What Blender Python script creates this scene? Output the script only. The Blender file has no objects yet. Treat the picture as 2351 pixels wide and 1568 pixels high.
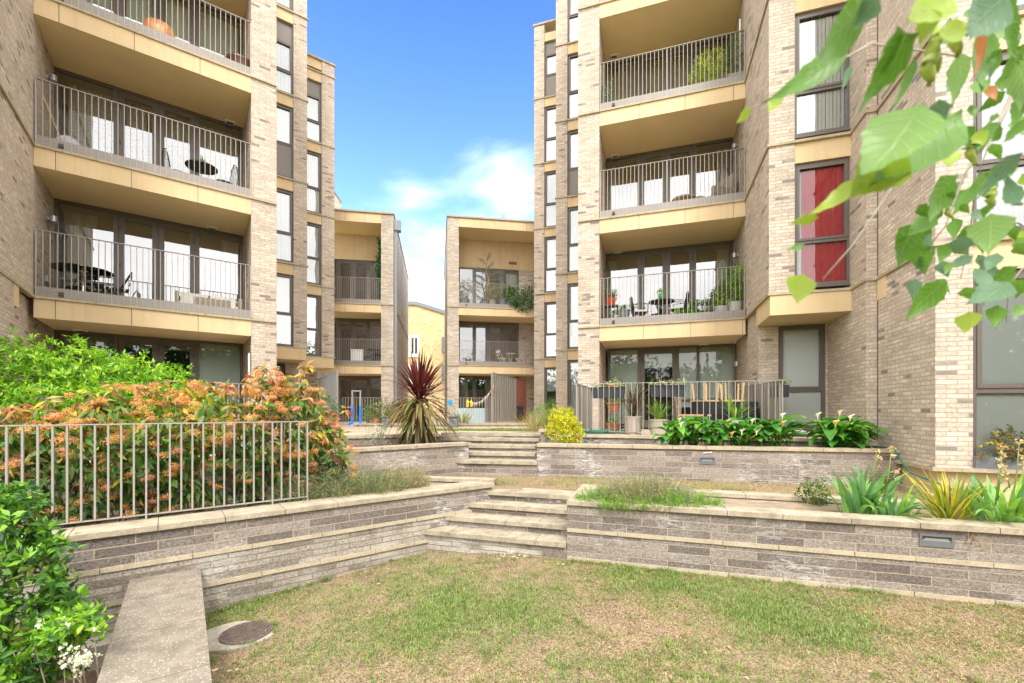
import bpy, math, random
import numpy as np
from mathutils import Vector, Matrix, noise
R = math.radians
rng = np.random.default_rng(7)
random.seed(7)
scene = bpy.context.scene
COL = scene.collection

# ---------------- camera, world, sun, exposure ----------------
CX, CY, FO, CAMZ = 1175.5, 942.0, 1020.0, 1.9      # principal column, horizon row, focal length (all in 2351-px units), eye height
cam_d = bpy.data.cameras.new('camera'); cam = bpy.data.objects.new('camera', cam_d); COL.objects.link(cam)
cam.location = (0, 0, CAMZ); cam.rotation_euler = (R(90), 0, 0)
cam_d.sensor_width = 36; cam_d.lens = 36*FO/2351; cam_d.shift_y = (CY-784)/2351
cam_d.clip_start = 0.05; cam_d.clip_end = 2000
cam_d.dof.use_dof = True; cam_d.dof.focus_distance = 7.5; cam_d.dof.aperture_fstop = 3.0
scene.camera = cam
scene.view_settings.view_transform = 'Standard'; scene.view_settings.look = 'None'
scene.view_settings.gamma = 1; scene.view_settings.exposure = 2.1
scene.render.engine = 'CYCLES'
scene.cycles.max_bounces = 7; scene.cycles.diffuse_bounces = 5; scene.cycles.glossy_bounces = 3
scene.cycles.transparent_max_bounces = 12; scene.cycles.transmission_bounces = 3
scene.cycles.caustics_reflective = False; scene.cycles.caustics_refractive = False
SUN_EL, SUN_AZ = 50.0, 173.0     # azimuth clockwise from +Y (camera looks along +Y): behind the camera, a little right
w = bpy.data.worlds.new('World'); scene.world = w; w.use_nodes = True
nt = w.node_tree; nt.nodes.clear()
def N(tree, typ, **kw):
    n = tree.nodes.new(typ)
    for k, v in kw.items():
        if k.startswith('i_'): n.inputs[k[2:].replace('_', ' ')].default_value = v
        else: setattr(n, k, v)
    return n
sky = N(nt, 'ShaderNodeTexSky', sky_type='NISHITA', sun_disc=False, sun_elevation=R(SUN_EL), sun_rotation=R(SUN_AZ), air_density=1.0, dust_density=0.4, ozone_density=2.2)
tc = N(nt, 'ShaderNodeTexCoord'); L = nt.links.new
mp = N(nt, 'ShaderNodeMapping'); mp.inputs['Scale'].default_value = (1.0, 1.0, 2.3); mp.inputs['Location'].default_value = (1.35, 0.2, 2.15)
L(tc.outputs['Generated'], mp.inputs['Vector'])
nz = N(nt, 'ShaderNodeTexNoise', i_Scale=2.3, i_Detail=7.0, i_Roughness=0.52, i_Distortion=0.3); L(mp.outputs[0], nz.inputs['Vector'])
sep = N(nt, 'ShaderNodeSeparateXYZ'); L(tc.outputs['Generated'], sep.inputs[0])
def M(op, a=None, b=None, c=None, clamp=False, tree=None):
    t = tree or nt
    n = t.nodes.new('ShaderNodeMath'); n.operation = op; n.use_clamp = clamp
    for i, x in enumerate((a, b, c)):
        if x is None: continue
        if isinstance(x, (int, float)): n.inputs[i].default_value = x
        else: t.links.new(x, n.inputs[i])
    return n.outputs[0]
def ramp(tree, fac, stops, interp='LINEAR'):
    n = tree.nodes.new('ShaderNodeValToRGB'); n.color_ramp.interpolation = interp
    e = n.color_ramp.elements
    while len(e) < len(stops): e.new(0.5)
    for i, (p, c) in enumerate(stops):
        e[i].position = p; e[i].color = (c, c, c, 1) if isinstance(c, (int, float)) else (*c, 1)
    if fac is not None: tree.links.new(fac, n.inputs[0])
    return n.outputs[0]
def mixc(tree, fac, a, b, blend='MIX'):
    n = tree.nodes.new('ShaderNodeMix'); n.data_type = 'RGBA'; n.blend_type = blend
    for sock, x in ((n.inputs[0], fac), (n.inputs[6], a), (n.inputs[7], b)):
        if isinstance(x, (int, float)): sock.default_value = x
        elif isinstance(x, tuple): sock.default_value = (*x, 1)
        else: tree.links.new(x, sock)
    return n.outputs[2]
# sky gap in view: blue with soft banks low down; behind the camera: bright cloud deck, spread unseen overhead and sideways as added fill light
behind = M('MULTIPLY_ADD', sep.outputs['Y'], -9.0, 5.6, clamp=True)  # deck mask: takes in the sides and overhead too, all but the visible gap
low = M('MULTIPLY_ADD', sep.outputs['Z'], -1.15, 0.60)
def bank(v, rad, amp):
    d = nt.nodes.new('ShaderNodeVectorMath'); d.operation = 'DISTANCE'; L(tc.outputs['Generated'], d.inputs[0]); d.inputs[1].default_value = Vector(v).normalized()
    return M('MULTIPLY', M('MULTIPLY_ADD', d.outputs['Value'], -1.0/rad, 1.0, clamp=True), amp)
banks = M('ADD', bank((-.02, 1, .55), .13, .26), M('ADD', bank((-.24, 1, .51), .17, .17), M('ADD', bank((-.22, 1, .22), .26, .30), bank((-.02, 1, .38), .12, .14))))
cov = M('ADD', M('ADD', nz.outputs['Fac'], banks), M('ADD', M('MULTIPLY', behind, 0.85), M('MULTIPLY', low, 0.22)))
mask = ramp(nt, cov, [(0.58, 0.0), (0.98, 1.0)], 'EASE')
tint = ramp(nt, sep.outputs['Z'], [(0.0, (0.78, 0.82, 0.86)), (0.3, (0.62, 0.71, 0.82)), (0.7, (0.28, 0.43, 0.74))])
skycol = mixc(nt, 1.0, sky.outputs[0], tint, 'MULTIPLY')
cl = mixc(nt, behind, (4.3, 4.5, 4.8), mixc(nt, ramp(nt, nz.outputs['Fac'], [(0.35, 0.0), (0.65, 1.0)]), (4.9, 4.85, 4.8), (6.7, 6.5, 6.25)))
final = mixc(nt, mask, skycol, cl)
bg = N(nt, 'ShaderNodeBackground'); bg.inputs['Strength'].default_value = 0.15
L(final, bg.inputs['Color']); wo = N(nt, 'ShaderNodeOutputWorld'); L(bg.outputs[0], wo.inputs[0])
w.cycles.sampling_method = 'MANUAL'; w.cycles.sample_map_resolution = 1024
sd = bpy.data.lights.new('sun', 'SUN'); sd.energy = 0.8; sd.angle = R(14); sd.color = (1.0, 0.96, 0.90)
so = bpy.data.objects.new('sun', sd); COL.objects.link(so)
az, el = R(SUN_AZ), R(SUN_EL)
so.rotation_euler = Vector((math.sin(az)*math.cos(el), math.cos(az)*math.cos(el), math.sin(el))).to_track_quat('Z', 'Y').to_euler()

# ---------------- materials ----------------
MATS = {}
def newmat(name):
    m = bpy.data.materials.new(name); m.use_nodes = True; m.node_tree.nodes.clear(); MATS[name] = m
    t = m.node_tree; o = t.nodes.new('ShaderNodeOutputMaterial'); b = t.nodes.new('ShaderNodeBsdfPrincipled')
    t.links.new(b.outputs[0], o.inputs[0]); return m, t, b, o
def coords(t, kind='Object', scale=(1, 1, 1)):
    tc = t.nodes.new('ShaderNodeTexCoord'); mp = t.nodes.new('ShaderNodeMapping'); mp.inputs['Scale'].default_value = scale
    t.links.new(tc.outputs[kind], mp.inputs[0]); return mp.outputs[0]
def noise_t(t, vec, scale, detail=4, rough=0.55, dist=0.0):
    n = N(t, 'ShaderNodeTexNoise', i_Scale=scale, i_Detail=float(detail), i_Roughness=rough, i_Distortion=dist); t.links.new(vec, n.inputs['Vector']); return n.outputs['Fac']
def bump(t, b, h, strength=0.3, dist=0.01):
    n = t.nodes.new('ShaderNodeBump'); n.inputs['Strength'].default_value = strength; n.inputs['Distance'].default_value = dist
    t.links.new(h, n.inputs['Height']); t.links.new(n.outputs[0], b.inputs['Normal'])
def simple(name, col, rough=0.6, metal=0.0, var=0.12, nscale=6.0, bumps=0.0, bscale=60, spec=0.5, sheen=0):
    m, t, b, o = newmat(name)
    v = coords(t); n = noise_t(t, v, nscale)
    f = ramp(t, n, [(0.25, 1-var), (0.75, 1+var)])
    t.links.new(mixc(t, 1.0, tuple(col), f, 'MULTIPLY'), b.inputs['Base Color'])
    b.inputs['Roughness'].default_value = rough; b.inputs['Metallic'].default_value = metal
    b.inputs['Specular IOR Level'].default_value = spec
    if bumps: bump(t, b, noise_t(t, v, bscale), bumps, 0.005)
    return m
def brick(name, c_lo, c_hi, c_dark, mortar, bw, rh, ms, dark=0.05, cluster=0.16, split=0.4, efflo=0.0, stain=0.0, offset=0.5, pale=None, v0=0.0, bstr=0.6, tex=(.80, 1.16), nsc=22):
    m, t, b, o = newmat(name)
    uv = coords(t, 'UV'); uv.node.inputs['Location'].default_value = (0, -v0, 0); obv = coords(t)
    # wobble the courses slightly so joints are not ruler straight
    wn = N(t, 'ShaderNodeTexNoise', i_Scale=5.0, i_Detail=3.0); t.links.new(obv, wn.inputs['Vector'])
    wob = t.nodes.new('ShaderNodeVectorMath'); wob.operation = 'MULTIPLY_ADD'; t.links.new(wn.outputs['Color'], wob.inputs[0]); wob.inputs[1].default_value = (0.012*bw/.25, 0.008, 0); t.links.new(uv, wob.inputs[2])
    def bt(c1, c2, mo):
        n = t.nodes.new('ShaderNodeTexBrick'); n.offset = offset; n.offset_frequency = 2
        for k, v in (('Color1', c1), ('Color2', c2), ('Mortar', mo)): n.inputs[k].default_value = (*v, 1)
        n.inputs['Scale'].default_value = 1; n.inputs['Mortar Size'].default_value = ms; n.inputs['Mortar Smooth'].default_value = 0.25
        n.inputs['Brick Width'].default_value = bw; n.inputs['Row Height'].default_value = rh; n.inputs['Bias'].default_value = 0
        t.links.new(wob.outputs[0], n.inputs['Vector']); return n
    r = bt((0, 0, 0), (1, 1, 1), (0.5, 0.5, 0.5))
    rv = t.nodes.new('ShaderNodeRGBToBW'); t.links.new(r.outputs['Color'], rv.inputs[0]); rv = rv.outputs[0]
    n1 = noise_t(t, obv, nsc, 5, 0.65); n2 = noise_t(t, obv, 0.75, 3); n3 = noise_t(t, obv, 1.6, 6, 0.6)
    base = ramp(t, rv, [(0.0, c_lo), (0.45, tuple((a+b_)/2*1.02 for a, b_ in zip(c_lo, c_hi))), (0.8, c_hi), (1.0, pale or c_hi)])
    base = mixc(t, 1.0, base, ramp(t, n1, [(0.36, tex[0]), (0.64, tex[1])]), 'MULTIPLY')
    thr = M('MULTIPLY_ADD', M('SUBTRACT', n2, 0.42, tree=t), cluster*4, dark, tree=t)
    sharp = M('MULTIPLY', M('SUBTRACT', thr, rv, tree=t), 40.0, clamp=True, tree=t)
    sharp = M('MULTIPLY', sharp, ramp(t, n1, [(0.30, 0.35), (0.5, 1.0)]), tree=t)
    base = mixc(t, sharp, base, c_dark)
    if stain:
        s1 = noise_t(t, coords(t, 'Object', (1, 1, .6)), 1.1, 5, 0.6)
        base = mixc(t, M('MULTIPLY', ramp(t, s1, [(0.46, 0.0), (0.60, 1.0)]), stain, tree=t), base, (0.62, 0.585, 0.53))
    col = mixc(t, r.outputs['Fac'], base, mortar)
    col = mixc(t, 1.0, col, ramp(t, n3, [(0.3, 0.90), (0.7, 1.07)]), 'MULTIPLY')
    if efflo:
        e1 = noise_t(t, obv, 1.3, 3, 0.5); e2 = noise_t(t, coords(t, 'Object', (1, 1, 4)), 8.0, 7, 0.75, 0.6)
        ef = M('MULTIPLY', ramp(t, e1, [(0.50, 0.0), (0.64, .85)]), ramp(t, e2, [(0.50, 0.0), (0.58, 1.0)]), tree=t)
        col = mixc(t, M('MULTIPLY', ef, efflo, tree=t), col, (0.72, 0.72, 0.72))
    t.links.new(col, b.inputs['Base Color']); b.inputs['Roughness'].default_value = 0.9; b.inputs['Specular IOR Level'].default_value = 0.2
    h = M('ADD', M('MULTIPLY', r.outputs['Fac'], -1.0, tree=t), M('MULTIPLY', noise_t(t, obv, 35, 6, 0.7), split, tree=t), tree=t)
    bump(t, b, h, bstr, 0.012)
    return m
brick('brick_buff', (0.475, 0.39, 0.315), (0.595, 0.505, 0.415), (0.23, 0.20, 0.18), (0.41, 0.335, 0.27), 0.245, 0.0667, 0.0075, dark=0.015, cluster=0.11, pale=(0.66, 0.57, 0.46))
brick('brick_pale', (0.46, 0.40, 0.33), (0.60, 0.53, 0.44), (0.3, 0.27, 0.23), (0.34, 0.27, 0.20), 0.245, 0.075, 0.008, dark=0.0, cluster=0.02, pale=(0.66, 0.60, 0.52), split=0.25)
brick('brick_yellow', (0.58, 0.42, 0.21), (0.70, 0.54, 0.30), (0.45, 0.26, 0.1), (0.66, 0.52, 0.32), 0.24, 0.075, 0.008, dark=0.02, cluster=0.1)
brick('stone_grey', (0.185, 0.155, 0.14), (0.35, 0.30, 0.262), (0.15, 0.13, 0.125), (0.47, 0.385, 0.285), 0.47, 0.0957, 0.0068, dark=0.01, cluster=0.0, tex=(.62, 1.34), nsc=48, split=1.6, efflo=0.85, offset=0.37, bstr=1.0, v0=.41)
brick('stone_grey_washed', (0.23, 0.195, 0.168), (0.42, 0.372, 0.32), (0.14, 0.125, 0.12), (0.30, 0.24, 0.165), 0.43, 0.070, 0.0062, dark=0.0, cluster=0.0, tex=(.64, 1.32), nsc=48, split=1.6, efflo=0.9, stain=0.62, offset=0.37, bstr=1.0, v0=.368)
def stone(name, c0, c1, nscale=7.0, speck=0.0, rough=0.88, moss=0.0, bstr=0.35):
    m, t, b, o = newmat(name); v = coords(t)
    base = ramp(t, noise_t(t, v, nscale, 6, 0.65), [(0.3, c0), (0.7, c1)])
    base = mixc(t, 1.0, base, ramp(t, noise_t(t, v, 70, 3, 0.6), [(0.35, 0.80), (0.65, 1.14)]), 'MULTIPLY')
    if speck:
        vo = N(t, 'ShaderNodeTexVoronoi', i_Scale=55.0); t.links.new(v, vo.inputs['Vector'])
        sp = M('MULTIPLY', ramp(t, vo.outputs['Distance'], [(0.18, 1.0), (0.27, 0.0)]), ramp(t, noise_t(t, v, 40, 2), [(0.45, 0.0), (0.55, 1.0)]), tree=t)
        base = mixc(t, M('MULTIPLY', sp, speck, tree=t), base, (0.62, 0.58, 0.52))
    if moss:
        base = mixc(t, M('MULTIPLY', ramp(t, noise_t(t, v, 3.1, 6, 0.7), [(0.48, 0.0), (0.66, 1.0)]), moss, tree=t), base, (0.16, 0.14, 0.10))
    t.links.new(base, b.inputs['Base Color']); b.inputs['Roughness'].default_value = rough; b.inputs['Specular IOR Level'].default_value = 0.25
    bump(t, b, noise_t(t, v, 90, 5, 0.7), bstr, 0.006); return m
stone('coping_stone', (0.33, 0.275, 0.20), (0.49, 0.42, 0.315), moss=0.55)
stone('coping_clean', (0.38, 0.31, 0.215), (0.52, 0.435, 0.305), moss=0.22)
stone('step_stone', (0.30, 0.255, 0.19), (0.47, 0.405, 0.30), moss=0.7, speck=0.25)
stone('band_stone', (0.42, 0.35, 0.25), (0.54, 0.46, 0.335), moss=0.15)
stone('aggregate', (0.17, 0.142, 0.112), (0.30, 0.255, 0.205), speck=1.0, moss=0.35)
stone('concrete', (0.30, 0.265, 0.215), (0.46, 0.41, 0.335), moss=0.3)
stone('paving', (0.44, 0.36, 0.25), (0.60, 0.50, 0.36), nscale=2.5, moss=0.3, bstr=0.15)
def tanmat(name, col):
    m, t, b, o = newmat(name); v = coords(t); vs = coords(t, 'Object', (7, 7, .35))
    c = mixc(t, 1.0, tuple(col), ramp(t, noise_t(t, v, 1.1, 3), [(.25, .90), (.75, 1.08)]), 'MULTIPLY')
    c = mixc(t, M('MULTIPLY', ramp(t, noise_t(t, vs, 1.0, 5, .65), [(.50, 0), (.72, 1)]), .30, tree=t), c, (0.36, 0.29, 0.19))
    c = mixc(t, 1.0, c, ramp(t, noise_t(t, v, 130, 2), [(.3, .93), (.7, 1.05)]), 'MULTIPLY')
    t.links.new(c, b.inputs['Base Color']); b.inputs['Roughness'].default_value = .82; b.inputs['Specular IOR Level'].default_value = .3; bump(t, b, noise_t(t, v, 90, 3), .12, .005)
tanmat('render_tan', (0.68, 0.515, 0.305))
simple('render_tan_soffit', (0.86, 0.68, 0.42), 0.85, var=0.06, nscale=1.0, bumps=0.06, bscale=120)  # same tan render as the fascia, colour lightened to lift the shaded undersides
simple('frame_brown', (0.125, 0.105, 0.09), 0.42, var=0.06)
simple('frame_dark', (0.05, 0.043, 0.038), 0.5, var=0.05)
simple('spandrel', (0.20, 0.175, 0.15), 0.5, var=0.05, nscale=2)
simple('rail_paint', (0.33, 0.30, 0.265), 0.38, var=0.06, metal=0.15)
simple('rail_light', (0.40, 0.375, 0.34), 0.35, var=0.06, metal=0.2)
simple('kick_paint', (0.26, 0.23, 0.205), 0.40, var=0.05, metal=0.1)
simple('zinc', (0.20, 0.22, 0.235), 0.45, var=0.1, metal=0.3)
simple('white_paint', (0.78, 0.78, 0.76), 0.5, var=0.04)
simple('cream_metal', (0.74, 0.70, 0.60), 0.45, var=0.04)
simple('black_metal', (0.02, 0.02, 0.022), 0.4, var=0.1)
simple('black_cloth', (0.018, 0.018, 0.02), 0.9, var=0.2)
simple('chrome', (0.6, 0.6, 0.6), 0.15, metal=1.0, var=0.02)
simple('cushion', (0.66, 0.63, 0.58), 0.9, var=0.06, nscale=4)
simple('wicker', (0.30, 0.25, 0.20), 0.8, var=0.3, nscale=45, bumps=0.8, bscale=55)
simple('wicker_dark', (0.035, 0.038, 0.048), 0.55, var=0.35, nscale=45, bumps=0.8, bscale=55)
simple('terracotta', (0.50, 0.21, 0.10), 0.7, var=0.15)
simple('copper_glaze', (0.72, 0.33, 0.13), 0.3, var=0.15)
simple('brown_glaze', (0.16, 0.08, 0.045), 0.35, var=0.2)
simple('orange_pot', (0.60, 0.10, 0.025), 0.5, var=0.1)
simple('pot_taupe', (0.43, 0.36, 0.31), 0.6, var=0.07)
simple('pot_white', (0.62, 0.60, 0.56), 0.5, var=0.06)
simple('pot_grey', (0.16, 0.17, 0.185), 0.6, var=0.1)
simple('green_glaze', (0.05, 0.22, 0.04), 0.2, var=0.2)
simple('wood_pale', (0.58, 0.38, 0.20), 0.55, var=0.15, nscale=12)
simple('wood_red', (0.27, 0.095, 0.05), 0.7, var=0.3, nscale=9)
simple('wood_grey', (0.35, 0.31, 0.27), 0.8, var=0.2)
simple('blue_plastic', (0.02, 0.20, 0.62), 0.4, var=0.05)
simple('sky_plastic', (0.04, 0.40, 0.72), 0.4, var=0.05)
simple('yellow_plastic', (0.80, 0.55, 0.02), 0.4, var=0.05)
simple('hose_green', (0.01, 0.13, 0.10), 0.35, var=0.1)
simple('bark', (0.20, 0.15, 0.11), 0.9, var=0.3, nscale=25, bumps=0.5)
simple('twig', (0.26, 0.19, 0.13), 0.8, var=0.25, nscale=25)
simple('twig_grey', (0.40, 0.34, 0.28), 0.8, var=0.25, nscale=25)
simple('lamp_steel', (0.45, 0.46, 0.47), 0.35, metal=0.5, var=0.05)
simple('lamp_grey', (0.17, 0.185, 0.205), 0.45, metal=0.2, var=0.08)
simple('cover_blue', (0.40, 0.53, 0.56), 0.8, var=0.1, nscale=3)
simple('soil', (0.10, 0.07, 0.047), 0.95, var=0.45, nscale=14, bumps=0.8, bscale=40, spec=0.1)
simple('soil_dry', (0.30, 0.235, 0.165), 0.95, var=0.3, nscale=9, bumps=0.6, bscale=50, spec=0.1)
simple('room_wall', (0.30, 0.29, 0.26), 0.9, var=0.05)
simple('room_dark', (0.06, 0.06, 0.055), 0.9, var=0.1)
simple('iron_rust', (0.115, 0.085, 0.07), 0.7, var=0.3, nscale=20, bumps=0.4)
simple('pink_cloth', (0.62, 0.16, 0.22), 0.8, var=0.05)
simple('teal_cloth', (0.35, 0.62, 0.56), 0.8, var=0.05)
simple('paper', (0.80, 0.80, 0.80), 0.8, var=0.02)
simple('grey_ink', (0.35, 0.35, 0.36), 0.8, var=0.02)
simple('tyre', (0.03, 0.03, 0.03), 0.7)
def cloth(name, col, trans=0.35, pattern=None):
    m, t, b, o = newmat(name); v = coords(t)
    c = tuple(col)
    if pattern:
        vo = N(t, 'ShaderNodeTexNoise', i_Scale=14.0, i_Detail=3.0, i_Distortion=2.5); t.links.new(v, vo.inputs['Vector'])
        c = mixc(t, ramp(t, vo.outputs['Fac'], [(0.54, 0.0), (0.58, 0.75)]), tuple(col), pattern)
    b.inputs['Roughness'].default_value = 0.9
    tr = t.nodes.new('ShaderNodeBsdfTranslucent'); mx = t.nodes.new('ShaderNodeMixShader'); mx.inputs[0].default_value = trans
    if isinstance(c, tuple): b.inputs['Base Color'].default_value = (*c, 1); tr.inputs[0].default_value = (*c, 1)
    else: t.links.new(c, b.inputs['Base Color']); t.links.new(c, tr.inputs[0])
    t.links.new(b.outputs[0], mx.inputs[1]); t.links.new(tr.outputs[0], mx.inputs[2]); t.links.new(mx.outputs[0], o.inputs[0]); return m
cloth('curtain_white', (0.82, 0.82, 0.80), 0.12); cloth('curtain_cream', (0.62, 0.64, 0.52)); cloth('curtain_floral', (0.60, 0.62, 0.54), pattern=(0.22, 0.25, 0.22))
cloth('curtain_red', (0.66, 0.035, 0.05), 0.05); cloth('blind_green', (0.68, 0.76, 0.66), 0.08); cloth('blind_white', (0.90, 0.94, 0.91), 0.08); cloth('blind_grey', (0.36, 0.38, 0.33), 0.1); cloth('plastic_bag', (0.75, 0.76, 0.80), 0.4)
def glass(name, base=0.20, gain=1.7, tint=(0.93, 0.96, 0.95), wob=0.02):
    m, t, b, o = newmat(name); t.nodes.remove(b)
    fr = t.nodes.new('ShaderNodeFresnel'); fr.inputs[0].default_value = 1.55
    f = M('MULTIPLY_ADD', fr.outputs[0], gain, base, clamp=True, tree=t)
    tr = t.nodes.new('ShaderNodeBsdfTransparent'); tr.inputs[0].default_value = (*tint, 1)
    gl = t.nodes.new('ShaderNodeBsdfGlossy'); gl.inputs['Roughness'].default_value = 0.0; gl.inputs[0].default_value = (0.97, 0.98, 1, 1)
    bp = t.nodes.new('ShaderNodeBump'); bp.inputs['Strength'].default_value = wob; bp.inputs['Distance'].default_value = 0.05
    t.links.new(noise_t(t, coords(t), 1.6, 1), bp.inputs['Height']); t.links.new(bp.outputs[0], gl.inputs['Normal'])
    mx = t.nodes.new('ShaderNodeMixShader'); t.links.new(f, mx.inputs[0]); t.links.new(tr.outputs[0], mx.inputs[1]); t.links.new(gl.outputs[0], mx.inputs[2])
    t.links.new(mx.outputs[0], o.inputs[0]); return m
glass('glass'); glass('glass_high', base=0.15, gain=1.5); glass('glass_soft', base=0.03, gain=1.0, tint=(.97, .99, .98)); glass('glass_clear', base=0.03, gain=1.0, tint=(0.86, 0.93, 0.94))
def leafmat(name, col, var=0.25, trans=0.35, rough=0.45, spec=0.4):
    m, t, b, o = newmat(name); v = coords(t)
    f = ramp(t, noise_t(t, v, 11, 3), [(0.25, 1-var), (0.75, 1+var)])
    c = mixc(t, 1.0, tuple(col), f, 'MULTIPLY')
    t.links.new(c, b.inputs['Base Color']); b.inputs['Roughness'].default_value = rough; b.inputs['Specular IOR Level'].default_value = spec
    tr = t.nodes.new('ShaderNodeBsdfTranslucent'); c2 = mixc(t, 1.0, c, (1.25, 1.35, 0.7), 'MULTIPLY'); t.links.new(c2, tr.inputs[0])
    mx = t.nodes.new('ShaderNodeMixShader'); mx.inputs[0].default_value = trans
    t.links.new(b.outputs[0], mx.inputs[1]); t.links.new(tr.outputs[0], mx.inputs[2]); t.links.new(mx.outputs[0], o.inputs[0]); return m
for nme, c in dict(leaf_bright=(0.22, 0.44, 0.035), leaf_lime=(0.38, 0.58, 0.05), leaf_mid=(0.085, 0.215, 0.035), leaf_dark=(0.035, 0.105, 0.028), leaf_deep=(0.022, 0.062, 0.02),
                   leaf_olive=(0.17, 0.19, 0.045), leaf_yellow=(0.50, 0.42, 0.045), leaf_gold=(0.72, 0.64, 0.03), leaf_bronze=(0.36, 0.16, 0.045), leaf_red=(0.27, 0.035, 0.045), leaf_peach=(0.60, 0.33, 0.13),
                   flower_orange=(0.80, 0.45, 0.18), flower_rust=(0.68, 0.34, 0.12), flower_pink=(0.76, 0.38, 0.28), flower_white=(0.82, 0.82, 0.74), flower_dry=(0.62, 0.43, 0.23),
                   straw=(0.50, 0.385, 0.21), straw_pale=(0.58, 0.48, 0.29), grass_green=(0.18, 0.255, 0.065), grass_lime=(0.29, 0.355, 0.10), grass_dull=(0.22, 0.24, 0.09),
                   rosemary=(0.26, 0.29, 0.14), rosemary_dry=(0.42, 0.34, 0.24), maroon=(0.155, 0.035, 0.030), maroon_dark=(0.07, 0.02, 0.02), cord_green=(0.25, 0.20, 0.075), cord_brown=(0.19, 0.115, 0.045),
                   iris_blue=(0.14, 0.30, 0.12), iris_green=(0.22, 0.42, 0.11), calla_green=(0.075, 0.27, 0.04), calla_light=(0.17, 0.40, 0.06), phorm=(0.22, 0.26, 0.03), leaf_blue=(0.17, 0.25, 0.23),
                   birchx=(0.13, 0.28, 0.035), dead_leaf=(0.45, 0.17, 0.05), rose_leaf=(0.13, 0.11, 0.05), far_green=(0.03, 0.085, 0.02), far_green2=(0.075, 0.15, 0.03)).items():
    leafmat(nme, c)
def birchmat(name, col, vein):
    m = leafmat(name, col, .18, .42, .4); t = m.node_tree; uv = coords(t, 'UV'); sx = t.nodes.new('ShaderNodeSeparateXYZ'); t.links.new(uv, sx.inputs[0])
    ab = M('ABSOLUTE', sx.outputs['X'], tree=t); ph = M('MULTIPLY_ADD', ab, -2.2, M('MULTIPLY', sx.outputs['Y'], 8.5, tree=t), tree=t)
    rib = ramp(t, M('FRACT', ph, tree=t), [(.0, 1.0), (.10, 0.0), (.92, 0.0), (1.0, 1.0)]); mid = ramp(t, ab, [(.0, 1.0), (.06, 0.0)]); v_ = M('MAXIMUM', rib, mid, tree=t)
    b = t.nodes['Principled BSDF']; src = b.inputs['Base Color'].links[0].from_socket; c = mixc(t, M('MULTIPLY', v_, .55, tree=t), src, vein); t.links.new(c, b.inputs['Base Color'])
    for n in t.nodes:
        if n.type == 'BSDF_TRANSLUCENT': t.links.new(c, n.inputs[0])
    bump(t, b, v_, .4, .002)
birchmat('birch', (0.12, 0.27, 0.03), (.30, .42, .12)); birchmat('birch_pale', (0.19, 0.34, 0.08), (.42, .50, .25)); birchmat('birch_yellow', (0.33, 0.46, 0.04), (.5, .55, .15)); birchmat('birch_grey', (0.14, 0.26, 0.14), (.28, .38, .25))
MATS['maroon'].node_tree.nodes['Mix Shader'].inputs[0].default_value = 0.15
# lawn ground: dry soil, straw and moss patches
m, t, b, o = newmat('lawn_ground'); v = coords(t)
c = ramp(t, noise_t(t, v, 1.5, 6, 0.6), [(0.36, (0.225, 0.155, 0.11)), (0.5, (0.30, 0.215, 0.145)), (0.64, (0.19, 0.155, 0.085))])
c = mixc(t, ramp(t, noise_t(t, v, 9, 6, 0.7), [(0.4, 0.0), (0.62, 0.6)]), c, (0.31, 0.235, 0.14))
c = mixc(t, 1.0, c, ramp(t, noise_t(t, v, 60, 5, 0.7), [(0.38, 0.38), (0.62, 1.5)]), 'MULTIPLY')
t.links.new(c, b.inputs['Base Color']); b.inputs['Roughness'].default_value = 0.95; b.inputs['Specular IOR Level'].default_value = 0.1
bump(t, b, noise_t(t, v, 45, 6, 0.7), 0.8, 0.02)

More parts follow.
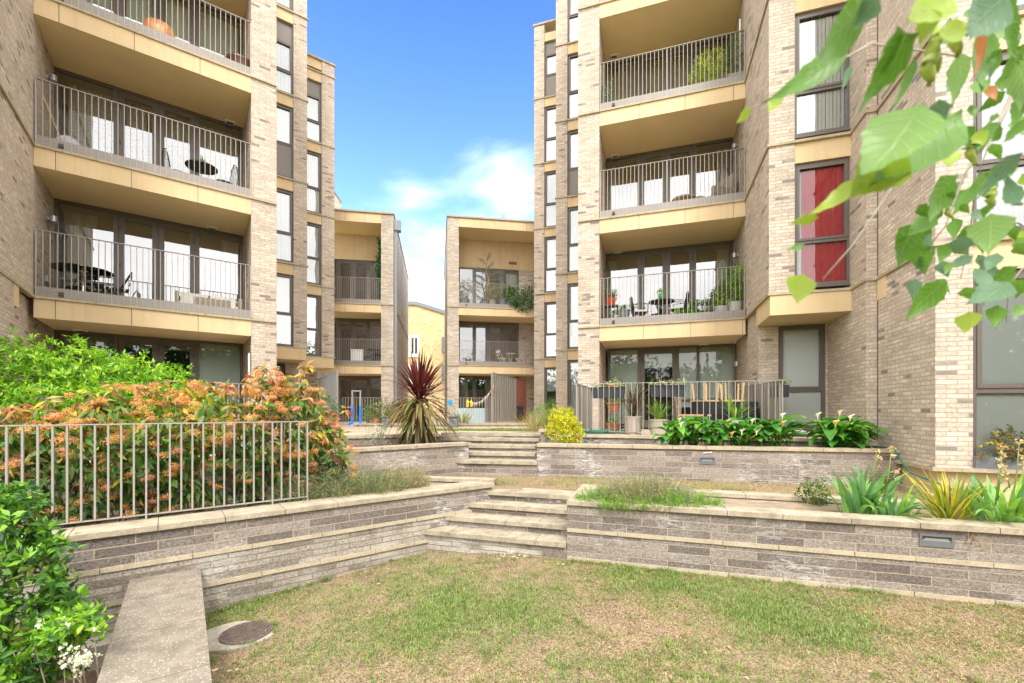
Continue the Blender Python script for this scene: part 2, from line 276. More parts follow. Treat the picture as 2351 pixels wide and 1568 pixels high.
# ---------------- mesh helpers ----------------
class MB:
    def __init__(s): s.v = []; s.f = []; s.uv = []; s.m = []
    def face(s, pts, uvs=None, mi=0):
        k = len(s.v); s.v.extend(tuple(p) for p in pts); s.f.append(tuple(range(k, k+len(pts)))); s.uv.append(uvs or [(0, 0)]*len(pts)); s.m.append(mi)
    def box8(s, c, uvn, mi=0):   # c: 8 corners, index bits s,t,z ; uvn: (s0,s1,t0,t1,z0,z1)
        s0, s1, t0, t1, z0, z1 = uvn; ss = (s0, s1); tt = (t0, t1); zz = (z0, z1)
        def P(a, b_, d): return c[a+2*b_+4*d]
        for q, kind in ((((0, 1, 0), (1, 1, 0), (1, 1, 1), (0, 1, 1)), 0), (((1, 0, 0), (0, 0, 0), (0, 0, 1), (1, 0, 1)), 0),
                        (((0, 0, 0), (0, 1, 0), (0, 1, 1), (0, 0, 1)), 1), (((1, 1, 0), (1, 0, 0), (1, 0, 1), (1, 1, 1)), 1),
                        (((0, 1, 1), (1, 1, 1), (1, 0, 1), (0, 0, 1)), 2), (((0, 0, 0), (1, 0, 0), (1, 1, 0), (0, 1, 0)), 2)):
            uv = [((ss[a], zz[d]) if kind == 0 else (tt[b_]+s0*1.7, zz[d]) if kind == 1 else (ss[a], tt[b_])) for a, b_, d in q]
            s.face([P(*x) for x in q], uv, mi)
    def fbox(s, fr, s0, s1, t0, t1, z0, z1, mi=0):
        if s0 > s1: s0, s1 = s1, s0
        if t0 > t1: t0, t1 = t1, t0
        s.box8([fr.p((s0, s1)[i & 1], (t0, t1)[(i >> 1) & 1], (z0, z1)[(i >> 2) & 1]) for i in range(8)], (s0, s1, t0, t1, z0, z1), mi)
    def box(s, x0, x1, y0, y1, z0, z1, mi=0, rot=0.0, ctr=(0, 0)):
        c = math.cos(rot); sn = math.sin(rot); o = []
        for i in range(8):
            x = (x0, x1)[i & 1]; y = (y1, y0)[(i >> 1) & 1]; z = (z0, z1)[(i >> 2) & 1]
            dx, dy = x-ctr[0], y-ctr[1]; o.append((ctr[0]+dx*c-dy*sn, ctr[1]+dx*sn+dy*c, z))
        s.box8(o, (x0, x1, y0, y1, z0, z1), mi)
    def tube(s, pts, r, n=6, mi=0, cap=True):
        pts = [Vector(p) for p in pts]; rr = r if isinstance(r, (list, tuple)) else [r]*len(pts); rings = []
        up = Vector((0, 0, 1))
        for i, p in enumerate(pts):
            d = (pts[min(i+1, len(pts)-1)]-pts[max(i-1, 0)]); d = d.normalized() if d.length > 1e-9 else Vector((0, 0, 1))
            a = d.cross(up if abs(d.dot(up)) < 0.95 else Vector((1, 0, 0))).normalized(); b_ = d.cross(a)
            k = len(s.v); s.v.extend(tuple(p+(a*math.cos(2*math.pi*j/n)+b_*math.sin(2*math.pi*j/n))*rr[i]) for j in range(n)); rings.append(k)
        for a, b_ in zip(rings, rings[1:]):
            for j in range(n):
                s.f.append((a+j, b_+j, b_+(j+1) % n, a+(j+1) % n)); s.uv.append([(0, 0)]*4); s.m.append(mi)
        if cap:
            s.f.append(tuple(rings[0]+j for j in range(n))); s.uv.append([(0, 0)]*n); s.m.append(mi)
            s.f.append(tuple(rings[-1]+j for j in reversed(range(n)))); s.uv.append([(0, 0)]*n); s.m.append(mi)
    def lathe(s, c, prof, n=20, mi=0, sx=1, sy=1):
        rings = []
        for r, z in prof:
            k = len(s.v); s.v.extend((c[0]+r*sx*math.cos(2*math.pi*j/n), c[1]+r*sy*math.sin(2*math.pi*j/n), c[2]+z) for j in range(n)); rings.append(k)
        for a, b_ in zip(rings, rings[1:]):
            for j in range(n):
                s.f.append((a+j, a+(j+1) % n, b_+(j+1) % n, b_+j)); s.uv.append([(0, 0)]*4); s.m.append(mi)
    def poly(s, pts, z0, z1, mi=0, mtop=None):   # extruded plan polygon
        n = len(pts); acc = 0
        area = sum(pts[i][0]*pts[(i+1) % n][1]-pts[(i+1) % n][0]*pts[i][1] for i in range(n))
        if area < 0: pts = pts[::-1]
        for i in range(n):
            a, b_ = pts[i], pts[(i+1) % n]; l = math.hypot(b_[0]-a[0], b_[1]-a[1])
            s.face([(*a, z0), (*b_, z0), (*b_, z1), (*a, z1)], [(acc, z0), (acc+l, z0), (acc+l, z1), (acc, z1)], mi); acc += l
        s.face([(*p, z1) for p in pts], [p for p in pts], mi if mtop is None else mtop)
        s.face([(*p, z0) for p in pts[::-1]], [p for p in pts[::-1]], mi)
def rootloc(p):
    while p is not None and p.parent is not None: p = p.parent
    return p.location if p is not None else Vector((0, 0, 0))
def setp(o, label=None, cat=None, group=None, kind=None):
    if label: o['label'] = label
    if cat: o['category'] = cat
    if group: o['group'] = group
    if kind: o['kind'] = kind
    return o
def obj(name, mb, mats, parent=None, smooth=False, label=None, cat=None, group=None, kind=None, bevel=0, loc=None):
    me = bpy.data.meshes.new(name)
    off = Vector(loc) if loc is not None else rootloc(parent)
    vv = np.array(mb.v, dtype=np.float64).reshape(-1, 3)-np.array(off)
    me.from_pydata(vv.tolist(), [], mb.f)
    uvl = me.uv_layers.new(name='UVMap'); uvl.data.foreach_set('uv', np.array([c for f in mb.uv for c in f], dtype=np.float32).ravel())
    if isinstance(mats, str): mats = [mats]
    for x in mats: me.materials.append(MATS[x])
    me.polygons.foreach_set('material_index', np.array(mb.m, dtype=np.int32))
    if smooth: me.polygons.foreach_set('use_smooth', np.ones(len(mb.f), dtype=bool))
    me.update()
    o = bpy.data.objects.new(name, me); COL.objects.link(o)
    if parent is not None: o.parent = parent
    elif loc is not None: o.location = loc
    if bevel:
        md = o.modifiers.new('bevel', 'BEVEL'); md.width = bevel; md.segments = 1; md.limit_method = 'ANGLE'; md.angle_limit = R(50)
    return setp(o, label, cat, group, kind)
def thing(name, label, cat, loc=(0, 0, 0), group=None, rz=0.0):
    o = bpy.data.objects.new(name, None); COL.objects.link(o); o.location = loc; o.rotation_euler = (0, 0, rz); o.empty_display_size = 0.1
    return setp(o, label, cat, group)
def copy_tree(o, parent=None, loc=None, rz=None, label=None, scale=None):
    c = o.copy(); COL.objects.link(c); c.parent = parent
    if loc is not None: c.location = loc
    if rz is not None: c.rotation_euler = (0, 0, rz)
    if scale is not None: c.scale = (scale,)*3
    if label: c['label'] = label
    for ch in [x for x in bpy.data.objects if x.parent == o]: copy_tree(ch, c)
    return c
class Fr:
    def __init__(s, o, d):
        l = math.hypot(*d); s.o = o; s.d = (d[0]/l, d[1]/l); s.n = (s.d[1], -s.d[0])
    def xy(s, a, t=0.0): return (s.o[0]+s.d[0]*a+s.n[0]*t, s.o[1]+s.d[1]*a+s.n[1]*t)
    def p(s, a, t, z): x, y = s.xy(a, t); return (x, y, z)
    def su(s, u, t=0.0):
        k = (u-CX)/FO; ox, oy = s.o[0]+s.n[0]*t, s.o[1]+s.n[1]*t
        return (k*oy-ox)/(s.d[0]-k*s.d[1])
    def zv(s, v, a, t=0.0): return CAMZ+(CY-v)/FO*s.xy(a, t)[1]
    def ang(s): return math.atan2(s.d[1], s.d[0])
def G(u, v, z):     # plan position of the point seen at (u, v) when its height z is known
    Y = (z-CAMZ)*FO/(CY-v); return ((u-CX)/FO*Y, Y)
def D(u, v, Y): return ((u-CX)/FO*Y, Y, CAMZ+(CY-v)/FO*Y)

# numpy foliage -----------------------------------------------------------
def unit(a): return a/np.maximum(np.linalg.norm(a, axis=-1, keepdims=True), 1e-9)
def np_mesh(name, V, F, mi, mats, parent=None, smooth=False, **kw):
    me = bpy.data.meshes.new(name); off = np.array(kw.pop('loc')) if kw.get('loc') is not None else np.array(rootloc(parent))
    loc = tuple(off) if parent is None else None; kw.pop('loc', None)
    V = V-off; k = F.shape[1]
    me.vertices.add(len(V)); me.vertices.foreach_set('co', V.astype(np.float32).ravel())
    me.loops.add(F.size); me.loops.foreach_set('vertex_index', F.astype(np.int32).ravel())
    me.polygons.add(len(F)); me.polygons.foreach_set('loop_start', np.arange(0, F.size, k, dtype=np.int32)); me.polygons.foreach_set('loop_total', np.full(len(F), k, dtype=np.int32))
    for x in mats: me.materials.append(MATS[x])
    me.polygons.foreach_set('material_index', mi.astype(np.int32))
    if smooth: me.polygons.foreach_set('use_smooth', np.ones(len(F), dtype=bool))
    me.update(calc_edges=True); me.validate()
    o = bpy.data.objects.new(name, me); COL.objects.link(o)
    if parent is not None: o.parent = parent
    elif loc: o.location = loc
    return setp(o, kw.get('label'), kw.get('cat'), kw.get('group'), kw.get('kind'))
def leaf_arrays(P, Dv, Nv, Ln, Wd, curl=0.15, fold=0.12, wide=0.45):
    n = len(P); Dv = unit(Dv); S = unit(np.cross(Dv, Nv)); Nv = unit(np.cross(S, Dv))
    Ln = np.broadcast_to(Ln, (n,))[:, None]; Wd = np.broadcast_to(Wd, (n,))[:, None]
    base = P; tip = P+Dv*Ln-Nv*Ln*curl; mid = P+Dv*Ln*wide-Nv*Wd*fold
    le = P+Dv*Ln*wide+S*Wd*.5+Nv*Wd*fold; ri = P+Dv*Ln*wide-S*Wd*.5+Nv*Wd*fold
    V = np.stack([base, le, mid, ri, tip], 1).reshape(-1, 3)
    b = (np.arange(n)*5)[:, None]
    F = np.concatenate([b+np.array([[0, 2, 1]]), b+np.array([[0, 3, 2]]), b+np.array([[1, 2, 4]]), b+np.array([[2, 3, 4]])], 1).reshape(-1, 3)
    return V, F
def add_leaves(name, P, Dv, Nv, Ln, Wd, mats, weights, parent=None, mi=None, **kw):
    lk = {k: kw.pop(k) for k in ('curl', 'fold', 'wide') if k in kw}
    V, F = leaf_arrays(P, Dv, Nv, Ln, Wd, **lk)
    if mi is None: mi = rng.choice(len(mats), len(P), p=np.array(weights)/sum(weights))
    return np_mesh(name, V, F, np.repeat(mi, 4), mats, parent, **kw)
def blade_arrays(P, az, lean, Ln, Wd, seg=4, droop=1.0, twist=0.0):
    """arching strap leaves: start at P leaning `lean` from vertical toward az, bending by droop radians along the length"""
    n = len(P); Ln = np.broadcast_to(Ln, (n,)); Wd = np.broadcast_to(Wd, (n,)); droop = np.broadcast_to(droop, (n,))
    H = np.stack([np.cos(az), np.sin(az), np.zeros(n)], 1); S = np.stack([-np.sin(az+twist), np.cos(az+twist), np.zeros(n)], 1)
    cur = P.copy(); rows = []
    for i in range(seg+1):
        f = i/seg; wv = Wd*(0.55+0.9*f if f < .5 else (1.0-((f-.5)/.5)**1.6)) ; wv = np.maximum(wv, Wd*0.03)
        rows.append(cur+S*(wv[:, None]*.5)); rows.append(cur-S*(wv[:, None]*.5))
        a = lean+droop*(f**1.2); cur = cur+(H*np.sin(a)[:, None]+np.array([0, 0, 1.])*np.cos(a)[:, None])*(Ln/seg)[:, None]
    V = np.stack(rows, 1).reshape(-1, 3); k = 2*(seg+1); b = (np.arange(n)*k)[:, None]
    F = np.concatenate([b+np.array([[2*i, 2*i+2, 2*i+3, 2*i+1]]) for i in range(seg)], 1).reshape(-1, 4)
    return V, F
def add_blades(name, P, az, lean, Ln, Wd, mats, weights, parent=None, seg=4, droop=1.0, mi=None, **kw):
    V, F = blade_arrays(P, az, lean, Ln, Wd, seg, droop, rng.normal(0, .25, len(P)))
    if mi is None: mi = rng.choice(len(mats), len(P), p=np.array(weights)/sum(weights))
    return np_mesh(name, V, F, np.repeat(mi, seg), mats, parent, **kw)
def rdir(n, up=0.0):
    v = rng.normal(size=(n, 3)); v[:, 2] += up; return unit(v)
def blob_points(blobs, n, surf=0.6, lump=0.22, seed=0):
    vol = np.array([b[3]*b[4]*b[5] for b in blobs])**0.67; idx = rng.choice(len(blobs), n, p=vol/vol.sum()); B = np.array(blobs)[idx]
    d = rdir(n); r = np.where(rng.random(n) < surf, rng.uniform(.82, 1.03, n), rng.random(n)**(1/2.2))
    lm = np.array([noise.noise(Vector((x*2.1+seed, y*2.1, z*2.1))) for x, y, z in d+B[:, :3]*1.3]); r = r*(1+lump*lm*1.6)
    return B[:, :3]+d*r[:, None]*B[:, 3:6], d
def shrub(name, label, cat, base, blobs, n, k, Ln, Wd, mats, weights, group=None, up=0.5, droop=0.0, stems=14, surf=0.6, spread=0.03, sr=0.008, lump=0.22, parent=None, stem_mat='bark', kind=None):
    root = parent or thing(name, label, cat, base, group)
    C, d = blob_points(blobs, n, surf, lump)
    C = C[C[:, 2] > base[2]+0.01]; n = len(C); d = d[:n]
    axis = unit(d+np.array([0, 0, up])+rng.normal(0, .35, (n, 3)))
    P = np.repeat(C, k, 0)+rng.normal(0, spread, (n*k, 3)); A = np.repeat(axis, k, 0)
    Dv = unit(A*0.6+rdir(n*k)*0.95); Dv[:, 2] -= droop; Dv = unit(Dv)
    Nv = unit(A+rdir(n*k)*.35)
    L_ = rng.uniform(.7, 1.2, n*k)*Ln; W_ = rng.uniform(.8, 1.15, n*k)*Wd
    cm = rng.choice(len(mats), n, p=np.array(weights)/sum(weights)); mi = np.repeat(cm, k); sw = rng.random(n*k) < .35
    mi = np.where(sw, rng.choice(len(mats), n*k, p=np.array(weights)/sum(weights)), mi)
    add_leaves('foliage', P, Dv, Nv, L_, W_, mats, weights, root, mi=mi)
    if stems:
        mb = MB(); b = Vector(base)
        for i in rng.choice(n, min(stems, n), replace=False):
            c = Vector(C[i]); s0 = b+Vector((rng.normal(0, .05), rng.normal(0, .05), 0)); mid = s0.lerp(c, .5)+Vector(rng.normal(0, .04, 3))
            mb.tube([s0, mid, c], [sr, sr*.7, sr*.35], 5)
        obj('stem', mb, stem_mat, root, smooth=True)
    return root
# ================= levels and plan frames =================
DL = (0.805, 0.593); DR = (0.952, -0.3058); DF = (0.9864, 0.1644)
LT = Fr((-9.458, 8.774), DL); RT = Fr((2.445, 12.44), DR)
LF = Fr((-5.81, 21.8), DF); RF = Fr((-3.30, 22.67), DF)
TER = 1.37; MID = 0.65
LZ = [TER]+[4.17+3.005*k for k in range(6)]     # left tower coping levels (ground, first, ...)
RZ = [TER]+[4.27+3.01*k for k in range(6)]
FZ = [TER, 4.11, 7.10, 11.55]; QZ = [TER, 4.23, 7.23, 11.83]

def coping(mb, fr, s0, s1, t0, t1, z, h=0.05, step=0.9):
    n = max(1, round(abs(s1-s0)/step)); a = np.linspace(s0, s1, n+1)
    for x, y in zip(a, a[1:]): mb.fbox(fr, x+.002, y-.002, t0, t1, z-h, z)
def wall_box(parent, fr, s0, s1, t0, t1, z0, z1, mat='brick_buff', name='brick_wall'):
    mb = MB(); mb.fbox(fr, s0, s1, t0, t1, z0, z1); return obj(name, mb, mat, parent)
def curtain(parent, fr, s0, s1, t, z0, z1, mat='curtain_white', amp=0.03, wl=0.11, name='curtain', gather=0.0):
    mb = MB(); n = max(4, int(abs(s1-s0)/wl*6)); a = np.linspace(s0, s1, n+1); ph = random.random()*6
    P = [(x, t+amp*math.sin(i*2*math.pi/6+ph)*(0.7+0.3*math.sin(i*.7+ph))) for i, x in enumerate(a)]
    for (x0, t0), (x1, t1) in zip(P, P[1:]):
        zz = np.linspace(z0, z1, 4)
        for q in range(3):
            g0 = gather*math.sin(q/3*math.pi); g1 = gather*math.sin((q+1)/3*math.pi); c = (s0+s1)/2
            mb.face([fr.p(x0+(c-x0)*g0, t0, zz[q]), fr.p(x1+(c-x1)*g0, t1, zz[q]), fr.p(x1+(c-x1)*g1, t1, zz[q+1]), fr.p(x0+(c-x0)*g1, t0, zz[q+1])])
    return obj(name, mb, mat, parent, smooth=True)
def sheet(parent, fr, s0, s1, t, z0, z1, mat, name='blind', ribs=0):
    mb = MB()
    if ribs:
        a = np.linspace(s0, s1, ribs+1)
        for i, (x, y) in enumerate(zip(a, a[1:])): mb.fbox(fr, x+.006, y-.006, t-.004-.012*(i % 2), t-.012*(i % 2), z0, z1)
    else: mb.fbox(fr, s0, s1, t-.008, t, z0, z1)
    return obj(name, mb, mat, parent)
def room(parent, fr, s0, s1, t, z0, z1, depth=2.6, mat='room_wall'):
    mb = MB(); p = fr.p; q = t-depth
    mb.face([p(s0, q, z0), p(s1, q, z0), p(s1, q, z1), p(s0, q, z1)]); mb.face([p(s0, t, z0), p(s1, t, z0), p(s1, q, z0), p(s0, q, z0)])
    mb.face([p(s0, t, z1), p(s1, t, z1), p(s1, q, z1), p(s0, q, z1)]); mb.face([p(s0, t, z0), p(s0, q, z0), p(s0, q, z1), p(s0, t, z1)]); mb.face([p(s1, t, z0), p(s1, q, z0), p(s1, q, z1), p(s1, t, z1)])
    return obj('room', mb, mat, parent)
def window(parent, fr, s0, s1, t, z0, z1, cells=((1, 'g'),), fw=0.055, depth=0.07, gl='glass_high', cur='curtain_white', label=None, rd=0.9, split=None, cz=(0, 1), rmat='room_wall', fmat='frame_brown', curs=None):
    """a framed window filling s0..s1, z0..z1; cells from bottom to top: (height share, 'g' glass / 'p' panel)"""
    mb = MB(); mb.fbox(fr, s0, s1, t, t-depth, z0, z0+fw*1.25); mb.fbox(fr, s0, s1, t, t-depth, z1-fw, z1)
    mb.fbox(fr, s0, s0+fw, t, t-depth, z0+fw*1.25, z1-fw); mb.fbox(fr, s1-fw, s1, t, t-depth, z0+fw*1.25, z1-fw)
    mb.fbox(fr, s0-.01, s1+.01, t+.05, t, z0-.035, z0-.001)    # projecting metal sill
    gm = MB(); pml = []; za, zb = z0+fw*1.25, z1-fw; tot = sum(c[0] for c in cells); z = za
    xs = [s0+fw, s1-fw] if split is None else [s0+fw, s0+split*(s1-s0), s1-fw]
    for i, (h, ty) in enumerate(cells):
        zt = z+(zb-za)*h/tot; top = i == len(cells)-1
        lo, hi = z+(fw*.5 if i else 0), zt-(0 if top else fw*.5)
        if not top: mb.fbox(fr, s0+fw, s1-fw, t-.004, t-depth+.004, zt-fw*.5, zt+fw*.5)
        if ty == 'g':
            gm.face([fr.p(s0+fw, t-.045, lo), fr.p(s1-fw, t-.045, lo), fr.p(s1-fw, t-.045, hi), fr.p(s0+fw, t-.045, hi)])
            if i or len(cells) == 1:    # opening casement: a second slim frame
                b = fw*.75
                mb.fbox(fr, s0+fw, s0+fw+b, t+.012, t-.04, lo, hi); mb.fbox(fr, s1-fw-b, s1-fw, t+.012, t-.04, lo, hi)
                mb.fbox(fr, s0+fw+b, s1-fw-b, t+.012, t-.04, lo, lo+b); mb.fbox(fr, s0+fw+b, s1-fw-b, t+.012, t-.04, hi-b, hi)
        else:
            pm = MB(); pm.fbox(fr, s0+fw, s1-fw, t-.02, t-.05, lo, hi); pml.append(pm)
        z = zt
    if split is not None: mb.fbox(fr, xs[1]-fw*.4, xs[1]+fw*.4, t-.002, t-depth, za, zb)
    f = obj('window', mb, fmat, parent, label=label)
    if gm.f: obj('pane', gm, gl, f)
    for pm in pml: obj('solid_panel', pm, 'spandrel', f)
    room(f, fr, s0+.01, s1-.01, t-depth, z0, z1, rd, rmat)
    if cur:
        for (a, b_, mt) in (curs or [(0, 1, cur)]):
            curtain(f, fr, s0+fw+a*(s1-s0-2*fw), s0+fw+b_*(s1-s0-2*fw), t-.10, z0+fw+cz[0]*(z1-z0-fw), z0+cz[1]*(z1-z0)-fw*.5, mt, 0.018, 0.085)
    return f
def glazing(parent, fr, t, z0, z1, panes, doors, transom=None, u_end=None, gl='glass', rmat='room_wall', label=None, s_end=None, fm='frame_brown'):
    """full-height balcony screen; panes = list of (s0, s1); doors = indices of the panes that are doors; edges outside are frame"""
    a, b_ = panes[0][0]-.07, (s_end if s_end else panes[-1][1]+.07); gaps = [(a, panes[0][0])]+[(p[1], q[0]) for p, q in zip(panes, panes[1:])]+[(panes[-1][1], b_)]
    mb = MB(); mb.fbox(fr, a, b_, t, t-.09, z0, z0+.06); mb.fbox(fr, a, b_, t, t-.09, z1-.06, z1)
    for i, (x, y) in enumerate(gaps):
        wdt = y-x
        if wdt > .16:   # frame post with a door stile beside it, slim shadow gap between
            c = (x+y)/2; mb.fbox(fr, x, c-.006, t-.02, t-.09, z0+.06, z1-.06); mb.fbox(fr, c+.006, y, t-.02, t-.09, z0+.06, z1-.06); mb.fbox(fr, c-.006, c+.006, t-.05, t-.09, z0+.06, z1-.06)
        else: mb.fbox(fr, x, y, t-.01, t-.09, z0+.06, z1-.06)
    scr = obj('glazed_screen', mb, fm, parent, label=label)
    gm = MB(); dm = MB(); hml = []
    for i, (x, y) in enumerate(panes):
        lo, hi = z0+.06, z1-.06
        if i in doors:
            dm = MB(); dm.fbox(fr, x, y, t-.02, t-.085, lo+.001, lo+.17); dm.fbox(fr, x, y, t-.02, t-.085, hi-.13, hi-.001); dm.fbox(fr, x, x+.015, t-.016, t-.08, lo+.17, hi-.13); dm.fbox(fr, y-.015, y, t-.016, t-.08, lo+.17, hi-.13)
            dd = obj('door', dm, fm, scr)
            lo += .17; hi -= .13
            for zz in (z0+.5, z0+1.2, z1-.45): hm = MB(); hml.append(hm); hm.fbox(fr, x-.075 if i == doors[0] else y+.055, x-.055 if i == doors[0] else y+.075, t+.012, t-.02, zz, zz+.1)
        elif transom: 
            mb2 = MB(); mb2.fbox(fr, x, y, t-.015, t-.085, z0+transom-.03, z0+transom+.03); obj('transom', mb2, fm, scr)
        gm.face([fr.p(x, t-.05, lo), fr.p(y, t-.05, lo), fr.p(y, t-.05, hi), fr.p(x, t-.05, hi)])
    obj('pane', gm, gl, scr)
    for hm in hml: obj('hinge', hm, 'frame_dark', scr)
    room(scr, fr, a, b_, t-.09, z0+.01, z1, 3.2, rmat)
    return scr
def railing(parent, fr, s0, s1, t, z, h=1.32, mat='rail_paint', kick=0.2, name='balcony_railing', pitch=0.104, label=None):
    mb = MB(); n = max(2, round((s1-s0)/pitch)); a = np.linspace(s0+.01, s1-.01, n+1)
    for i, x in enumerate(a):
        mb.fbox(fr, x-.006, x+.006, t-.004, t-.038, z+.01, z+h-.012)
    for x in (a[0], a[-1], a[n//2]): mb.fbox(fr, x+.006, x+.016, t-.004, t-.044, z+.005, z+h-.012)
    r = obj(name, mb, mat, parent, label=label)
    hb = MB(); hb.fbox(fr, s0, s1, t+.004, t-.048, z+h-.012, z+h); obj('handrail', hb, mat, r)
    if kick:
        kb = MB(); bb = MB()
        for i, (x, y) in enumerate(zip(a, a[1:])):
            kb.fbox(fr, x+.0065, y-.006, t-.012, t-.022, z+.012, z+kick)
            if i % 4 in (1, 2):
                for zz in (.06, .135): bb.fbox(fr, (x+y)/2-.009, (x+y)/2+.009, t-.006, t-.012, z+zz, z+zz+.018)
        for f_ in range(len(bb.f)): kb.f.append(tuple(q+len(kb.v) for q in bb.f[f_])); kb.uv.append(bb.uv[f_]); kb.m.append(1)
        kb.v.extend(bb.v); kp = obj('kick_plate', kb, ['kick_paint', 'rail_paint'], r)
        sb = MB(); k = a[3]+.02; sb.fbox(fr, k, k+.075, t+.03, t-.012, z+.05, z+.12); sp = obj('drain_spout', sb, 'frame_dark', r)
    else:
        kb = MB(); kb.fbox(fr, s0, s1, t-.004, t-.044, z+.07, z+.082); obj('bottom_rail', kb, mat, r)
    return r
def slab(parent, fr, s0, s1, tb, z, h=0.42, joints=(), front=0.0, cop=0.05):
    mb = MB(); mb.fbox(fr, s0, s1, front-.02, tb, z-h, z-cop); sl = obj('floor_slab', mb, 'render_tan_soffit', parent)
    e = [s0]+list(joints)+[s1]; pm = MB()
    for x, y in zip(e, e[1:]): pm.fbox(fr, x+.006, y-.006, front, front-.022, z-h-.012, z-cop)
    for x in joints: pm.fbox(fr, x-.0055, x+.0055, front-.008, front-.021, z-h-.01, z-cop-.001, 1)
    obj('fascia', pm, ['render_tan', 'frame_brown'], sl)
    cb = MB(); coping(cb, fr, s0, s1, front+.035, front-.25, z, cop, 0.93); obj('coping', cb, 'coping_clean', sl)
    return sl
def band(parent, fr, s0, s1, t0, t1, z, mat='coping_clean'):
    mb = MB(); coping(mb, fr, s0, s1, t0, t1, z); return obj('stone_band', mb, mat, parent)
def soffit_light(parent, x, y, z, a):
    mb = MB(); mb.box(x-.12, x+.12, y-.07, y+.07, z-.035, z-.001, rot=a, ctr=(x, y)); o = obj('soffit_light', mb, 'white_paint', parent)
    m2 = MB(); m2.box(x-.075, x+.075, y-.035, y+.035, z-.041, z-.0355, rot=a, ctr=(x, y)); obj('diffuser', m2, 'frame_dark', o)
def wall_lamp(parent, fr, s, t, z, side=1):
    mb = MB(); x, y = fr.xy(s, t); mb.box(x-.02, x+.02, y-.035, y+.035, z-.03, z+.03, rot=fr.ang(), ctr=(x, y)); x2, y2 = fr.xy(s+side*.09, t)
    mb.lathe((x2, y2, z-.06), [(0.0, .0), (.062, 0), (.062, .12), (.058, .125), (0, .125)], 16); obj('wall_lamp', mb, 'lamp_steel', parent, smooth=False)
def narrow_bay(parent, fr, sl, sr, wl, wr, t, Z, k0, zt, specs, depth, side, ground=None, mirror=False, L=None):
    """staggered bay: one brick pier plus one tall window strip; sl..sr full width, wl..wr window strip, bands at every floor"""
    if side == 'R': p0, p1 = wr, sr      # pier on the right of the strip
    else: p0, p1 = sl, wl
    wall_box(parent, fr, p0, p1, t, t-depth, Z[k0] if ground is None else Z[0]-.1, zt, name='brick_pier')
    wall_box(parent, fr, wl-(.5 if side == 'R' else 0), wr+(.5 if side == 'L' else 0), t-1.0, t-depth, Z[k0], zt, name='brick_wall')
    cb = MB()
    for k in range(k0, len(Z)):
        z = Z[k]
        if z > zt-.5: break
        cb = MB(); coping(cb, fr, p0-(.0 if side == 'R' else .04), p1+(.04 if side == 'R' else 0), t+.035, t-.06, z, .05, 2)
        cb.fbox(fr, min(wl, wr)-.3*(side == 'R'), wr+.3*(side == 'L'), t+.02, t-.3, z-.05, z); obj('stone_band', cb, 'coping_clean', parent)
        zn = min(Z[k+1] if k+1 < len(Z) else zt, zt)
        fm = MB(); fm.fbox(fr, wl-(.3 if side == 'R' else -.001), wr-(.001 if side == 'R' else -.3), t-.035, t-.3, zn-.42, zn-.051); 
        obj('fascia', fm, 'render_tan', parent)
        sp = specs.get(k, dict()); window(parent, fr, wl, wr, t-.11, z+.03, zn-.425, **sp)
    z = zt; cb = MB(); coping(cb, fr, min(p0, wl)-.05, max(p1, wr)+.05, t+.05, t-.5, z+.03, .07, 2)
    obj('stone_band', cb, 'coping_clean', parent)

# ================= left tower =================
left_tower = thing('apartment_tower', 'buff brick apartment tower on the left, behind the orange flowered hedge', 'apartment building', (*LT.xy(2, -1), TER), None)
B = left_tower
W = LT.su(577); PW = LT.su(635)-W      # balcony width, pillar width
TB = -1.70                              # back plane of the balconies
gp = [(LT.su(a, TB), LT.su(b_, TB)) for a, b_ in ((133.5, 260.3), (284, 351), (375.7, 437.6), (458, 552))]
wall_box(B, LT, W, W+PW, 0, -5.5, TER-.1, 17.6, name='brick_pier')
wall_box(B, LT, gp[-1][1]+.07, W-.001, TB+.02, TB-.3, TER, 17.6)
wall_box(B, LT, -2.5, gp[0][0]-.07, TB-.001, TB-.42, TER, 17.6)
wall_box(B, LT, -2.5, 0, 3.6, TB-.4, LZ[1], 17.6)                        # return wall of the near wing (upper floors)
wall_box(B, LT, -2.5, -.10, 3.6, TB-.4, TER-.1, LZ[1]-.0501)             # ground floor, set back a little
wall_box(B, LT, -.099, .012, 3.6, 1.28, LZ[1]-2.0, LZ[1]-.0502, 'brick_buff')
mb = MB(); mb.fbox(LT, -.099, .02, 1.275, 1.02, LZ[1]-.44, LZ[1]-.0503); obj('lintel', mb, 'render_tan', B)
for k in range(1, 6):
    mb = MB(); n = 6; a = np.linspace(3.6, .04, n+1)
    for x, y in zip(a, a[1:]): mb.fbox(LT, -.05, .035, x-.002, y+.002, LZ[k]-.05, LZ[k])
    obj('stone_band', mb, 'coping_clean', B)
for k in range(1, 6):
    z = LZ[k]
    js = [LT.su(u) for u in ((127, 302, 455) if k == 1 else (127.5, 301.5, 454.5) if k == 2 else (135, 308.5, 459.3))]
    slab(B, LT, 0, W, TB-.3, z, joints=js)
    band(B, LT, W, W+PW, .045, -.02, z)
    if k < 5:
        railing(B, LT, 0.02, W-.01, 0.0, z)
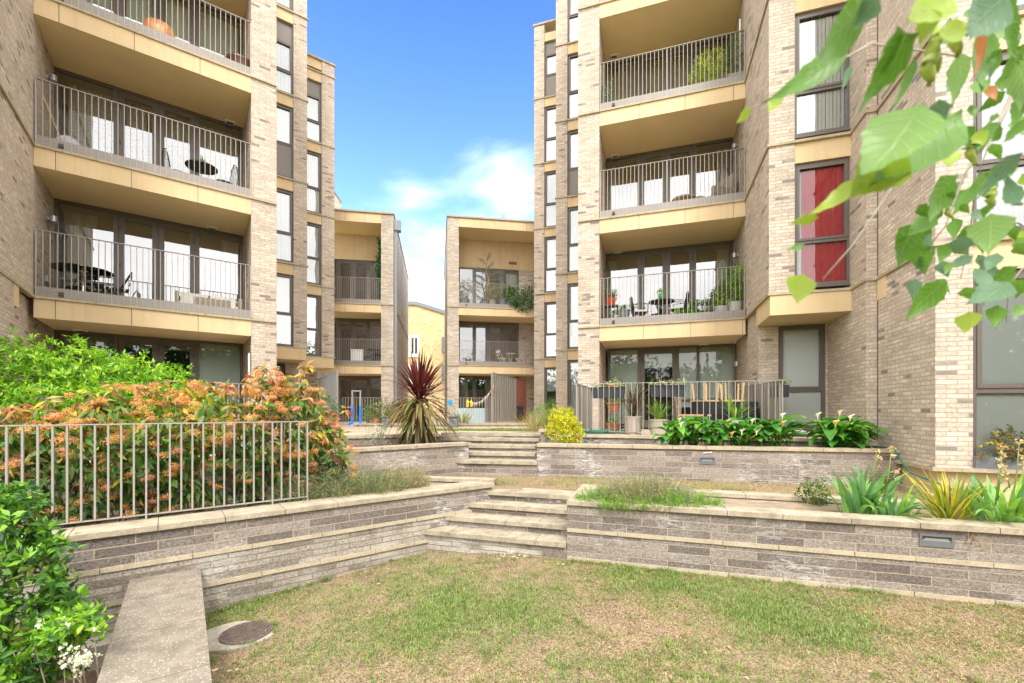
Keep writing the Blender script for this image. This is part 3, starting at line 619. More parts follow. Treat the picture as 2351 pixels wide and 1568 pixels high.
for k in range(0, 5):
    z0, z1 = LZ[k]+(.02 if k else 0), LZ[k+1]-.43
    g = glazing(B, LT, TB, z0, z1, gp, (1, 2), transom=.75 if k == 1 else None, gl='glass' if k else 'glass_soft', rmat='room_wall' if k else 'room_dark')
    f = LT
    tt = TB-.35
    if k == 1:
        curtain(g, f, gp[0][0]+.03, gp[0][0]+.62, tt, z0+.05, z1-.12, 'curtain_cream', .05, .09, gather=.25); curtain(g, f, gp[3][1]-.42, gp[3][1]-.02, tt, z0+.05, z1-.12, 'curtain_cream', .05, .09, gather=.15)
    if k == 2:
        for i in range(4):
            curtain(g, f, gp[i][0]+(.12 if i == 0 else .02), gp[i][1]-(.14 if i == 1 else .02), tt, z0+.05, z1-.10, 'curtain_floral', .03, .13)
    if k == 3:
        for i in range(4): sheet(g, f, gp[i][0]+.03, gp[i][1]-.03, tt+.1, z1-(1.15 if i in (1, 2) else 2.2), z1-.1, 'blind_green')
    if k == 0:
        sheet(g, f, gp[3][0], gp[3][1], tt+.2, z0+.05, z1-.02, 'blind_green'); sheet(g, f, gp[0][0], gp[2][1], tt+.2, z1-.28, z1-.02, 'blind_grey')
for u, v, k in ((487, 522, 2), (528, 279, 3), (184, 757, 1), (450, 36, 4)):
    z = LZ[k]-.42; x, y = G(u, v, z); soffit_light(B, x, y, z, LT.ang())
for v, k in ((502, 1), (178, 2)):
    t = -1.15; x, y = LT.xy(.05, t); wall_lamp(B, LT, .0, t, CAMZ+(CY-v)/FO*y, 1)
mb = MB(); x, y = LT.xy(.02, -.95); mb.fbox(LT, .0, .05, -.9, -1.02, LZ[1]+.5, LZ[1]+.62); obj('socket_box', mb, 'lamp_steel', B)
# staggered narrow bays 2 and 3 of the left tower
F2 = Fr(((705-CX)/FO*16.20, 16.20), DL); F3 = Fr(((767.7-CX)/FO*19.1, 19.1), DL)
cw = dict(cur='curtain_white')
narrow_bay(B, F2, F2.su(626), 0, F2.su(626), F2.su(674), 0, LZ, 1, 19.7,
           {1: dict(cells=((.44, 'g'), (.56, 'g'))), 2: dict(cells=((.39, 'g'), (.61, 'g'))), 3: dict(cells=((.46, 'p'), (.54, 'g')), cur='blind_white'), 4: dict(cells=((.3, 'g'), (.42, 'g'), (.28, 'p')))}, 3.4, 'R')
narrow_bay(B, F3, F3.su(696), 0, F3.su(696), F3.su(738.5), 0, LZ, 1, 16.72,
           {1: dict(cells=((.42, 'g'), (.58, 'g')), cur=None, gl='glass', rmat='room_dark'), 2: dict(cells=((.42, 'g'), (.58, 'g')), curs=[(0, 1, 'curtain_white')]), 3: dict(cells=((.4, 'g'), (.6, 'g'))), 4: dict(cells=((.32, 'g'), (.44, 'g'), (.24, 'p')))}, 3.4, 'R')
mb = MB(); mb.fbox(F2, F2.su(610), -.03, .02, -1.4, LZ[1]-.45, LZ[1]-.052); mb.fbox(F3, F3.su(680), -.03, .02, -1.4, LZ[1]-.47, LZ[1]-.052); obj('bay_underside', mb, 'render_tan', B)
wall_box(B, F2, F2.su(655, -1.25), F2.su(686, -1.25), -1.25, -2.5, TER-.1, LZ[1]-.4, name='brick_pier')
wall_box(B, F3, F3.su(700, -1.25), F3.su(728, -1.25), -1.25, -3.0, TER-.1, LZ[1]-.4, name='brick_pier')
wall_box(B, F2, -6, F2.su(655, -1.25), -1.6, -2.5, TER-.1, LZ[1]-.4, 'brick_buff')
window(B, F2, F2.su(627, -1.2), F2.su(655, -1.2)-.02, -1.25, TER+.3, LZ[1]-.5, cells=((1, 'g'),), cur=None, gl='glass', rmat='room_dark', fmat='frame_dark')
mb = MB(); mb.fbox(F3, F3.su(684, -2.6), F3.su(702, -2.6), -2.6, -2.66, TER, LZ[1]-.47); obj('gap_shade_panel', mb, 'frame_dark', B)  # flat dark panel stands in for the shaded gap between the piers

# ================= right tower =================
right_tower = thing('apartment_tower', 'buff brick apartment tower on the right with the red curtained window', 'apartment building', (*RT.xy(2, -1), TER), None)
B = right_tower
W = RT.su(1712.0); PL = RT.su(1327.5)
gp = [(RT.su(a, TB), RT.su(b_, TB)) for a, b_ in ((1391.5, 1463.5), (1478, 1521.7), (1537.4, 1583.9), (1598.5, 1678.3))]
gp0 = [(RT.su(a, TB), RT.su(b_, TB)) for a, b_ in ((1400, 1464), (1479, 1544.7), (1559, 1599.6), (1606, 1684))]
wall_box(B, RT, PL, 0, 0, -4.6, TER-.1, 19.9, name='brick_pier')
wall_box(B, RT, .001, gp[0][0]-.07, TB+.02, TB-.3, TER, 19.9)
wall_box(B, RT, gp[-1][1]+.071, W, TB+.0, TB-.3, TER, 19.9)
T1 = 2.42; T0 = 1.17; W1E = W+1.577; T2 = T1+2.35
wall_box(B, RT, W, W+.24, T1-.001, TB-.3, RZ[1], 19.9)                   # return wall between balconies and the projecting wing
wall_box(B, RT, W+.06, W+.3, T0-.001, TB-.3, TER-.1, RZ[1]-.0501)
bs = RT.su(1824.5, T1); we = RT.su(1957, T1)
wall_box(B, RT, W+.002, bs, T1, T1-1.0, RZ[1], 19.9, name='brick_pier')
blk = 5.09-3.68+W; wall_box(B, RT, we+.002, W1E+.01, T1-.05, T1-1.0, RZ[1], 19.9)
wall_box(B, RT, blk, W1E+.012, T1+.63, T0-1.2, TER-.1, 19.9, name='brick_pier')
g0s = RT.su(1787, T0); g0e = RT.su(1896, T0)
wall_box(B, RT, W+.302, g0s, T0, T0-.6, TER-.1, RZ[1]-.0502, name='brick_pier')
wall_box(B, RT, g0e, blk, T0+.001, T0-.6, TER-.1, RZ[1]-.0503)
wall_box(B, RT, g0e+.25, blk+.1, T1+.40, T0+.002, TER-.1, RZ[1]-.0504)
gw = window(B, RT, g0s, g0e, T0-.05, TER+.12, RZ[1]-.455, cells=((.36, 'g'), (.64, 'g')), gl='glass_soft', cur=None, rd=.9, fw=.06); sheet(gw, RT, g0s+.05, g0e-.05, T0-.13, TER+.14, RZ[1]-.5, 'blind_white')
W1S = {1: dict(cells=((.35, 'g'), (.65, 'g')), cur='curtain_red', curs=[(.13, 1, 'curtain_red'), (0, .12, 'curtain_white')], gl='glass_soft'), 2: dict(cells=((.35, 'g'), (.65, 'g')), cur=None, gl='glass'), 3: dict(cells=((.35, 'g'), (.65, 'g'))), 4: dict(cells=((.35, 'g'), (.65, 'g')))}
for k in range(1, 5):
    z0, z1 = RZ[k], RZ[k+1]
    f = window(B, RT, bs, we, T1-.08, z0+.1, z1-.45, fw=.06, label='window with a deep red curtain' if k == 1 else 'window with white vertical blinds' if k == 2 else None, **W1S[k])
    if k == 2: sheet(f, RT, bs+.07, we-.07, T1-.175, z0+.16, z1-.5, 'blind_white', ribs=13)
    mb = MB(); mb.fbox(RT, bs+.001, we-.001, T1-.03, T1-.5, z1-.44, z1-.051); obj('fascia', mb, 'render_tan', B)
for k in range(1, 6):
    mb = MB(); z = RZ[k]; coping(mb, RT, W-.035, W1E-.05, T1+.035, T1-.2, z, .05, .8)
    a = np.linspace(.036, T1-.21, 4)
    for x, y in zip(a, a[1:]): mb.fbox(RT, W-.035, W+.05, x, y-.003, z-.05, z)
    a = np.linspace(T1+.04, T2-.04, 4)
    for x, y in zip(a, a[1:]): mb.fbox(RT, W1E-.035, W1E+.05, x, y-.003, z-.05, z)
    mb.fbox(RT, blk-.03, W1E-.036, T1+.66, T1+.04, z-.05, z-.001)
    coping(mb, RT, W1E-.035, W1E+3.4, T2+.035, T2-.2, z, .05, .8); obj('stone_band', mb, 'coping_clean', B)
mb = MB(); mb.fbox(RT, W+.015, we+.06, T1+.012, T0+.002, RZ[1]-.45, RZ[1]-.052); mb.fbox(RT, W+.31, we+.06, T0+.0015, T0-.3, RZ[1]-.452, RZ[1]-.053); obj('bay_underside', mb, 'render_tan', B)
mb = MB(); mb.fbox(RT, W1E-.012, W1E+.09, T1+.95, T1+.64, RZ[1]-.42, RZ[1]-.0525); obj('lintel', mb, 'render_tan', B)
mb = MB(); mb.fbox(RT, W1E-.005, W1E+.02, T1+.66, T1+.632, TER, 19.9); obj('movement_joint', mb, 'frame_brown', B)
# nearest wing
ps = RT.su(2234, T2); we2 = W1E+3.3
BASE = CAMZ-.80
wall_box(B, RT, W1E, W1E+.24, T2, T1+.662, BASE, 19.9)
wall_box(B, RT, W1E+.241, ps, T2, T2-.5, BASE, 19.9, name='brick_pier')
for k in range(0, 5):
    z0, z1 = (BASE if k == 0 else RZ[k]), RZ[k+1]
    window(B, RT, ps+.002, we2, T2-.06, z0+.06, z1-.45, cells=((.37, 'g'), (.63, 'g')), fw=.07, gl='glass_high' if k else 'glass_soft', cur='curtain_white' if k else None, split=.26 if k in (1, 2) else None, rd=1.2,
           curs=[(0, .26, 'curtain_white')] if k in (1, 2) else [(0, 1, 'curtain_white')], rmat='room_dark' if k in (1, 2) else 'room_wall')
    if k in (0, 3): sheet(B, RT, ps+.07, we2-.07, T2-.155, z0+.15, z1-.5, 'blind_white')
    mb = MB(); mb.fbox(RT, ps+.003, we2, T2-.02, T2-.5, z1-.44, z1-.0515); obj('fascia', mb, 'render_tan', B)
mb = MB()
a = np.linspace(T1+.6, T2-.001, 3)
for x, y in zip(a, a[1:]): mb.fbox(RT, W1E-.06, W1E+.05, x, y-.002, BASE-.055, BASE)
coping(mb, RT, W1E-.06, we2, T2+.06, T2-.1, BASE, .055, .8); obj('plinth_coping', mb, 'coping_clean', B)
mb = MB(); mb.fbox(RT, W1E+.05, we2, T2-.06, T1+.4, .5, BASE-.056); obj('plinth', mb, 'render_tan', B)
mb = MB(); mb.fbox(RT, W1E-.1, W1E+.0, T2+.2, T1+.7, .5, .72); obj('plinth_kerb', mb, 'coping_stone', B)
for k in range(1, 6):
    z = RZ[k]; js = [RT.su(u) for u in ((1477, 1586, 1705) if k == 1 else (1467, 1573, 1684))]
    slab(B, RT, 0, W, TB-.3, z, joints=js)
    band(B, RT, PL, 0, .045, -.02, z)
    if k < 5: railing(B, RT, .01, W-.02, 0.0, z)
for k in range(0, 5):
    z0, z1 = RZ[k]+(.02 if k else 0), RZ[k+1]-.43
    q = gp if k else gp0
    g = glazing(B, RT, TB, z0, z1, q, (1, 2) if k else (1,), transom=.85 if k == 0 else None, gl='glass' if k else 'glass_soft')
    tt = TB-.35
    if k == 0:
        for i in range(4):
            if i == 1: sheet(g, RT, q[i][0], q[i][1], tt+.2, z1-.62, z1-.02, 'blind_green')
            else: sheet(g, RT, q[i][0]-.03, q[i][1]+.03, tt+.24, z0+.62 if i else z0+.1, z1-.02, 'blind_green')
    elif k == 1: curtain(g, RT, q[3][1]-.35, q[3][1], tt, z0+.05, z1-.12, 'curtain_cream', .04, .08, gather=.2); curtain(g, RT, q[0][0], q[0][0]+.3, tt, z0+.05, z1-.12, 'curtain_cream', .04, .08)
    elif k == 2: curtain(g, RT, q[0][0], q[0][0]+.3, tt, z0+.05, z1-.12, 'blind_grey', .04, .08); curtain(g, RT, q[3][1]-.3, q[3][1], tt, z0+.05, z1-.12, 'blind_grey', .04, .08)
    elif k == 3:
        curtain(g, RT, q[0][0], q[0][0]+.4, tt, z0+.05, z1-.12, 'curtain_cream', .04, .08)
        for i in range(4): sheet(g, RT, q[i][0], q[i][1], tt-.1, z0+.3, z1-.02, 'blind_grey')
for u, v, k in ((1410, 128, 4), (1412, 357, 3), (1419, 580, 2), (1616, 790, 1)):
    z = RZ[k]-.42; x, y = G(u, v, z); soffit_light(B, x, y, z, RT.ang())
for v, k in ((335, 2), (586, 1), (835, 0)):
    t = -1.1; x, y = RT.xy(W-.05, t); wall_lamp(B, RT, W+(.06 if k == 0 else 0), t, CAMZ+(CY-v)/FO*y, -1)
G2 = Fr(((1276.4-CX)/FO*17.6, 17.6), DR); G3 = Fr(((1226.4-CX)/FO*20.63, 20.63), DR)
RZb = [TER]+[z+.03 for z in RZ[1:]]
two = lambda **k: dict(cells=((.41, 'g'), (.59, 'g')), **k)
narrow_bay(B, G2, 0, G2.su(1334), G2.su(1302.5), G2.su(1334), 0, RZb, 0, 22.5,
           {0: dict(cells=((1, 'g'),), cur='blind_white'), 1: two(cur='curtain_white', curs=[(.2, 1, 'curtain_white')]), 2: two(), 3: dict(cells=((.4, 'p'), (.6, 'g'))), 4: two(), 5: two()}, 3.0, 'L', ground=1)
narrow_bay(B, G3, 0, G3.su(1284), G3.su(1249.5), G3.su(1284), 0, RZb, 0, 19.75,
           {0: dict(cells=((1, 'g'),), cur='blind_white', cz=(.55, 1), gl='glass', rmat='room_dark'), 1: two(gl='glass'), 2: two(), 3: two(), 4: two(), 5: dict(cells=((.38, 'p'), (.40, 'g'), (.22, 'p')))}, 5.0, 'L', ground=1)
cb = MB(); cb.fbox(G2, G2.su(1308), G2.su(1318), -.175, -.18, RZb[1]+.12, RZb[1]+.52)
card = obj('paper_card', cb, 'paper'); setp(card, 'white paper card propped inside the first floor window beside the right tower pillar', 'card')
def text(name, body, size, mat, parent, loc, rot):
    c = bpy.data.curves.new(name, 'FONT'); c.body = body; c.size = size; c.extrude = .001; c.align_x = 'CENTER'; c.align_y = 'CENTER'; c.materials.append(MATS[mat])
    o = bpy.data.objects.new(name, c); COL.objects.link(o); bpy.context.view_layer.update()
    me = bpy.data.meshes.new_from_object(o.evaluated_get(bpy.context.evaluated_depsgraph_get())); bpy.data.objects.remove(o)
    o = bpy.data.objects.new(name, me); COL.objects.link(o); o.parent = parent; o.location = loc; o.rotation_euler = rot; return o
p_ = G2.p(G2.su(1315.5), -.172, RZb[1]+.32); text('lettering', 'MACHAMS', .085, 'grey_ink', card, p_, (R(90), R(-90), G2.ang()))

# ================= far blocks =================
def far_block(fr, Z, w0, w1, p0, p1, panes, name_label, pier_side, top_head, glass_m, rm, s_depth=11.0):
    B = thing('apartment_block', name_label, 'apartment building', (*fr.xy((w0+w1)/2, -3), TER)); zt = Z[3]
    wall_box(B, fr, p0, p1, 0, -s_depth if pier_side == 'R' else -s_depth, TER-.1, zt-.06, 'brick_pale', 'brick_pier')
    for k in range(1, 4):
        z = Z[k]; js = list(np.linspace(w0, w1, 4)[1:-1]+.15)
        slab(B, fr, w0, w1, -2.1, z, h=.42 if k < 3 else .5, joints=js)
        if k < 3: railing(B, fr, w0, w1, 0, z, h=1.25); band(B, fr, p0, p1, .04, -.01, z)
        if k < 3 and pier_side == 'R':
            m_ = MB(); m_.fbox(fr, p1-.01, p1+.035, .04, -s_depth, z-.05, z); obj('stone_band', m_, 'coping_clean', B)
    m_ = MB(); coping(m_, fr, min(w0, p0)-.04, max(w1, p1)+.04, .06, -1.0, zt+.03, .08, 1.1); m_.fbox(fr, min(w0, p0)-.04, max(w1, p1)+.04, -1.001, -s_depth-.1, zt-.05, zt+.028); obj('roof_coping', m_, 'coping_clean', B)
    for k in range(0, 3):
        z0 = Z[k]+.02; z1 = (Z[k+1]-.43) if k < 2 else top_head
        g = glazing(B, fr, -1.7, z0, z1, panes, (1, 2), gl=glass_m[k], rmat=rm[k], fm='frame_brown')
        yield_g.append(g)
        if panes[-1][1]+.07 < w1: wall_box(B, fr, panes[-1][1]+.071, w1, -1.68, -2.0, z0-.02, z1+.01, 'brick_buff')
    m_ = MB(); m_.fbox(fr, w0, w1, -1.68, -2.1, top_head+.012, zt-.05); obj('upper_wall', m_, 'render_tan', B)
    return B
yield_g = []
f = LF; lp = [(f.su(a, -1.7), f.su(b_, -1.7)) for a, b_ in ((750, 772), (781, 806), (816, 842), (850, 878))]
far_left = far_block(LF, FZ, f.su(738), f.su(875), f.su(875), 0, lp, 'pale brick three storey block at the back left, beside the tall left tower', 'R', FZ[2]+2.62, ('glass', 'glass', 'glass'), ('room_dark',)*3)
mb = MB(); mb.fbox(LF, .035, .16, -.05, -.17, TER, FZ[3]-.55); mb.fbox(LF, .036, .34, .02, -.35, FZ[3]-.8, FZ[3]-.3)
obj('downpipe', mb, 'zinc', far_left)
mb = MB()
for t in (-4.4, -5.6, -7.6):
    mb.fbox(LF, .001, .012, t, t-.25, TER+.5, FZ[1]-.3); mb.fbox(LF, .001, .012, t, t-.25, FZ[1]+.3, FZ[2]-.3); mb.fbox(LF, .001, .012, t, t-.25, FZ[2]+.3, FZ[3]-.6)
obj('side_window', mb, 'frame_brown', far_left)
mb = MB(); mb.fbox(LF, -.9, -.0, -5.0, -11, FZ[3]-.1, FZ[3]+1.9); 
f = RF; rp = [(f.su(a, -1.7), f.su(b_, -1.7)) for a, b_ in ((1056, 1085), (1092.5, 1116.8), (1124.6, 1148.5), (1156, 1188.5))]
far_right = far_block(RF, QZ, f.su(1053.3), f.su(1275), 0, f.su(1053.3), rp, 'pale brick three storey block at the back right with planted balconies', 'L', QZ[2]+2.55, ('glass', 'glass_high', 'glass_high'), ('room_dark', 'room_wall', 'room_wall'))
curtain(yield_g[5], RF, rp[3][1]-.6, rp[3][1], -2.0, QZ[2]+.05, QZ[2]+2.4, 'curtain_white', .03, .1)
curtain(yield_g[3], RF, rp[0][0], rp[0][0]+.45, -2.0, QZ[0]+.05, QZ[0]+2.3, 'curtain_white', .03, .1); curtain(yield_g[3], RF, rp[3][0]+.35, rp[3][1], -2.0, QZ[0]+.05, QZ[0]+2.3, 'curtain_cream', .03, .1)
for u, v, k in ((1176, 740, 2), (1176, 864, 1)):
    z = QZ[k]-.42; x, y = G(u, v, z); soffit_light(far_right, x, y, z, RF.ang())
mb = MB(); s = RF.su(1205, -1.68); mb.fbox(RF, s, s+.15, -1.58, -1.68, QZ[1]+1.8, QZ[1]+2.0); obj('wall_lamp', mb, 'lamp_steel', far_right)
mb = MB(); s = RF.su(1176, -1.68); mb.fbox(RF, s-.2, s+.25, -1.66, -1.68, QZ[2]+2.85, QZ[2]+3.0); obj('air_vent', mb, 'wood_red', far_right)
# brick house behind the left tower roofline (sliver against the sky)
mb = MB(); f9 = Fr(((783-CX)/FO*26, 26.0), DL); mb.fbox(f9, -3, 0, 0, -4, TER, CAMZ+(CY-424)/FO*26.0-1.0)
hb = thing('apartment_block', 'narrow strip of brick block rising behind the left tower above the low block', 'apartment building', f9.p(-1, -1, TER))
zt9 = CAMZ+(CY-430)/FO*26.0
mb = MB(); a, b_, c_, d_ = f9.p(-3, 0, TER), f9.p(0, 0, TER), f9.p(0, 0, zt9-.9), f9.p(-3, 0, zt9+3)
mb.face([a, b_, c_, d_], [(0, 0), (3, 0), (3, 12), (0, 16)]); mb.face([b_, f9.p(0, -4, TER), f9.p(0, -4, zt9-.9), c_], [(0, 0), (4, 0), (4, 12), (0, 12)]); obj('brick_wall', mb, 'brick_pale', hb)
mb = MB(); mb.tube([f9.p(-3, .02, zt9+3), f9.p(.02, .02, zt9-.88), f9.p(.02, -4, zt9-.88)], .05, 4); obj('roof_coping', mb, 'zinc', hb)
# yellow brick house in the gap
YH = 38.0
yh = thing('brick_house', 'yellow brick house with a grey metal roof between the two back blocks', 'house', (-7, YH, TER))
xs = [(u-CX)/FO*YH for u in (880, 938, 955, 975, 1000, 1025, 1090)]; zs = [CAMZ+(CY-v)/FO*YH for v in (697, 700, 700, 706, 714, 722, 745)]
mb = MB()
for i in range(6): mb.face([(xs[i], YH, TER-1), (xs[i+1], YH, TER-1), (xs[i+1], YH, zs[i+1]), (xs[i], YH, zs[i])], [(xs[i], 0), (xs[i+1], 0), (xs[i+1], zs[i+1]), (xs[i], zs[i])])
mb.face([(xs[-1], YH, TER-1), (xs[-1], YH+9, TER-1), (xs[-1], YH+9, zs[-1]), (xs[-1], YH, zs[-1])], [(0, 0), (9, 0), (9, 8), (0, 8)])
mb.face([(xs[0], YH, TER-1), (xs[0], YH+9, TER-1), (xs[0], YH+9, zs[0]), (xs[0], YH, zs[0])], [(0, 0), (9, 0), (9, 8), (0, 8)])
obj('brick_wall', mb, 'brick_yellow', yh)
mb = MB(); rf = []
for i in range(6):
    mb.box8([((xs[i], xs[i+1])[k & 1], (YH-.15, YH+.1)[(k >> 1) & 1], (zs[i], zs[i+1])[k & 1]+(-.02, .30)[(k >> 2) & 1]) for k in range(8)], (0, 1, 0, 1, 0, 1))
o = obj('roof_edge', mb, 'zinc', yh)
mb = MB()
for i in range(6): mb.face([(xs[i], YH+.1, zs[i]+.28), (xs[i+1], YH+.1, zs[i+1]+.28), (xs[i+1]+.5, YH+9, zs[i+1]+1.6), (xs[i]+.5, YH+9, zs[i]+.9)])
obj('roof', mb, 'zinc', yh)
yf = Fr((0, YH), (1, 0))
for (u0, u1, v0, v1) in ((939, 964, 770, 819), (939, 964, 836, 880)):
    window(yh, yf, (u0-CX)/FO*YH, (u1-CX)/FO*YH, .06, CAMZ+(CY-v1)/FO*YH, CAMZ+(CY-v0)/FO*YH, cells=((1, 'g'),), fmat='white_paint', fw=.12, split=.5, rmat='room_dark')
for v0, v1 in ((778, 812), (840, 875)):
    mb = MB(); mb.box((1018-CX)/FO*YH, (1040-CX)/FO*YH, YH-1.0, YH, CAMZ+(CY-v1)/FO*YH, CAMZ+(CY-v0)/FO*YH); obj('side_balcony', mb, 'zinc', yh)
# ================= ground, walls and steps =================
def lin(p, d): 
    l = math.hypot(*d); return Fr(p, (d[0]/l, d[1]/l))
W1L = lin((-2.043, 5.604), (.790, .613)); W1R = lin((.678, 5.643), (.952, -.3058))
W2R = lin((.45, 8.45), (5.84, -1.23)); W2L = lin((-.877, 8.765), (1.978, 1.565))
CAP1 = .76; CAP2 = 1.265; BED = .70
e1 = (-.316+2.043)/.790           # s of the right end of W1L
def lawn_z(x, y):
    z = 0.0
    if x < 0: z -= .075*min(-x, 3.2)
    return z+.02*noise.noise(Vector((x*.9, y*.9, 3)))+.008*noise.noise(Vector((x*5, y*5, 9)))
# far ground sheet
mb = MB(); mb.face([(-400, -300, -1.0), (400, -300, -1.0), (400, 500, -1.0), (-400, 500, -1.0)]); obj('ground', mb, 'grass_dull', kind='structure')
# lawn
path_l = (-1.68, 3.529, 4.257)
def left_of_path(x, y): # path axis: from (-3.40,4.45) along (.593,-.805)
    return (x+3.40)*(-.805)-(y-4.45)*.593 > 0
nx, ny = 210, 170; xs = np.linspace(-6.5, 9.5, nx); ys = np.linspace(-2.5, 7.3, ny)
mb = MB()
V = []; F = []
for j, y in enumerate(ys):
    for i, x in enumerate(xs):
        z = lawn_z(x, y) if not left_of_path(x, y) else -.42+.03*noise.noise(Vector((x*3, y*3, 0)))
        V.append((x, y, z))
for j in range(ny-1):
    for i in range(nx-1): F.append((j*nx+i, j*nx+i+1, (j+1)*nx+i+1, (j+1)*nx+i))
V = np.array(V); F = np.array(F); c = V[F].mean(1); left = (c[:, 0]+3.40)*(-.805)-(c[:, 1]-4.45)*.593 > 0
np_mesh('lawn', V, F[~left], np.zeros((~left).sum()), ['lawn_ground'], smooth=True, kind='structure')
np_mesh('soil', V, F[left], np.zeros(left.sum()), ['soil'], smooth=True, kind='structure')
def retain(name, label, fr, s0, s1, z0, ztop, bands=(), mat='stone_grey', thick=.35, cap=.30, cph=.055, over=.035, mats2=None, zsplit=None, s_end_round=False, group=None, capmat='coping_stone'):
    root = thing(name, label, 'retaining wall', fr.p((s0+s1)/2, -thick/2, z0), group)
    mb = MB(); z = z0
    if zsplit is not None:
        mb.fbox(fr, s0, s1, 0, -thick, z0, zsplit, 1); mb.fbox(fr, s0, s1, 0, -thick, zsplit, ztop-cph, 0)
        obj('stone_face', mb, [mat, mats2], root)
    else: mb.fbox(fr, s0, s1, 0, -thick, z0, ztop-cph); obj('stone_face', mb, mat, root)
    for zb in bands:
        bm = MB(); n = max(1, round((s1-s0)/.62)); a = np.linspace(s0-.0, s1, n+1)+np.concatenate([[0], rng.uniform(-.06, .06, n-1), [0]])
        for x, y in zip(a, a[1:]): q = random.uniform(.010, .02); bm.fbox(fr, x+.004, y-.004, q, -.02, zb+random.uniform(-.002, .002), zb+.048)
        obj('stone_band', bm, 'band_stone', root, bevel=.004)
    cb = MB(); n = max(1, round((s1-s0)/.6)); a = np.linspace(s0, s1+over, n+1)+np.concatenate([[0], rng.uniform(-.05, .05, n-1), [0]])
    for x, y in zip(a, a[1:]): q = random.uniform(-.003, .003); cb.fbox(fr, x+.0035, y-.0035, over+q, over-cap, ztop-cph, ztop+q)
    obj('coping', cb, capmat, root, bevel=.008); return root
retain('retaining_wall', 'long dark grey stone retaining wall at the left under the metal railing', W1L, -5.5, e1, -.6, CAP1, bands=(.365, .04), mats2='stone_grey_washed', zsplit=.385, cap=.42, thick=.42)
r = retain('retaining_wall', 'grey stone retaining wall at the right with the wide lamp recess and iris bed', W1R, 0.02, 8.5, -.12, CAP1, bands=(.362, .0), cap=.30)
# side face of the right bed along the steps, and its rear wall
Q = Fr(W1R.xy(.035, -.26), (.3058, .952)); cbm = MB(); cbm.box8([Q.p((-.04, 1.05)[i & 1], (-.02, .28)[(i >> 1) & 1], (CAP1-.055, CAP1-.001)[(i >> 2) & 1]) for i in range(8)], (0, 1, 0, 1, 0, 1)); obj('coping', cbm, 'coping_stone', r, bevel=.008)
Qw = MB(); Qw.fbox(Q, -.05, 1.05, .012, .26, -.1, CAP1-.056); obj('stone_face', Qw, 'stone_grey', r)
retain('retaining_wall', 'low grey stone kerb wall behind the iris bed at the right', Fr(W1R.xy(.36, -1.22), W1R.d), 0, 6.2, .3, CAP1-.01, cap=.26, thick=.25)
retain('retaining_wall', 'mid height grey stone retaining wall below the orange lavender bed, left of the upper steps', W2L, -9.5, .03, .3, CAP2, cap=.32)
retain('retaining_wall', 'mid height grey stone retaining wall below the white calla lilies with a small lamp recess', W2R, 0.02, math.hypot(5.84, 1.23)+.02, .3, CAP2, cap=.30, capmat='coping_clean')
# rear cap of the lavender bed
r = retain('retaining_wall', 'short low stone kerb behind the grey lavender bushes left of the lower steps', Fr((-3.3, 8.02), (2.98, -.70)), 0, 3.06, .3, CAP1-.005, cap=.22, thick=.2)
# middle lawn and beds
def flat(name, pts, z, mat, kind='structure', jit=.015, sub=True):
    mb = MB(); mb.face([(*p, z) for p in pts], pts); return obj(name, mb, mat, kind=kind)
mid = [W1R.xy(-.95, -1.15), W1R.xy(.15, -1.2), W1R.xy(9, -1.25), (9.5, 8.6), W2R.xy(.1, -.1), (-1.1, 9.2), W2L.xy(-9, -.1), (-9, 3.2), (-6.5, 2.2), W1L.xy(-5.3, -.35), W1L.xy(e1-.05, -.25)]
flat('middle_lawn', mid, MID, 'lawn_ground')
bed3 = [W1R.xy(.1, -.1), W1R.xy(8, -.1), W1R.xy(8, -1.25), W1R.xy(.2, -1.25)]
flat('bed_soil', bed3, MID+.03, 'soil_dry')
bed1 = [W1L.xy(-5.3, -.1), W1L.xy(e1-.1, -.1), (-.5, 7.3), (-3.1, 7.9), W2L.xy(-4, .25), W2L.xy(-9, .25)]
flat('bed_soil', bed1, MID+.035, 'soil_dry')
bed2 = [W2L.xy(-9, -.2), W2L.xy(-.1, -.2), (-1.4, 10.1), (-3.9, 9.6), (-9, 9.5)]
flat('bed_soil', bed2, CAP2-.10, 'soil')
flat('bed_soil', [W2R.xy(.1, -.15), W2R.xy(5.9, -.15), (7.2, 8.6), (1.8, 9.75), (.9, 9.5)], CAP2-.09, 'soil')
# terrace
te = Fr((1.87, 9.57), (.952, -.3058))
ter = [te.xy(-1.2), te.xy(4.6), (12, 8.2), (16, 60), (-20, 60), (-14, 8.5), (-5.5, 8.9), (-3.75, 9.13), (-1.72, 9.85), (-1.25, 9.95), (-.4, 9.95)]
mb = MB(); mb.poly(ter, .3, TER-.055, 0); obj('terrace', mb, 'stone_grey', kind='structure')
# paving slabs: coping course along the edge + paving sheet
mb = MB(); mb.face([(*p, TER-.05) for p in ter], ter); 
pv, tp, bp_, op_ = newmat('paving_slabs'); uvp = coords(tp, 'Object')
bk = tp.nodes.new('ShaderNodeTexBrick'); bk.offset = 0.5
for k_, c_ in (('Color1', (.42, .345, .245)), ('Color2', (.56, .47, .34)), ('Mortar', (.22, .18, .13))): bk.inputs[k_].default_value = (*c_, 1)
bk.inputs['Scale'].default_value = 1; bk.inputs['Mortar Size'].default_value = .006; bk.inputs['Brick Width'].default_value = .6; bk.inputs['Row Height'].default_value = .6; tp.links.new(uvp, bk.inputs['Vector'])
cc = mixc(tp, 1.0, bk.outputs['Color'], ramp(tp, noise_t(tp, uvp, 3, 6, .65), [(.3, .72), (.7, 1.12)]), 'MULTIPLY'); tp.links.new(cc, bp_.inputs['Base Color']); bp_.inputs['Roughness'].default_value = .9
o = obj('paving', mb, 'paving_slabs', kind='structure')
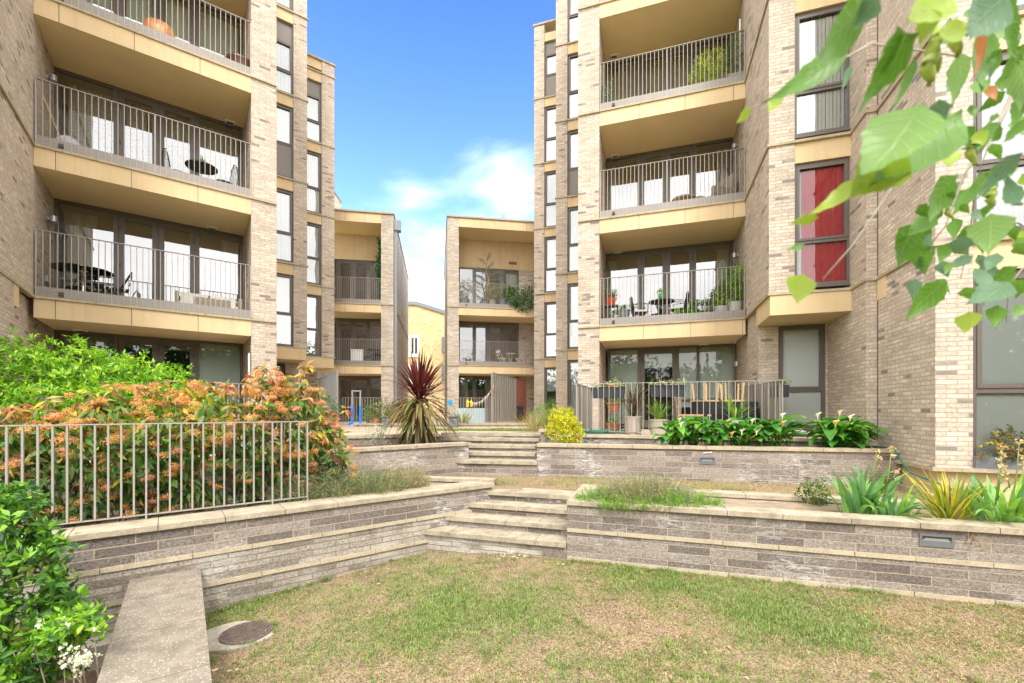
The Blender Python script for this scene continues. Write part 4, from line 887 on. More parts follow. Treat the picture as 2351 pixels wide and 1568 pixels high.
def edge(pts, name='terrace_edge'):
    m = MB()
    for a, b_ in zip(pts, pts[1:]):
        f = Fr(a, (b_[0]-a[0], b_[1]-a[1])); l = math.hypot(b_[0]-a[0], b_[1]-a[1]); coping(m, f, 0, l, .04, -.34, TER+.004, .06, .45)
    return m
em = edge([te.xy(-.55), te.xy(4.55)]); obj('paving_edge', em, 'paving', kind='structure', bevel=.004)
em = edge([(-5.5, 8.9), (-3.75, 9.13), (-1.72, 9.85)]); obj('paving_edge', em, 'coping_stone', kind='structure', bevel=.004)
# small pier beside the yellow bush
pf = Fr(((1239-CX)/FO*8.95, 8.95), (.985, -.17)); root = thing('stone_pier', 'short grey stone pier with a square cap beside the yellow bush', 'pier', pf.p(.14, -.14, CAP2-.1))
mb = MB(); mb.fbox(pf, .02, .275, -.02, -.27, CAP2-.15, 1.46); obj('stone_face', mb, 'stone_grey', root)
mb = MB(); mb.fbox(pf, -.02, .32, .02, -.31, 1.46, 1.515); obj('cap', mb, 'coping_clean', root, bevel=.006)
# lower steps
def stair(name, label, defs, mat='step_stone'):
    """defs: (p_left, p_right, ztop, depth, zriser) front edges of each tread"""
    root = thing(name, label, 'steps', (*defs[0][1], defs[0][4]))
    for (a, b_, zt, dep, zr) in defs:
        f = Fr(a, (b_[0]-a[0], b_[1]-a[1])); l = math.hypot(b_[0]-a[0], b_[1]-a[1])
        m = MB(); n = max(1, round(l/.45)); aa = np.linspace(0, l, n+1)
        for x, y in zip(aa, aa[1:]): q = random.uniform(-.002, .002); m.fbox(f, x+.003, y-.003, q, -dep, zt-.06, zt+q)
        obj('tread', m, mat, root, bevel=.007)
        m = MB(); m.fbox(f, .0, l, -.045, -dep, zr, zt-.061); obj('riser', m, 'stone_grey_washed' if zr < -.1 else 'stone_grey', root)
    return root
def st(ul, vl, ur, vr, zt): return G(ul, vl, zt), G(ur, vr, zt)
S = []
fr1 = W1R
dirs = W1R.d
def steprow(right_pt, left_fr, zt, dep, zr):
    # left end where the step's front line meets the left wall
    d = dirs; a = left_fr.o; e = left_fr.d
    det = -d[0]*e[1]+d[1]*e[0]; rx, ry = a[0]-right_pt[0], a[1]-right_pt[1]
    t = (-rx*e[1]+ry*e[0])/det
    L_ = (right_pt[0]+d[0]*t, right_pt[1]+d[1]*t)
    return (L_, right_pt, zt, dep, zr)
p0 = W1R.xy(.015, .03); H0 = .221
rows = []
for i in range(4):
    rp_ = (p0[0]+.3058*.30*i, p0[1]+.952*.30*i); rows.append(steprow(rp_, Fr(W1L.xy(0, -.01), W1L.d), H0+.143*i, .36 if i < 3 else .42, -.1 if i == 0 else H0+.143*(i-1)-.02))
rows[0] = (rows[0][0], rows[0][1], rows[0][2], rows[0][3], -.12)
stair('lower_steps', 'lower flight of four weathered stone steps rising from the grass', rows)
# upper steps
rows = []
ur = [(1233, 1060.2, .935), (1229, 1041, 1.055), (1229, 1023.5, 1.175), (1238, 1007.5, 1.29), (1241, 995.7, 1.385)]
ul = [1030.5, 1068, 1066, 985, 1012]
yy = 8.28
for i in range(5):
    zt = ur[i][2]; Yr = (zt-CAMZ)*FO/(CY-ur[i][1]); Xr = (ur[i][0]-CX)/FO*Yr
    d = (.985, -.17) if i else (.985, -.17); k = (ul[i]-CX)/FO
    s = (k*Yr-Xr)/(d[0]-k*d[1]); rows.append(((Xr+d[0]*s, Yr+d[1]*s), (Xr, Yr), zt, .5, MID-.1 if i == 0 else ur[i-1][2]-.03))
    print('upper step', i, Xr, Yr)
stair('upper_steps', 'upper flight of five weathered stone steps between the two mid walls', rows, 'step_stone')
# side of lower tread wall right (small return next to the first tread)
# concrete topped low wall running toward the camera
pa = Fr(W1L.xy(-1.548-.0, .0), (.593, -.805))   # along the wall toward the camera
root = thing('garden_wall', 'low wall with a broad speckled concrete top running out from the left retaining wall', 'garden wall', (*pa.xy(1), -.3))
zt = .255; m = MB(); cuts = [0, .62, 1.42, 2.2, 3.2, 4.2]
for x, y in zip(cuts, cuts[1:]): m.fbox(pa, x+.003, y-.003, -.0, -.56, zt-.07, zt)
# frame t axis: n = (d.y,-d.x) = (-.805,-.593): outward is left; shift so the wall spans from the right edge leftwards
m = MB()
for x, y in zip(cuts, cuts[1:]): m.fbox(pa, x+.003, y-.003, .56, 0.0, zt-.07, zt)
obj('wall_top', m, 'aggregate', root, bevel=.006)
m = MB(); m.fbox(pa, 0.0, 4.2, .53, .03, -.6, zt-.071); obj('wall_face', m, 'concrete', root)
# foundation edge under left wall, in the sunken bed
m = MB(); m.fbox(W1L, -5, -1.95, .25, -.01, -.6, -.22); obj('wall_footing', m, 'concrete', kind='structure')
# manhole
mx, my = -2.45, 4.10; mz = lawn_z(mx, my)
root = thing('manhole_cover', 'round rusty patterned manhole cover set in a concrete collar in the grass', 'manhole cover', (mx, my, mz))
m = MB(); n = 26; 
ring = [(mx-.10+(.33+.05*noise.noise(Vector((math.cos(a)*1.5, math.sin(a)*1.5, 4))))*math.cos(a)*1.0, my-.04+(.27+.05*noise.noise(Vector((math.cos(a)*1.5, math.sin(a)*1.5, 8))))*math.sin(a)) for a in np.linspace(0, 2*math.pi, n, endpoint=False)]
m.poly([(float(a), float(b_)) for a, b_ in ring], mz-.12, mz+.022); obj('collar', m, 'concrete', root, bevel=.006)
m = MB(); m.lathe((mx, my, mz), [(.215, .0), (.215, .034), (.20, .036), (0, .036)], 40)
for i in range(-5, 6):
    for j in range(-5, 6):
        x, y = i*.036, j*.036
        if x*x+y*y < .19**2:
            h = (i+j) % 2
            for q in (-.009, .003): 
                if h: m.box(mx+x-.014, mx+x+.014, my+y+q, my+y+q+.006, mz+.036, mz+.041)
                else: m.box(mx+x+q, mx+x+q+.006, my+y-.014, my+y+.014, mz+.036, mz+.041)
obj('cover', m, 'iron_rust', root)
# recessed wall lamps
def recess(fr, s0, s1, z0, z1, label, paper=False):
    root = thing('recess_light', label, 'wall light', fr.p((s0+s1)/2, 0, z0)); b = .022
    m = MB(); m.fbox(fr, s0, s1, .012, -.0, z0, z0+b); m.fbox(fr, s0, s1, .012, 0, z1-b, z1); m.fbox(fr, s0, s0+b, .012, 0, z0+b, z1-b); m.fbox(fr, s1-b, s1, .012, 0, z0+b, z1-b)
    m.fbox(fr, s0+b, s1-b, .009, .002, z0+b, z0+.45*(z1-z0)); obj('bezel', m, 'lamp_grey', root, bevel=.002)
    m = MB(); m.fbox(fr, s0+b, s1-b, .003, .001, z0+.45*(z1-z0), z1-b); obj('lamp_opening', m, 'frame_dark', root)
    m = MB(); m.face([fr.p(s0+b, .0035, z0+.45*(z1-z0)), fr.p(s1-b, .0035, z0+.45*(z1-z0)), fr.p(s1-b-.03, .0075, z1-b-.02), fr.p(s0+b+.03, .0075, z1-b-.02)]); obj('reflector', m, 'lamp_steel', root)
    return root
s0, s1 = W1R.su(2110), W1R.su(2190); recess(W1R, s0, s1, W1R.zv(1252, s0), W1R.zv(1224, s0), 'large grey recessed lamp set in the right front retaining wall')
s0, s1 = W2R.su(1606), W2R.su(1641.5); recess(W2R, s0, s1, W2R.zv(1065, s0), W2R.zv(1049, s0), 'small grey recessed lamp set in the wall below the calla lilies')
a, b_ = W2R.su(1614), W2R.su(1634); m = MB(); m.box8([W2R.p(*q) for q in ((a, .014, 1.142), (b_, .014, 1.155), (a, .018, 1.142), (b_, .018, 1.155), (a, .014, 1.155), (b_, .014, 1.175), (a, .018, 1.155), (b_, .018, 1.175))], (0, 1, 0, 1, 0, 1))
o = obj('paper_scrap', m, 'paper'); setp(o, 'scrap of white paper stuck in the small recessed lamp', 'litter')
# low planter edging far away + strip of grass on the terrace
f = Fr(G(846, 975, TER), (.9864, .0)); root = thing('planter_kerb', 'low stone kerb at the foot of the far fence behind the spiky red plant', 'kerb', (-2, 15.8, TER))
f = Fr((-5.45, 15.2), (1, .02)); m = MB(); coping(m, f, 0, 6.6, .0, -.3, TER+.09, .07, .8); m.fbox(f, 0.02, 6.58, -.03, -.28, TER-.05, TER+.02); obj('kerb_stone', m, 'coping_stone', root)
flat('grass_strip', [(-3.2, 12.7), (2.6, 12.2), (2.8, 13.3), (-3.0, 13.9)], TER-.038, 'grass_dull')

# ---------------- rails and fences ----------------
def fence(name, label, pts, z, h, cat='railing', mat='rail_light', pitch=.105, bars_as_parts=False, group=None, posts=True, br=.10, wbar=.008, deep=.04, top_w=.045):
    root = thing(name, label, cat, (*pts[0], z), group)
    for a, b_ in zip(pts, pts[1:]):
        f = Fr(a, (b_[0]-a[0], b_[1]-a[1])); l = math.hypot(b_[0]-a[0], b_[1]-a[1]); n = max(2, round(l/pitch)); ss = np.linspace(0, l, n+1)
        hb = MB(); hb.fbox(f, -.005, l+.005, top_w/2, -top_w/2, z+h-.012, z+h); obj('handrail', hb, mat, root)
        hb = MB(); hb.fbox(f, 0, l, .018, -.018, z+br-.006, z+br+.006); obj('bottom_rail', hb, mat, root)
        mb = MB(); first = None
        for i, x in enumerate(ss):
            if i % 12 == 0 or i == n:
                pm = MB(); pm.fbox(f, x-.008, x+.008, deep/2+.004, -deep/2-.004, z, z+h-.013); obj('post', pm, mat, root)
            elif bars_as_parts:
                if first is None:
                    bm = MB(); bm.fbox(f, x-wbar, x+wbar, deep/2, -deep/2, z+br+.006, z+h-.0125); first = obj('bar', bm, mat, root); fx = x
                else:
                    c = first.copy(); COL.objects.link(c); c.parent = root; c.location = Vector((f.d[0]*(x-fx), f.d[1]*(x-fx), 0))
            else: mb.fbox(f, x-wbar, x+wbar, deep/2, -deep/2, z+br+.006, z+h-.0125)
        if mb.f: obj('infill_bars', mb, mat, root)
    return root
ra = W1L.xy(W1L.su(705, -.37), -.37); rb = W1L.xy(W1L.su(-60, -.37), -.37)
fence('metal_railing', 'grey metal bar railing on top of the left retaining wall before the orange hedge', [rb, ra], CAP1, 1.005, mat='rail_light', bars_as_parts=True, br=.045, pitch=.100)
# railing in front of the left tower's ground floor terrace
ga = LT.xy(LT.su(330, .9), .9); gb = LT.xy(LT.su(572, .9), .9); 
fence('metal_railing', 'thin pale railing of the left ground floor terrace behind the hedge', [ga, gb], TER, CAMZ+(CY-881)/FO*LT.xy(LT.su(572, .9), .9)[1]-TER, mat='rail_light')
# right ground terrace fence (four sides seen)
tA = ((1324-CX)/FO*9.95, 9.95); tB = (tA[0]+.952*4.35, tA[1]-.3058*4.35)
kk = (1796-CX)/FO; s = (kk*tA[1]-tA[0])/(.952+kk*.3058); tB = (tA[0]+.952*s, tA[1]-.3058*s)
TH = CAMZ+(CY-881)/FO*tA[1]-TER; print('terrace fence h', TH, 'len', s)
fence('terrace_fence', 'grey metal fence round the right ground floor terrace with flower boxes', [tA, tB], TER, TH, 'fence', mat='rail_light', br=.06, pitch=.118, wbar=.0055)
def slat_screen(name, label, p, q, z, h, mat='rail_paint', pitch=.095, w=.06, cat='fence', group=None):
    root = thing(name, label, cat, (*p, z), group); f = Fr(p, (q[0]-p[0], q[1]-p[1])); l = math.hypot(q[0]-p[0], q[1]-p[1])
    m = MB(); n = max(2, round(l/pitch)); ss = np.linspace(0, l, n+1)
    for i, x in enumerate(ss): m.fbox(f, x-w/2, x+w/2, .03*(i % 2), .03*(i % 2)-.03, z+.06, z+h-.012)
    obj('slat_panel', m, mat, root); m = MB(); m.fbox(f, -.02, l+.02, .03, -.03, z+h-.012, z+h); m.fbox(f, 0, l, .012, -.012, z+.05, z+.0595); obj('handrail', m, mat, root); 
    m = MB(); m.fbox(f, -.03, .03-.061, .03, -.03, z, z+h-.013); m.fbox(f, l+.031, l+.06, .03, -.03, z, z+h-.013); obj('post', m, mat, root); return root
nb = (-DR[1]*-1, 0)
slat_screen('slat_fence', 'slatted grey metal side fence at the left end of the right terrace', (tA[0]+.02, tA[1]+.05), (tA[0]+.65, tA[1]+1.9), TER, TH)
slat_screen('slat_fence', 'slatted grey metal side fence at the right end of the right terrace', (tB[0]-.0, tB[1]+.06), RT.xy(W-.05, T0-.75), TER, TH)
# far fence line before the back blocks
fence('far_fence', 'thin grey metal fence across the back terrace behind the spiky red plant', [((787-CX)/FO*17.2, 17.2), ((1150-CX)/FO*17.6, 17.6)], TER, CAMZ+(CY-912.5)/FO*17.3-TER, 'fence', mat='rail_paint')
slat_screen('slat_fence', 'low slatted grey metal gate at the back right terrace', ((1115-CX)/FO*17.4, 17.4), ((1137-CX)/FO*17.9, 17.9), TER, 1.1, pitch=.075)
slat_screen('slat_screen', 'tall slatted grey metal privacy screen at the back right terrace', ((1130-CX)/FO*17.0, 17.0), ((1183-CX)/FO*20.0, 20.0), TER, 1.98, pitch=.13, w=.085, cat='screen')
slat_screen('slat_screen', 'weathered reddish timber end of the privacy screen beside the brick wall', ((1184-CX)/FO*20.1, 20.1), ((1206-CX)/FO*21.6, 21.6), TER, 1.98, 'wood_red', .1, .09, cat='screen')
slat_screen('slat_screen', 'tall slatted grey metal privacy screen at the back left terrace', ((733-CX)/FO*19.6, 19.6), ((774-CX)/FO*15.8, 15.8), TER, 1.95, pitch=.13, w=.085, cat='screen')
# ================= garden plants =================
def sfr(fr, s, t, z): x, y = fr.xy(s, t); return (x, y, z)
# --- orange flowered hedge behind the left railing
prof = [(-60, 1.86), (20, 1.90), (110, 1.93), (200, 1.97), (290, 2.10), (370, 2.06), (450, 2.12), (540, 2.20), (610, 2.36), (665, 2.36), (712, 2.16), (748, 1.80)]
hedge = thing('flowering_hedge', 'tall hedge with orange flower heads and drooping yellow and green leaves behind the railing', 'hedge', (*W1L.xy(W1L.su(400, -.9), -.9), BED))
bl = []
for u, zt_ in prof:
    s = W1L.su(u, -.92); x, y = W1L.xy(s, -.92); bl.append((x, y, .5*(.66+zt_), .34, .34, .5*(zt_-.62)))
C, d = blob_points(bl, 1150, .72, .35); okk = (C[:, 2] > .74) & (C[:, 2] < 2.46); C = C[okk]; d = d[okk]; n = len(C); k = 6
P = np.repeat(C, k, 0)+rng.normal(0, .03, (n*k, 3)); Dv = unit(rdir(n*k)*.9+np.array([0, 0, -.75])); Nv = unit(rdir(n*k)*.5+np.array([0, -.6, .5]))
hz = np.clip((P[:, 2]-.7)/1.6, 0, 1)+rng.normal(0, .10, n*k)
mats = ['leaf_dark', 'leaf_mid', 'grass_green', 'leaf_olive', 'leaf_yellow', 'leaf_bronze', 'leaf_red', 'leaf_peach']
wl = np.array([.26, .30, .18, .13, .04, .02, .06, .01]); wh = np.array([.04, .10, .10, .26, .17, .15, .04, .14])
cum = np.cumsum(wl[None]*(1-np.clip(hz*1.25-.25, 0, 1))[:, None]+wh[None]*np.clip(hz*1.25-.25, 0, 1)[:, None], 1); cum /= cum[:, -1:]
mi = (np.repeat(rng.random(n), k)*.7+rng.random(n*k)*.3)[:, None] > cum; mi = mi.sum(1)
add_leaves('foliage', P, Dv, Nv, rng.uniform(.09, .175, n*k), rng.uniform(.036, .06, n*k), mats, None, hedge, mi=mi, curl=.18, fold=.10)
# upright bunches of bronze leaves on top
tops = [(u, z_+rng.uniform(-.04, .14 if u > 250 else .05)) for u, z_ in prof for _ in range(3)]
P = []; Dv = []
for u, z_ in tops:
    s = W1L.su(u+rng.uniform(-40, 40), -.9); x, y = W1L.xy(s, -.9+rng.uniform(-.25, .3)); c = (x, y, z_+.02)
    for _ in range(9): P.append(np.array(c)+rng.normal(0, .018, 3)); a = rng.uniform(0, 6.28); Dv.append((math.cos(a)*.7, math.sin(a)*.7, rng.uniform(-1.0, .35)))
P = np.array(P); Dv = np.array(Dv); add_leaves('young_leaves', P, Dv, unit(rdir(len(P))*.4+np.array([0, -.5, .6])), rng.uniform(.10, .17, len(P)), rng.uniform(.03, .045, len(P)), ['leaf_bronze', 'leaf_peach', 'leaf_olive', 'leaf_yellow', 'leaf_red'], [.34, .25, .2, .15, .06], hedge, curl=.2)
def panicles(C, axis, rad, m, parent, mats, weights, q=.011, name='flower_head'):
    n = len(C); P = np.repeat(C, m, 0); A = np.repeat(axis, m, 0); dd = rdir(n*m); dd = unit(dd+A*.6); r = np.repeat(rad, m)*rng.uniform(.35, 1.0, n*m)
    P = P+dd*r[:, None]*np.array([1, 1, .62]); cm = np.repeat(rng.choice(len(mats), n, p=np.array(weights)/sum(weights)), m)
    cm = np.where(rng.random(n*m) < .25, rng.choice(len(mats), n*m, p=np.array(weights)/sum(weights)), cm)
    return add_leaves(name, P, rdir(n*m), unit(dd+rdir(n*m)*.5), rng.uniform(.8, 1.6, n*m)*q, rng.uniform(.8, 1.3, n*m)*q, mats, weights, parent, mi=cm, wide=.5)
Cf, df = blob_points(bl, 900, .95, .25)
out = (np.array(W1L.n)[None]*df[:, :2]).sum(1); keep = (out > -.1) | (df[:, 2] > .35); Cf = Cf[keep]; df = df[keep]
hh = np.clip((Cf[:, 2]-.8)/1.4, 0, 1); keep = rng.random(len(Cf)) < .34+.66*hh**1.2; Cf = Cf[keep][:370]; df = df[keep][:370]; Cf[:, 2] = np.maximum(Cf[:, 2], .82)
Cf += df*.06; panicles(Cf, unit(df+np.array([0, 0, .5])), rng.uniform(.05, .088, len(Cf)), 150, hedge, ['flower_orange', 'flower_rust', 'flower_pink', 'leaf_peach'], [.62, .12, .14, .12], q=.0125)
mb = MB()
for i in rng.choice(n, 70, replace=False):
    c = Vector(C[i]); x, y = W1L.xy((c.x-W1L.o[0])*W1L.d[0]+(c.y-W1L.o[1])*W1L.d[1]+rng.normal(0, .12), -.9+rng.normal(0, .12)); b0 = Vector((x, y, .68)); mb.tube([b0, b0.lerp(c, .5)+Vector(rng.normal(0, .04, 3)), c], [.012, .008, .004], 5)
obj('stem', mb, 'bark', hedge, smooth=True)
# --- bright green shrub behind it
shrub('green_shrub', 'large bright green rounded shrub in front of the left ground floor windows', 'shrub', (-6.3, 6.9, 1.15),
      [(-6.55, 6.9, 1.95, 1.0, .75, .95), (-7.5, 6.6, 1.9, .9, .8, 1.02), (-5.6, 6.9, 1.75, .8, .6, .86), (-5.1, 6.95, 1.6, .55, .5, .72), (-6.1, 6.4, 1.6, 1.1, .5, .75)], 3600, 9, .092, .032,
      ['leaf_bright', 'leaf_lime', 'leaf_mid', 'leaf_dark'], [.44, .40, .13, .03], up=1.5, surf=.8, spread=.02, lump=.3)
shrub('feathery_shrub', 'loose grey green feathery shrub rising behind the bright shrub at the far left', 'shrub', (-7.7, 7.3, 1.3), [(-7.8, 7.2, 2.55, .5, .35, .55), (-7.2, 7.4, 2.5, .45, .3, .42), (-6.7, 7.5, 2.45, .35, .3, .35)], 120, 12, .07, .018, ['leaf_blue', 'leaf_mid', 'grass_dull'], [.5, .3, .2], up=.8, spread=.05, stems=16)
# --- dark leaved shrub at the lower left
shrub('evergreen_shrub', 'glossy green shrub filling the lower left corner below the retaining wall', 'shrub', (-3.45, 2.9, -.42),
      [(-3.62, 3.12, .72, .42, .34, .55), (-3.42, 2.85, .15, .40, .34, .55), (-3.8, 3.3, 1.0, .3, .26, .36), (-3.22, 2.78, .12, .24, .2, .26), (-3.12, 3.12, .5, .15, .13, .22), (-3.2, 2.66, -.12, .26, .2, .28)], 820, 8, .085, .034,
      ['leaf_bright', 'leaf_mid', 'leaf_dark', 'leaf_deep', 'leaf_olive'], [.34, .33, .20, .08, .05], up=.7, surf=.8, spread=.018, lump=.35, stems=24)
ws = thing('white_flower_sprig', 'low leafy sprig with a cluster of small white flowers beside the concrete topped wall', 'flower', (-2.72, 2.85, -.42))
shrub('', '', '', (-2.72, 2.85, -.42), [(-2.80, 2.86, .50, .15, .12, .12), (-2.95, 2.92, .44, .13, .12, .12)], 100, 7, .06, .03, ['leaf_bright', 'leaf_mid', 'leaf_lime'], [.5, .35, .15], up=.6, parent=ws, stems=8, spread=.015)
c_ = np.array([(-2.68+rng.normal(0, .045), 2.76+rng.normal(0, .03), .36+rng.normal(0, .04)) for _ in range(34)]+[(-2.78+rng.normal(0, .1), 2.78+rng.normal(0, .04), .54+rng.normal(0, .05)) for _ in range(10)])
panicles(c_, np.tile([[0, -.6, .5]], (len(c_), 1)), np.full(len(c_), .018), 9, ws, ['flower_white'], [1], q=.014)
# --- rosemary / lavender mounds: dense fine upright sprigs
def sprigs(name, label, cat, areas, n, Ln, mats, weights, W=.007, group=None, lean=.55, nd=7, leafL=.03, weights2=None, fall=.8):
    base = areas[0][:3]; root = thing(name, label, cat, base, group); Ps = []; Az = []; Le = []; LL = []
    A = np.array([a[3]*a[4] for a in areas]); idx = rng.choice(len(areas), n, p=A/A.sum())
    for i in idx:
        x, y, z, rx, ry, hgt = areas[i]; r = math.sqrt(rng.random()); a = rng.uniform(0, 6.283)
        Ps.append((x+r*rx*math.cos(a), y+r*ry*math.sin(a), z)); Az.append(a+rng.normal(0, .6)); Le.append(lean*r*rng.uniform(.4, 1.4)); LL.append(hgt*(1-(.35+.2*fall)*r**2)*rng.uniform(.65, 1.15))
    Ps = np.array(Ps); Az = np.array(Az); Le = np.array(Le); LL = np.array(LL); mi = rng.choice(len(mats), n, p=np.array(weights)/sum(weights))
    add_blades('stem', Ps, Az, Le, LL, W*.6, mats, weights, root, seg=3, droop=.25, mi=mi)
    f = np.tile(np.linspace(.25, 1.0, nd), n); k = nd; H = np.stack([np.cos(Az), np.sin(Az), np.zeros(n)], 1)
    a_ = Le[:, None]+.12; Dm = H*np.sin(a_)+np.array([[0, 0, 1.]])*np.cos(a_); P = np.repeat(Ps, k, 0)+np.repeat(Dm*LL[:, None], k, 0)*f[:, None]
    Dv = unit(np.repeat(Dm, k, 0)*.8+rdir(n*k)*.8); add_leaves('foliage', P, Dv, rdir(n*k), leafL*rng.uniform(.6, 1.3, n*k), W, mats, weights, root, mi=np.repeat(mi, k), fold=.05, curl=.05)
    return root
def gz(u, v, z): return (*G(u, v, z), z)
x, y = G(800, 1160, .70)
sprigs('lavender_bush', 'grey green lavender bush spilling beside the end of the orange hedge', 'shrub', [(-2.05, 6.35, .68, .42, .30, .44), (-2.45, 6.1, .68, .34, .26, .42), (-2.8, 5.85, .68, .3, .25, .4)], 2300, .4, ['rosemary', 'grass_dull', 'rosemary_dry', 'leaf_blue'], [.45, .25, .15, .15], group='lavender', W=.010, lean=.8)
sprigs('lavender_bush', 'brown dried lavender bush at the right end of the left bed', 'shrub', [(-1.62, 6.75, .68, .30, .24, .40)], 900, .4, ['rosemary_dry', 'rosemary', 'straw'], [.6, .28, .12], group='lavender', W=.009)
sprigs('heather_mound', 'grey dry heather mound with bright green edges in the right bed', 'shrub', [(1.62, 5.78, .70, .44, .28, .42), (1.95, 5.85, .70, .34, .25, .36)], 1900, .4, ['rosemary_dry', 'rosemary', 'leaf_blue', 'straw_pale'], [.36, .36, .14, .14], W=.010, lean=1.0)
sprigs('creeping_plant', 'bright green low needle plant spreading at the left end of the right bed', 'plant', [(1.12, 5.72, .70, .26, .16, .24), (1.4, 5.45, .70, .3, .13, .17)], 620, .2, ['leaf_bright', 'grass_green', 'leaf_mid'], [.5, .3, .2], lean=1.0, leafL=.035)
sprigs('creeping_plant', 'bright green low needle plant spreading right of the grey heather mound', 'plant', [(2.15, 5.42, .70, .36, .16, .27), (1.8, 5.4, .70, .28, .13, .18)], 620, .2, ['leaf_bright', 'grass_green', 'leaf_mid', 'rosemary'], [.4, .25, .2, .15], lean=1.0, leafL=.035)
# --- cordyline
cx_, cy_ = (963-CX)/FO*9.25, 9.25; cz_ = 2.22
cord = thing('cordyline_palm', 'spiky cordyline with maroon upper leaves and a skirt of drooping khaki leaves', 'plant', (cx_, cy_, 1.16))
n = 125; az_ = rng.uniform(0, 6.283, n); ln = np.abs(rng.normal(0, .5, n)); ln = np.clip(rng.uniform(0, 1.0, n)**.75*1.75, 0, 1.75)
P = np.array([cx_, cy_, cz_])+np.stack([np.cos(az_)*.05, np.sin(az_)*.05, rng.uniform(-.12, .1, n)], 1)
add_blades('upper_leaf', P, az_, ln, rng.uniform(.78, 1.05, n)*(1-.10*ln), .052, ['maroon', 'maroon_dark', 'leaf_red'], [.62, .30, .08], cord, seg=5, droop=rng.uniform(.0, .45, n)).data.name
n = 130; az_ = rng.uniform(0, 6.283, n); P = np.array([cx_, cy_, cz_-.12])+np.stack([np.cos(az_)*.07, np.sin(az_)*.07, rng.uniform(-.30, .06, n)], 1)
add_blades('drooping_leaf', P, az_, rng.uniform(1.15, 1.9, n), rng.uniform(.75, 1.02, n), .056, ['cord_green', 'cord_brown', 'straw', 'maroon_dark', 'leaf_olive'], [.40, .30, .03, .15, .12], cord, seg=6, droop=rng.uniform(.9, 1.5, n))
n = 60; az_ = rng.uniform(0, 6.283, n); P = np.array([cx_, cy_, cz_-.35])+np.stack([np.cos(az_)*.08, np.sin(az_)*.08, rng.uniform(-.3, .1, n)], 1)
add_blades('drooping_leaf', P, az_, rng.uniform(2.2, 2.6, n), rng.uniform(.65, .85, n), .05, ['cord_green', 'cord_brown', 'leaf_olive'], [.5, .3, .2], cord, seg=5, droop=rng.uniform(.3, .6, n))
mb = MB(); mb.tube([(cx_, cy_, 1.1), (cx_+.01, cy_, 1.7), (cx_, cy_, cz_)], [.075, .065, .05], 10); obj('trunk', mb, 'bark', cord, smooth=True)
# --- yellow euonymus
ex, ey = (1296-CX)/FO*8.85, 8.85
shrub('golden_shrub', 'bright yellow leaved evergreen shrub beside the small stone pier', 'shrub', (ex, ey, 1.2), [(ex, ey, 1.52, .33, .25, .32), (ex-.05, ey, 1.72, .26, .2, .24), (ex+.12, ey, 1.45, .25, .2, .25)], 620, 9, .038, .022, ['leaf_gold', 'leaf_lime', 'leaf_yellow', 'grass_lime'], [.62, .2, .1, .08], up=.9, spread=.018, stems=6, surf=.8)
# --- calla lilies
def broad_leaf(mb, base, az, h, L_, W_, lean, mi):
    b0 = Vector(base); hd = Vector((math.cos(az), math.sin(az), 0)); sd_ = Vector((-math.sin(az), math.cos(az), 0)); at = b0+hd*(h*math.sin(lean))+Vector((0, 0, h*math.cos(lean)))
    mb.tube([b0, b0.lerp(at, .55)+Vector((0, 0, .02)), at], [.009, .008, .006], 5, mi)
    rows = []; N_ = 7; el_ = rng.uniform(.05, .75); dr = rng.uniform(.7, 1.5); cur = at-hd*L_*.12; ph = rng.uniform(0, 6); k0 = len(mb.v)
    for i in range(N_+1):
        f = i/N_; wv = W_*.5*(math.sin(math.pi*min(1, f*.93+.10))**.75)*(1.15-.35*f) if i < N_ else .002
        e = el_-dr*f; dirv = hd*math.cos(e)+Vector((0, 0, math.sin(e))); nv = Vector((0, 0, math.cos(e)))-hd*math.sin(e)
        for q in (-1, -.5, 0, .5, 1): rows.append(cur+sd_*(q*wv)+nv*(abs(q)*wv*.38+.012*math.sin(f*14+ph+q*2)*abs(q)))
        cur = cur+dirv*(L_/N_)
    mb.v.extend(tuple(r_) for r_ in rows)
    for i in range(N_):
        for j in range(4): a = k0+i*5+j; mb.f.append((a, a+1, a+6, a+5)); mb.uv.append([(0, 0)]*4); mb.m.append(mi)
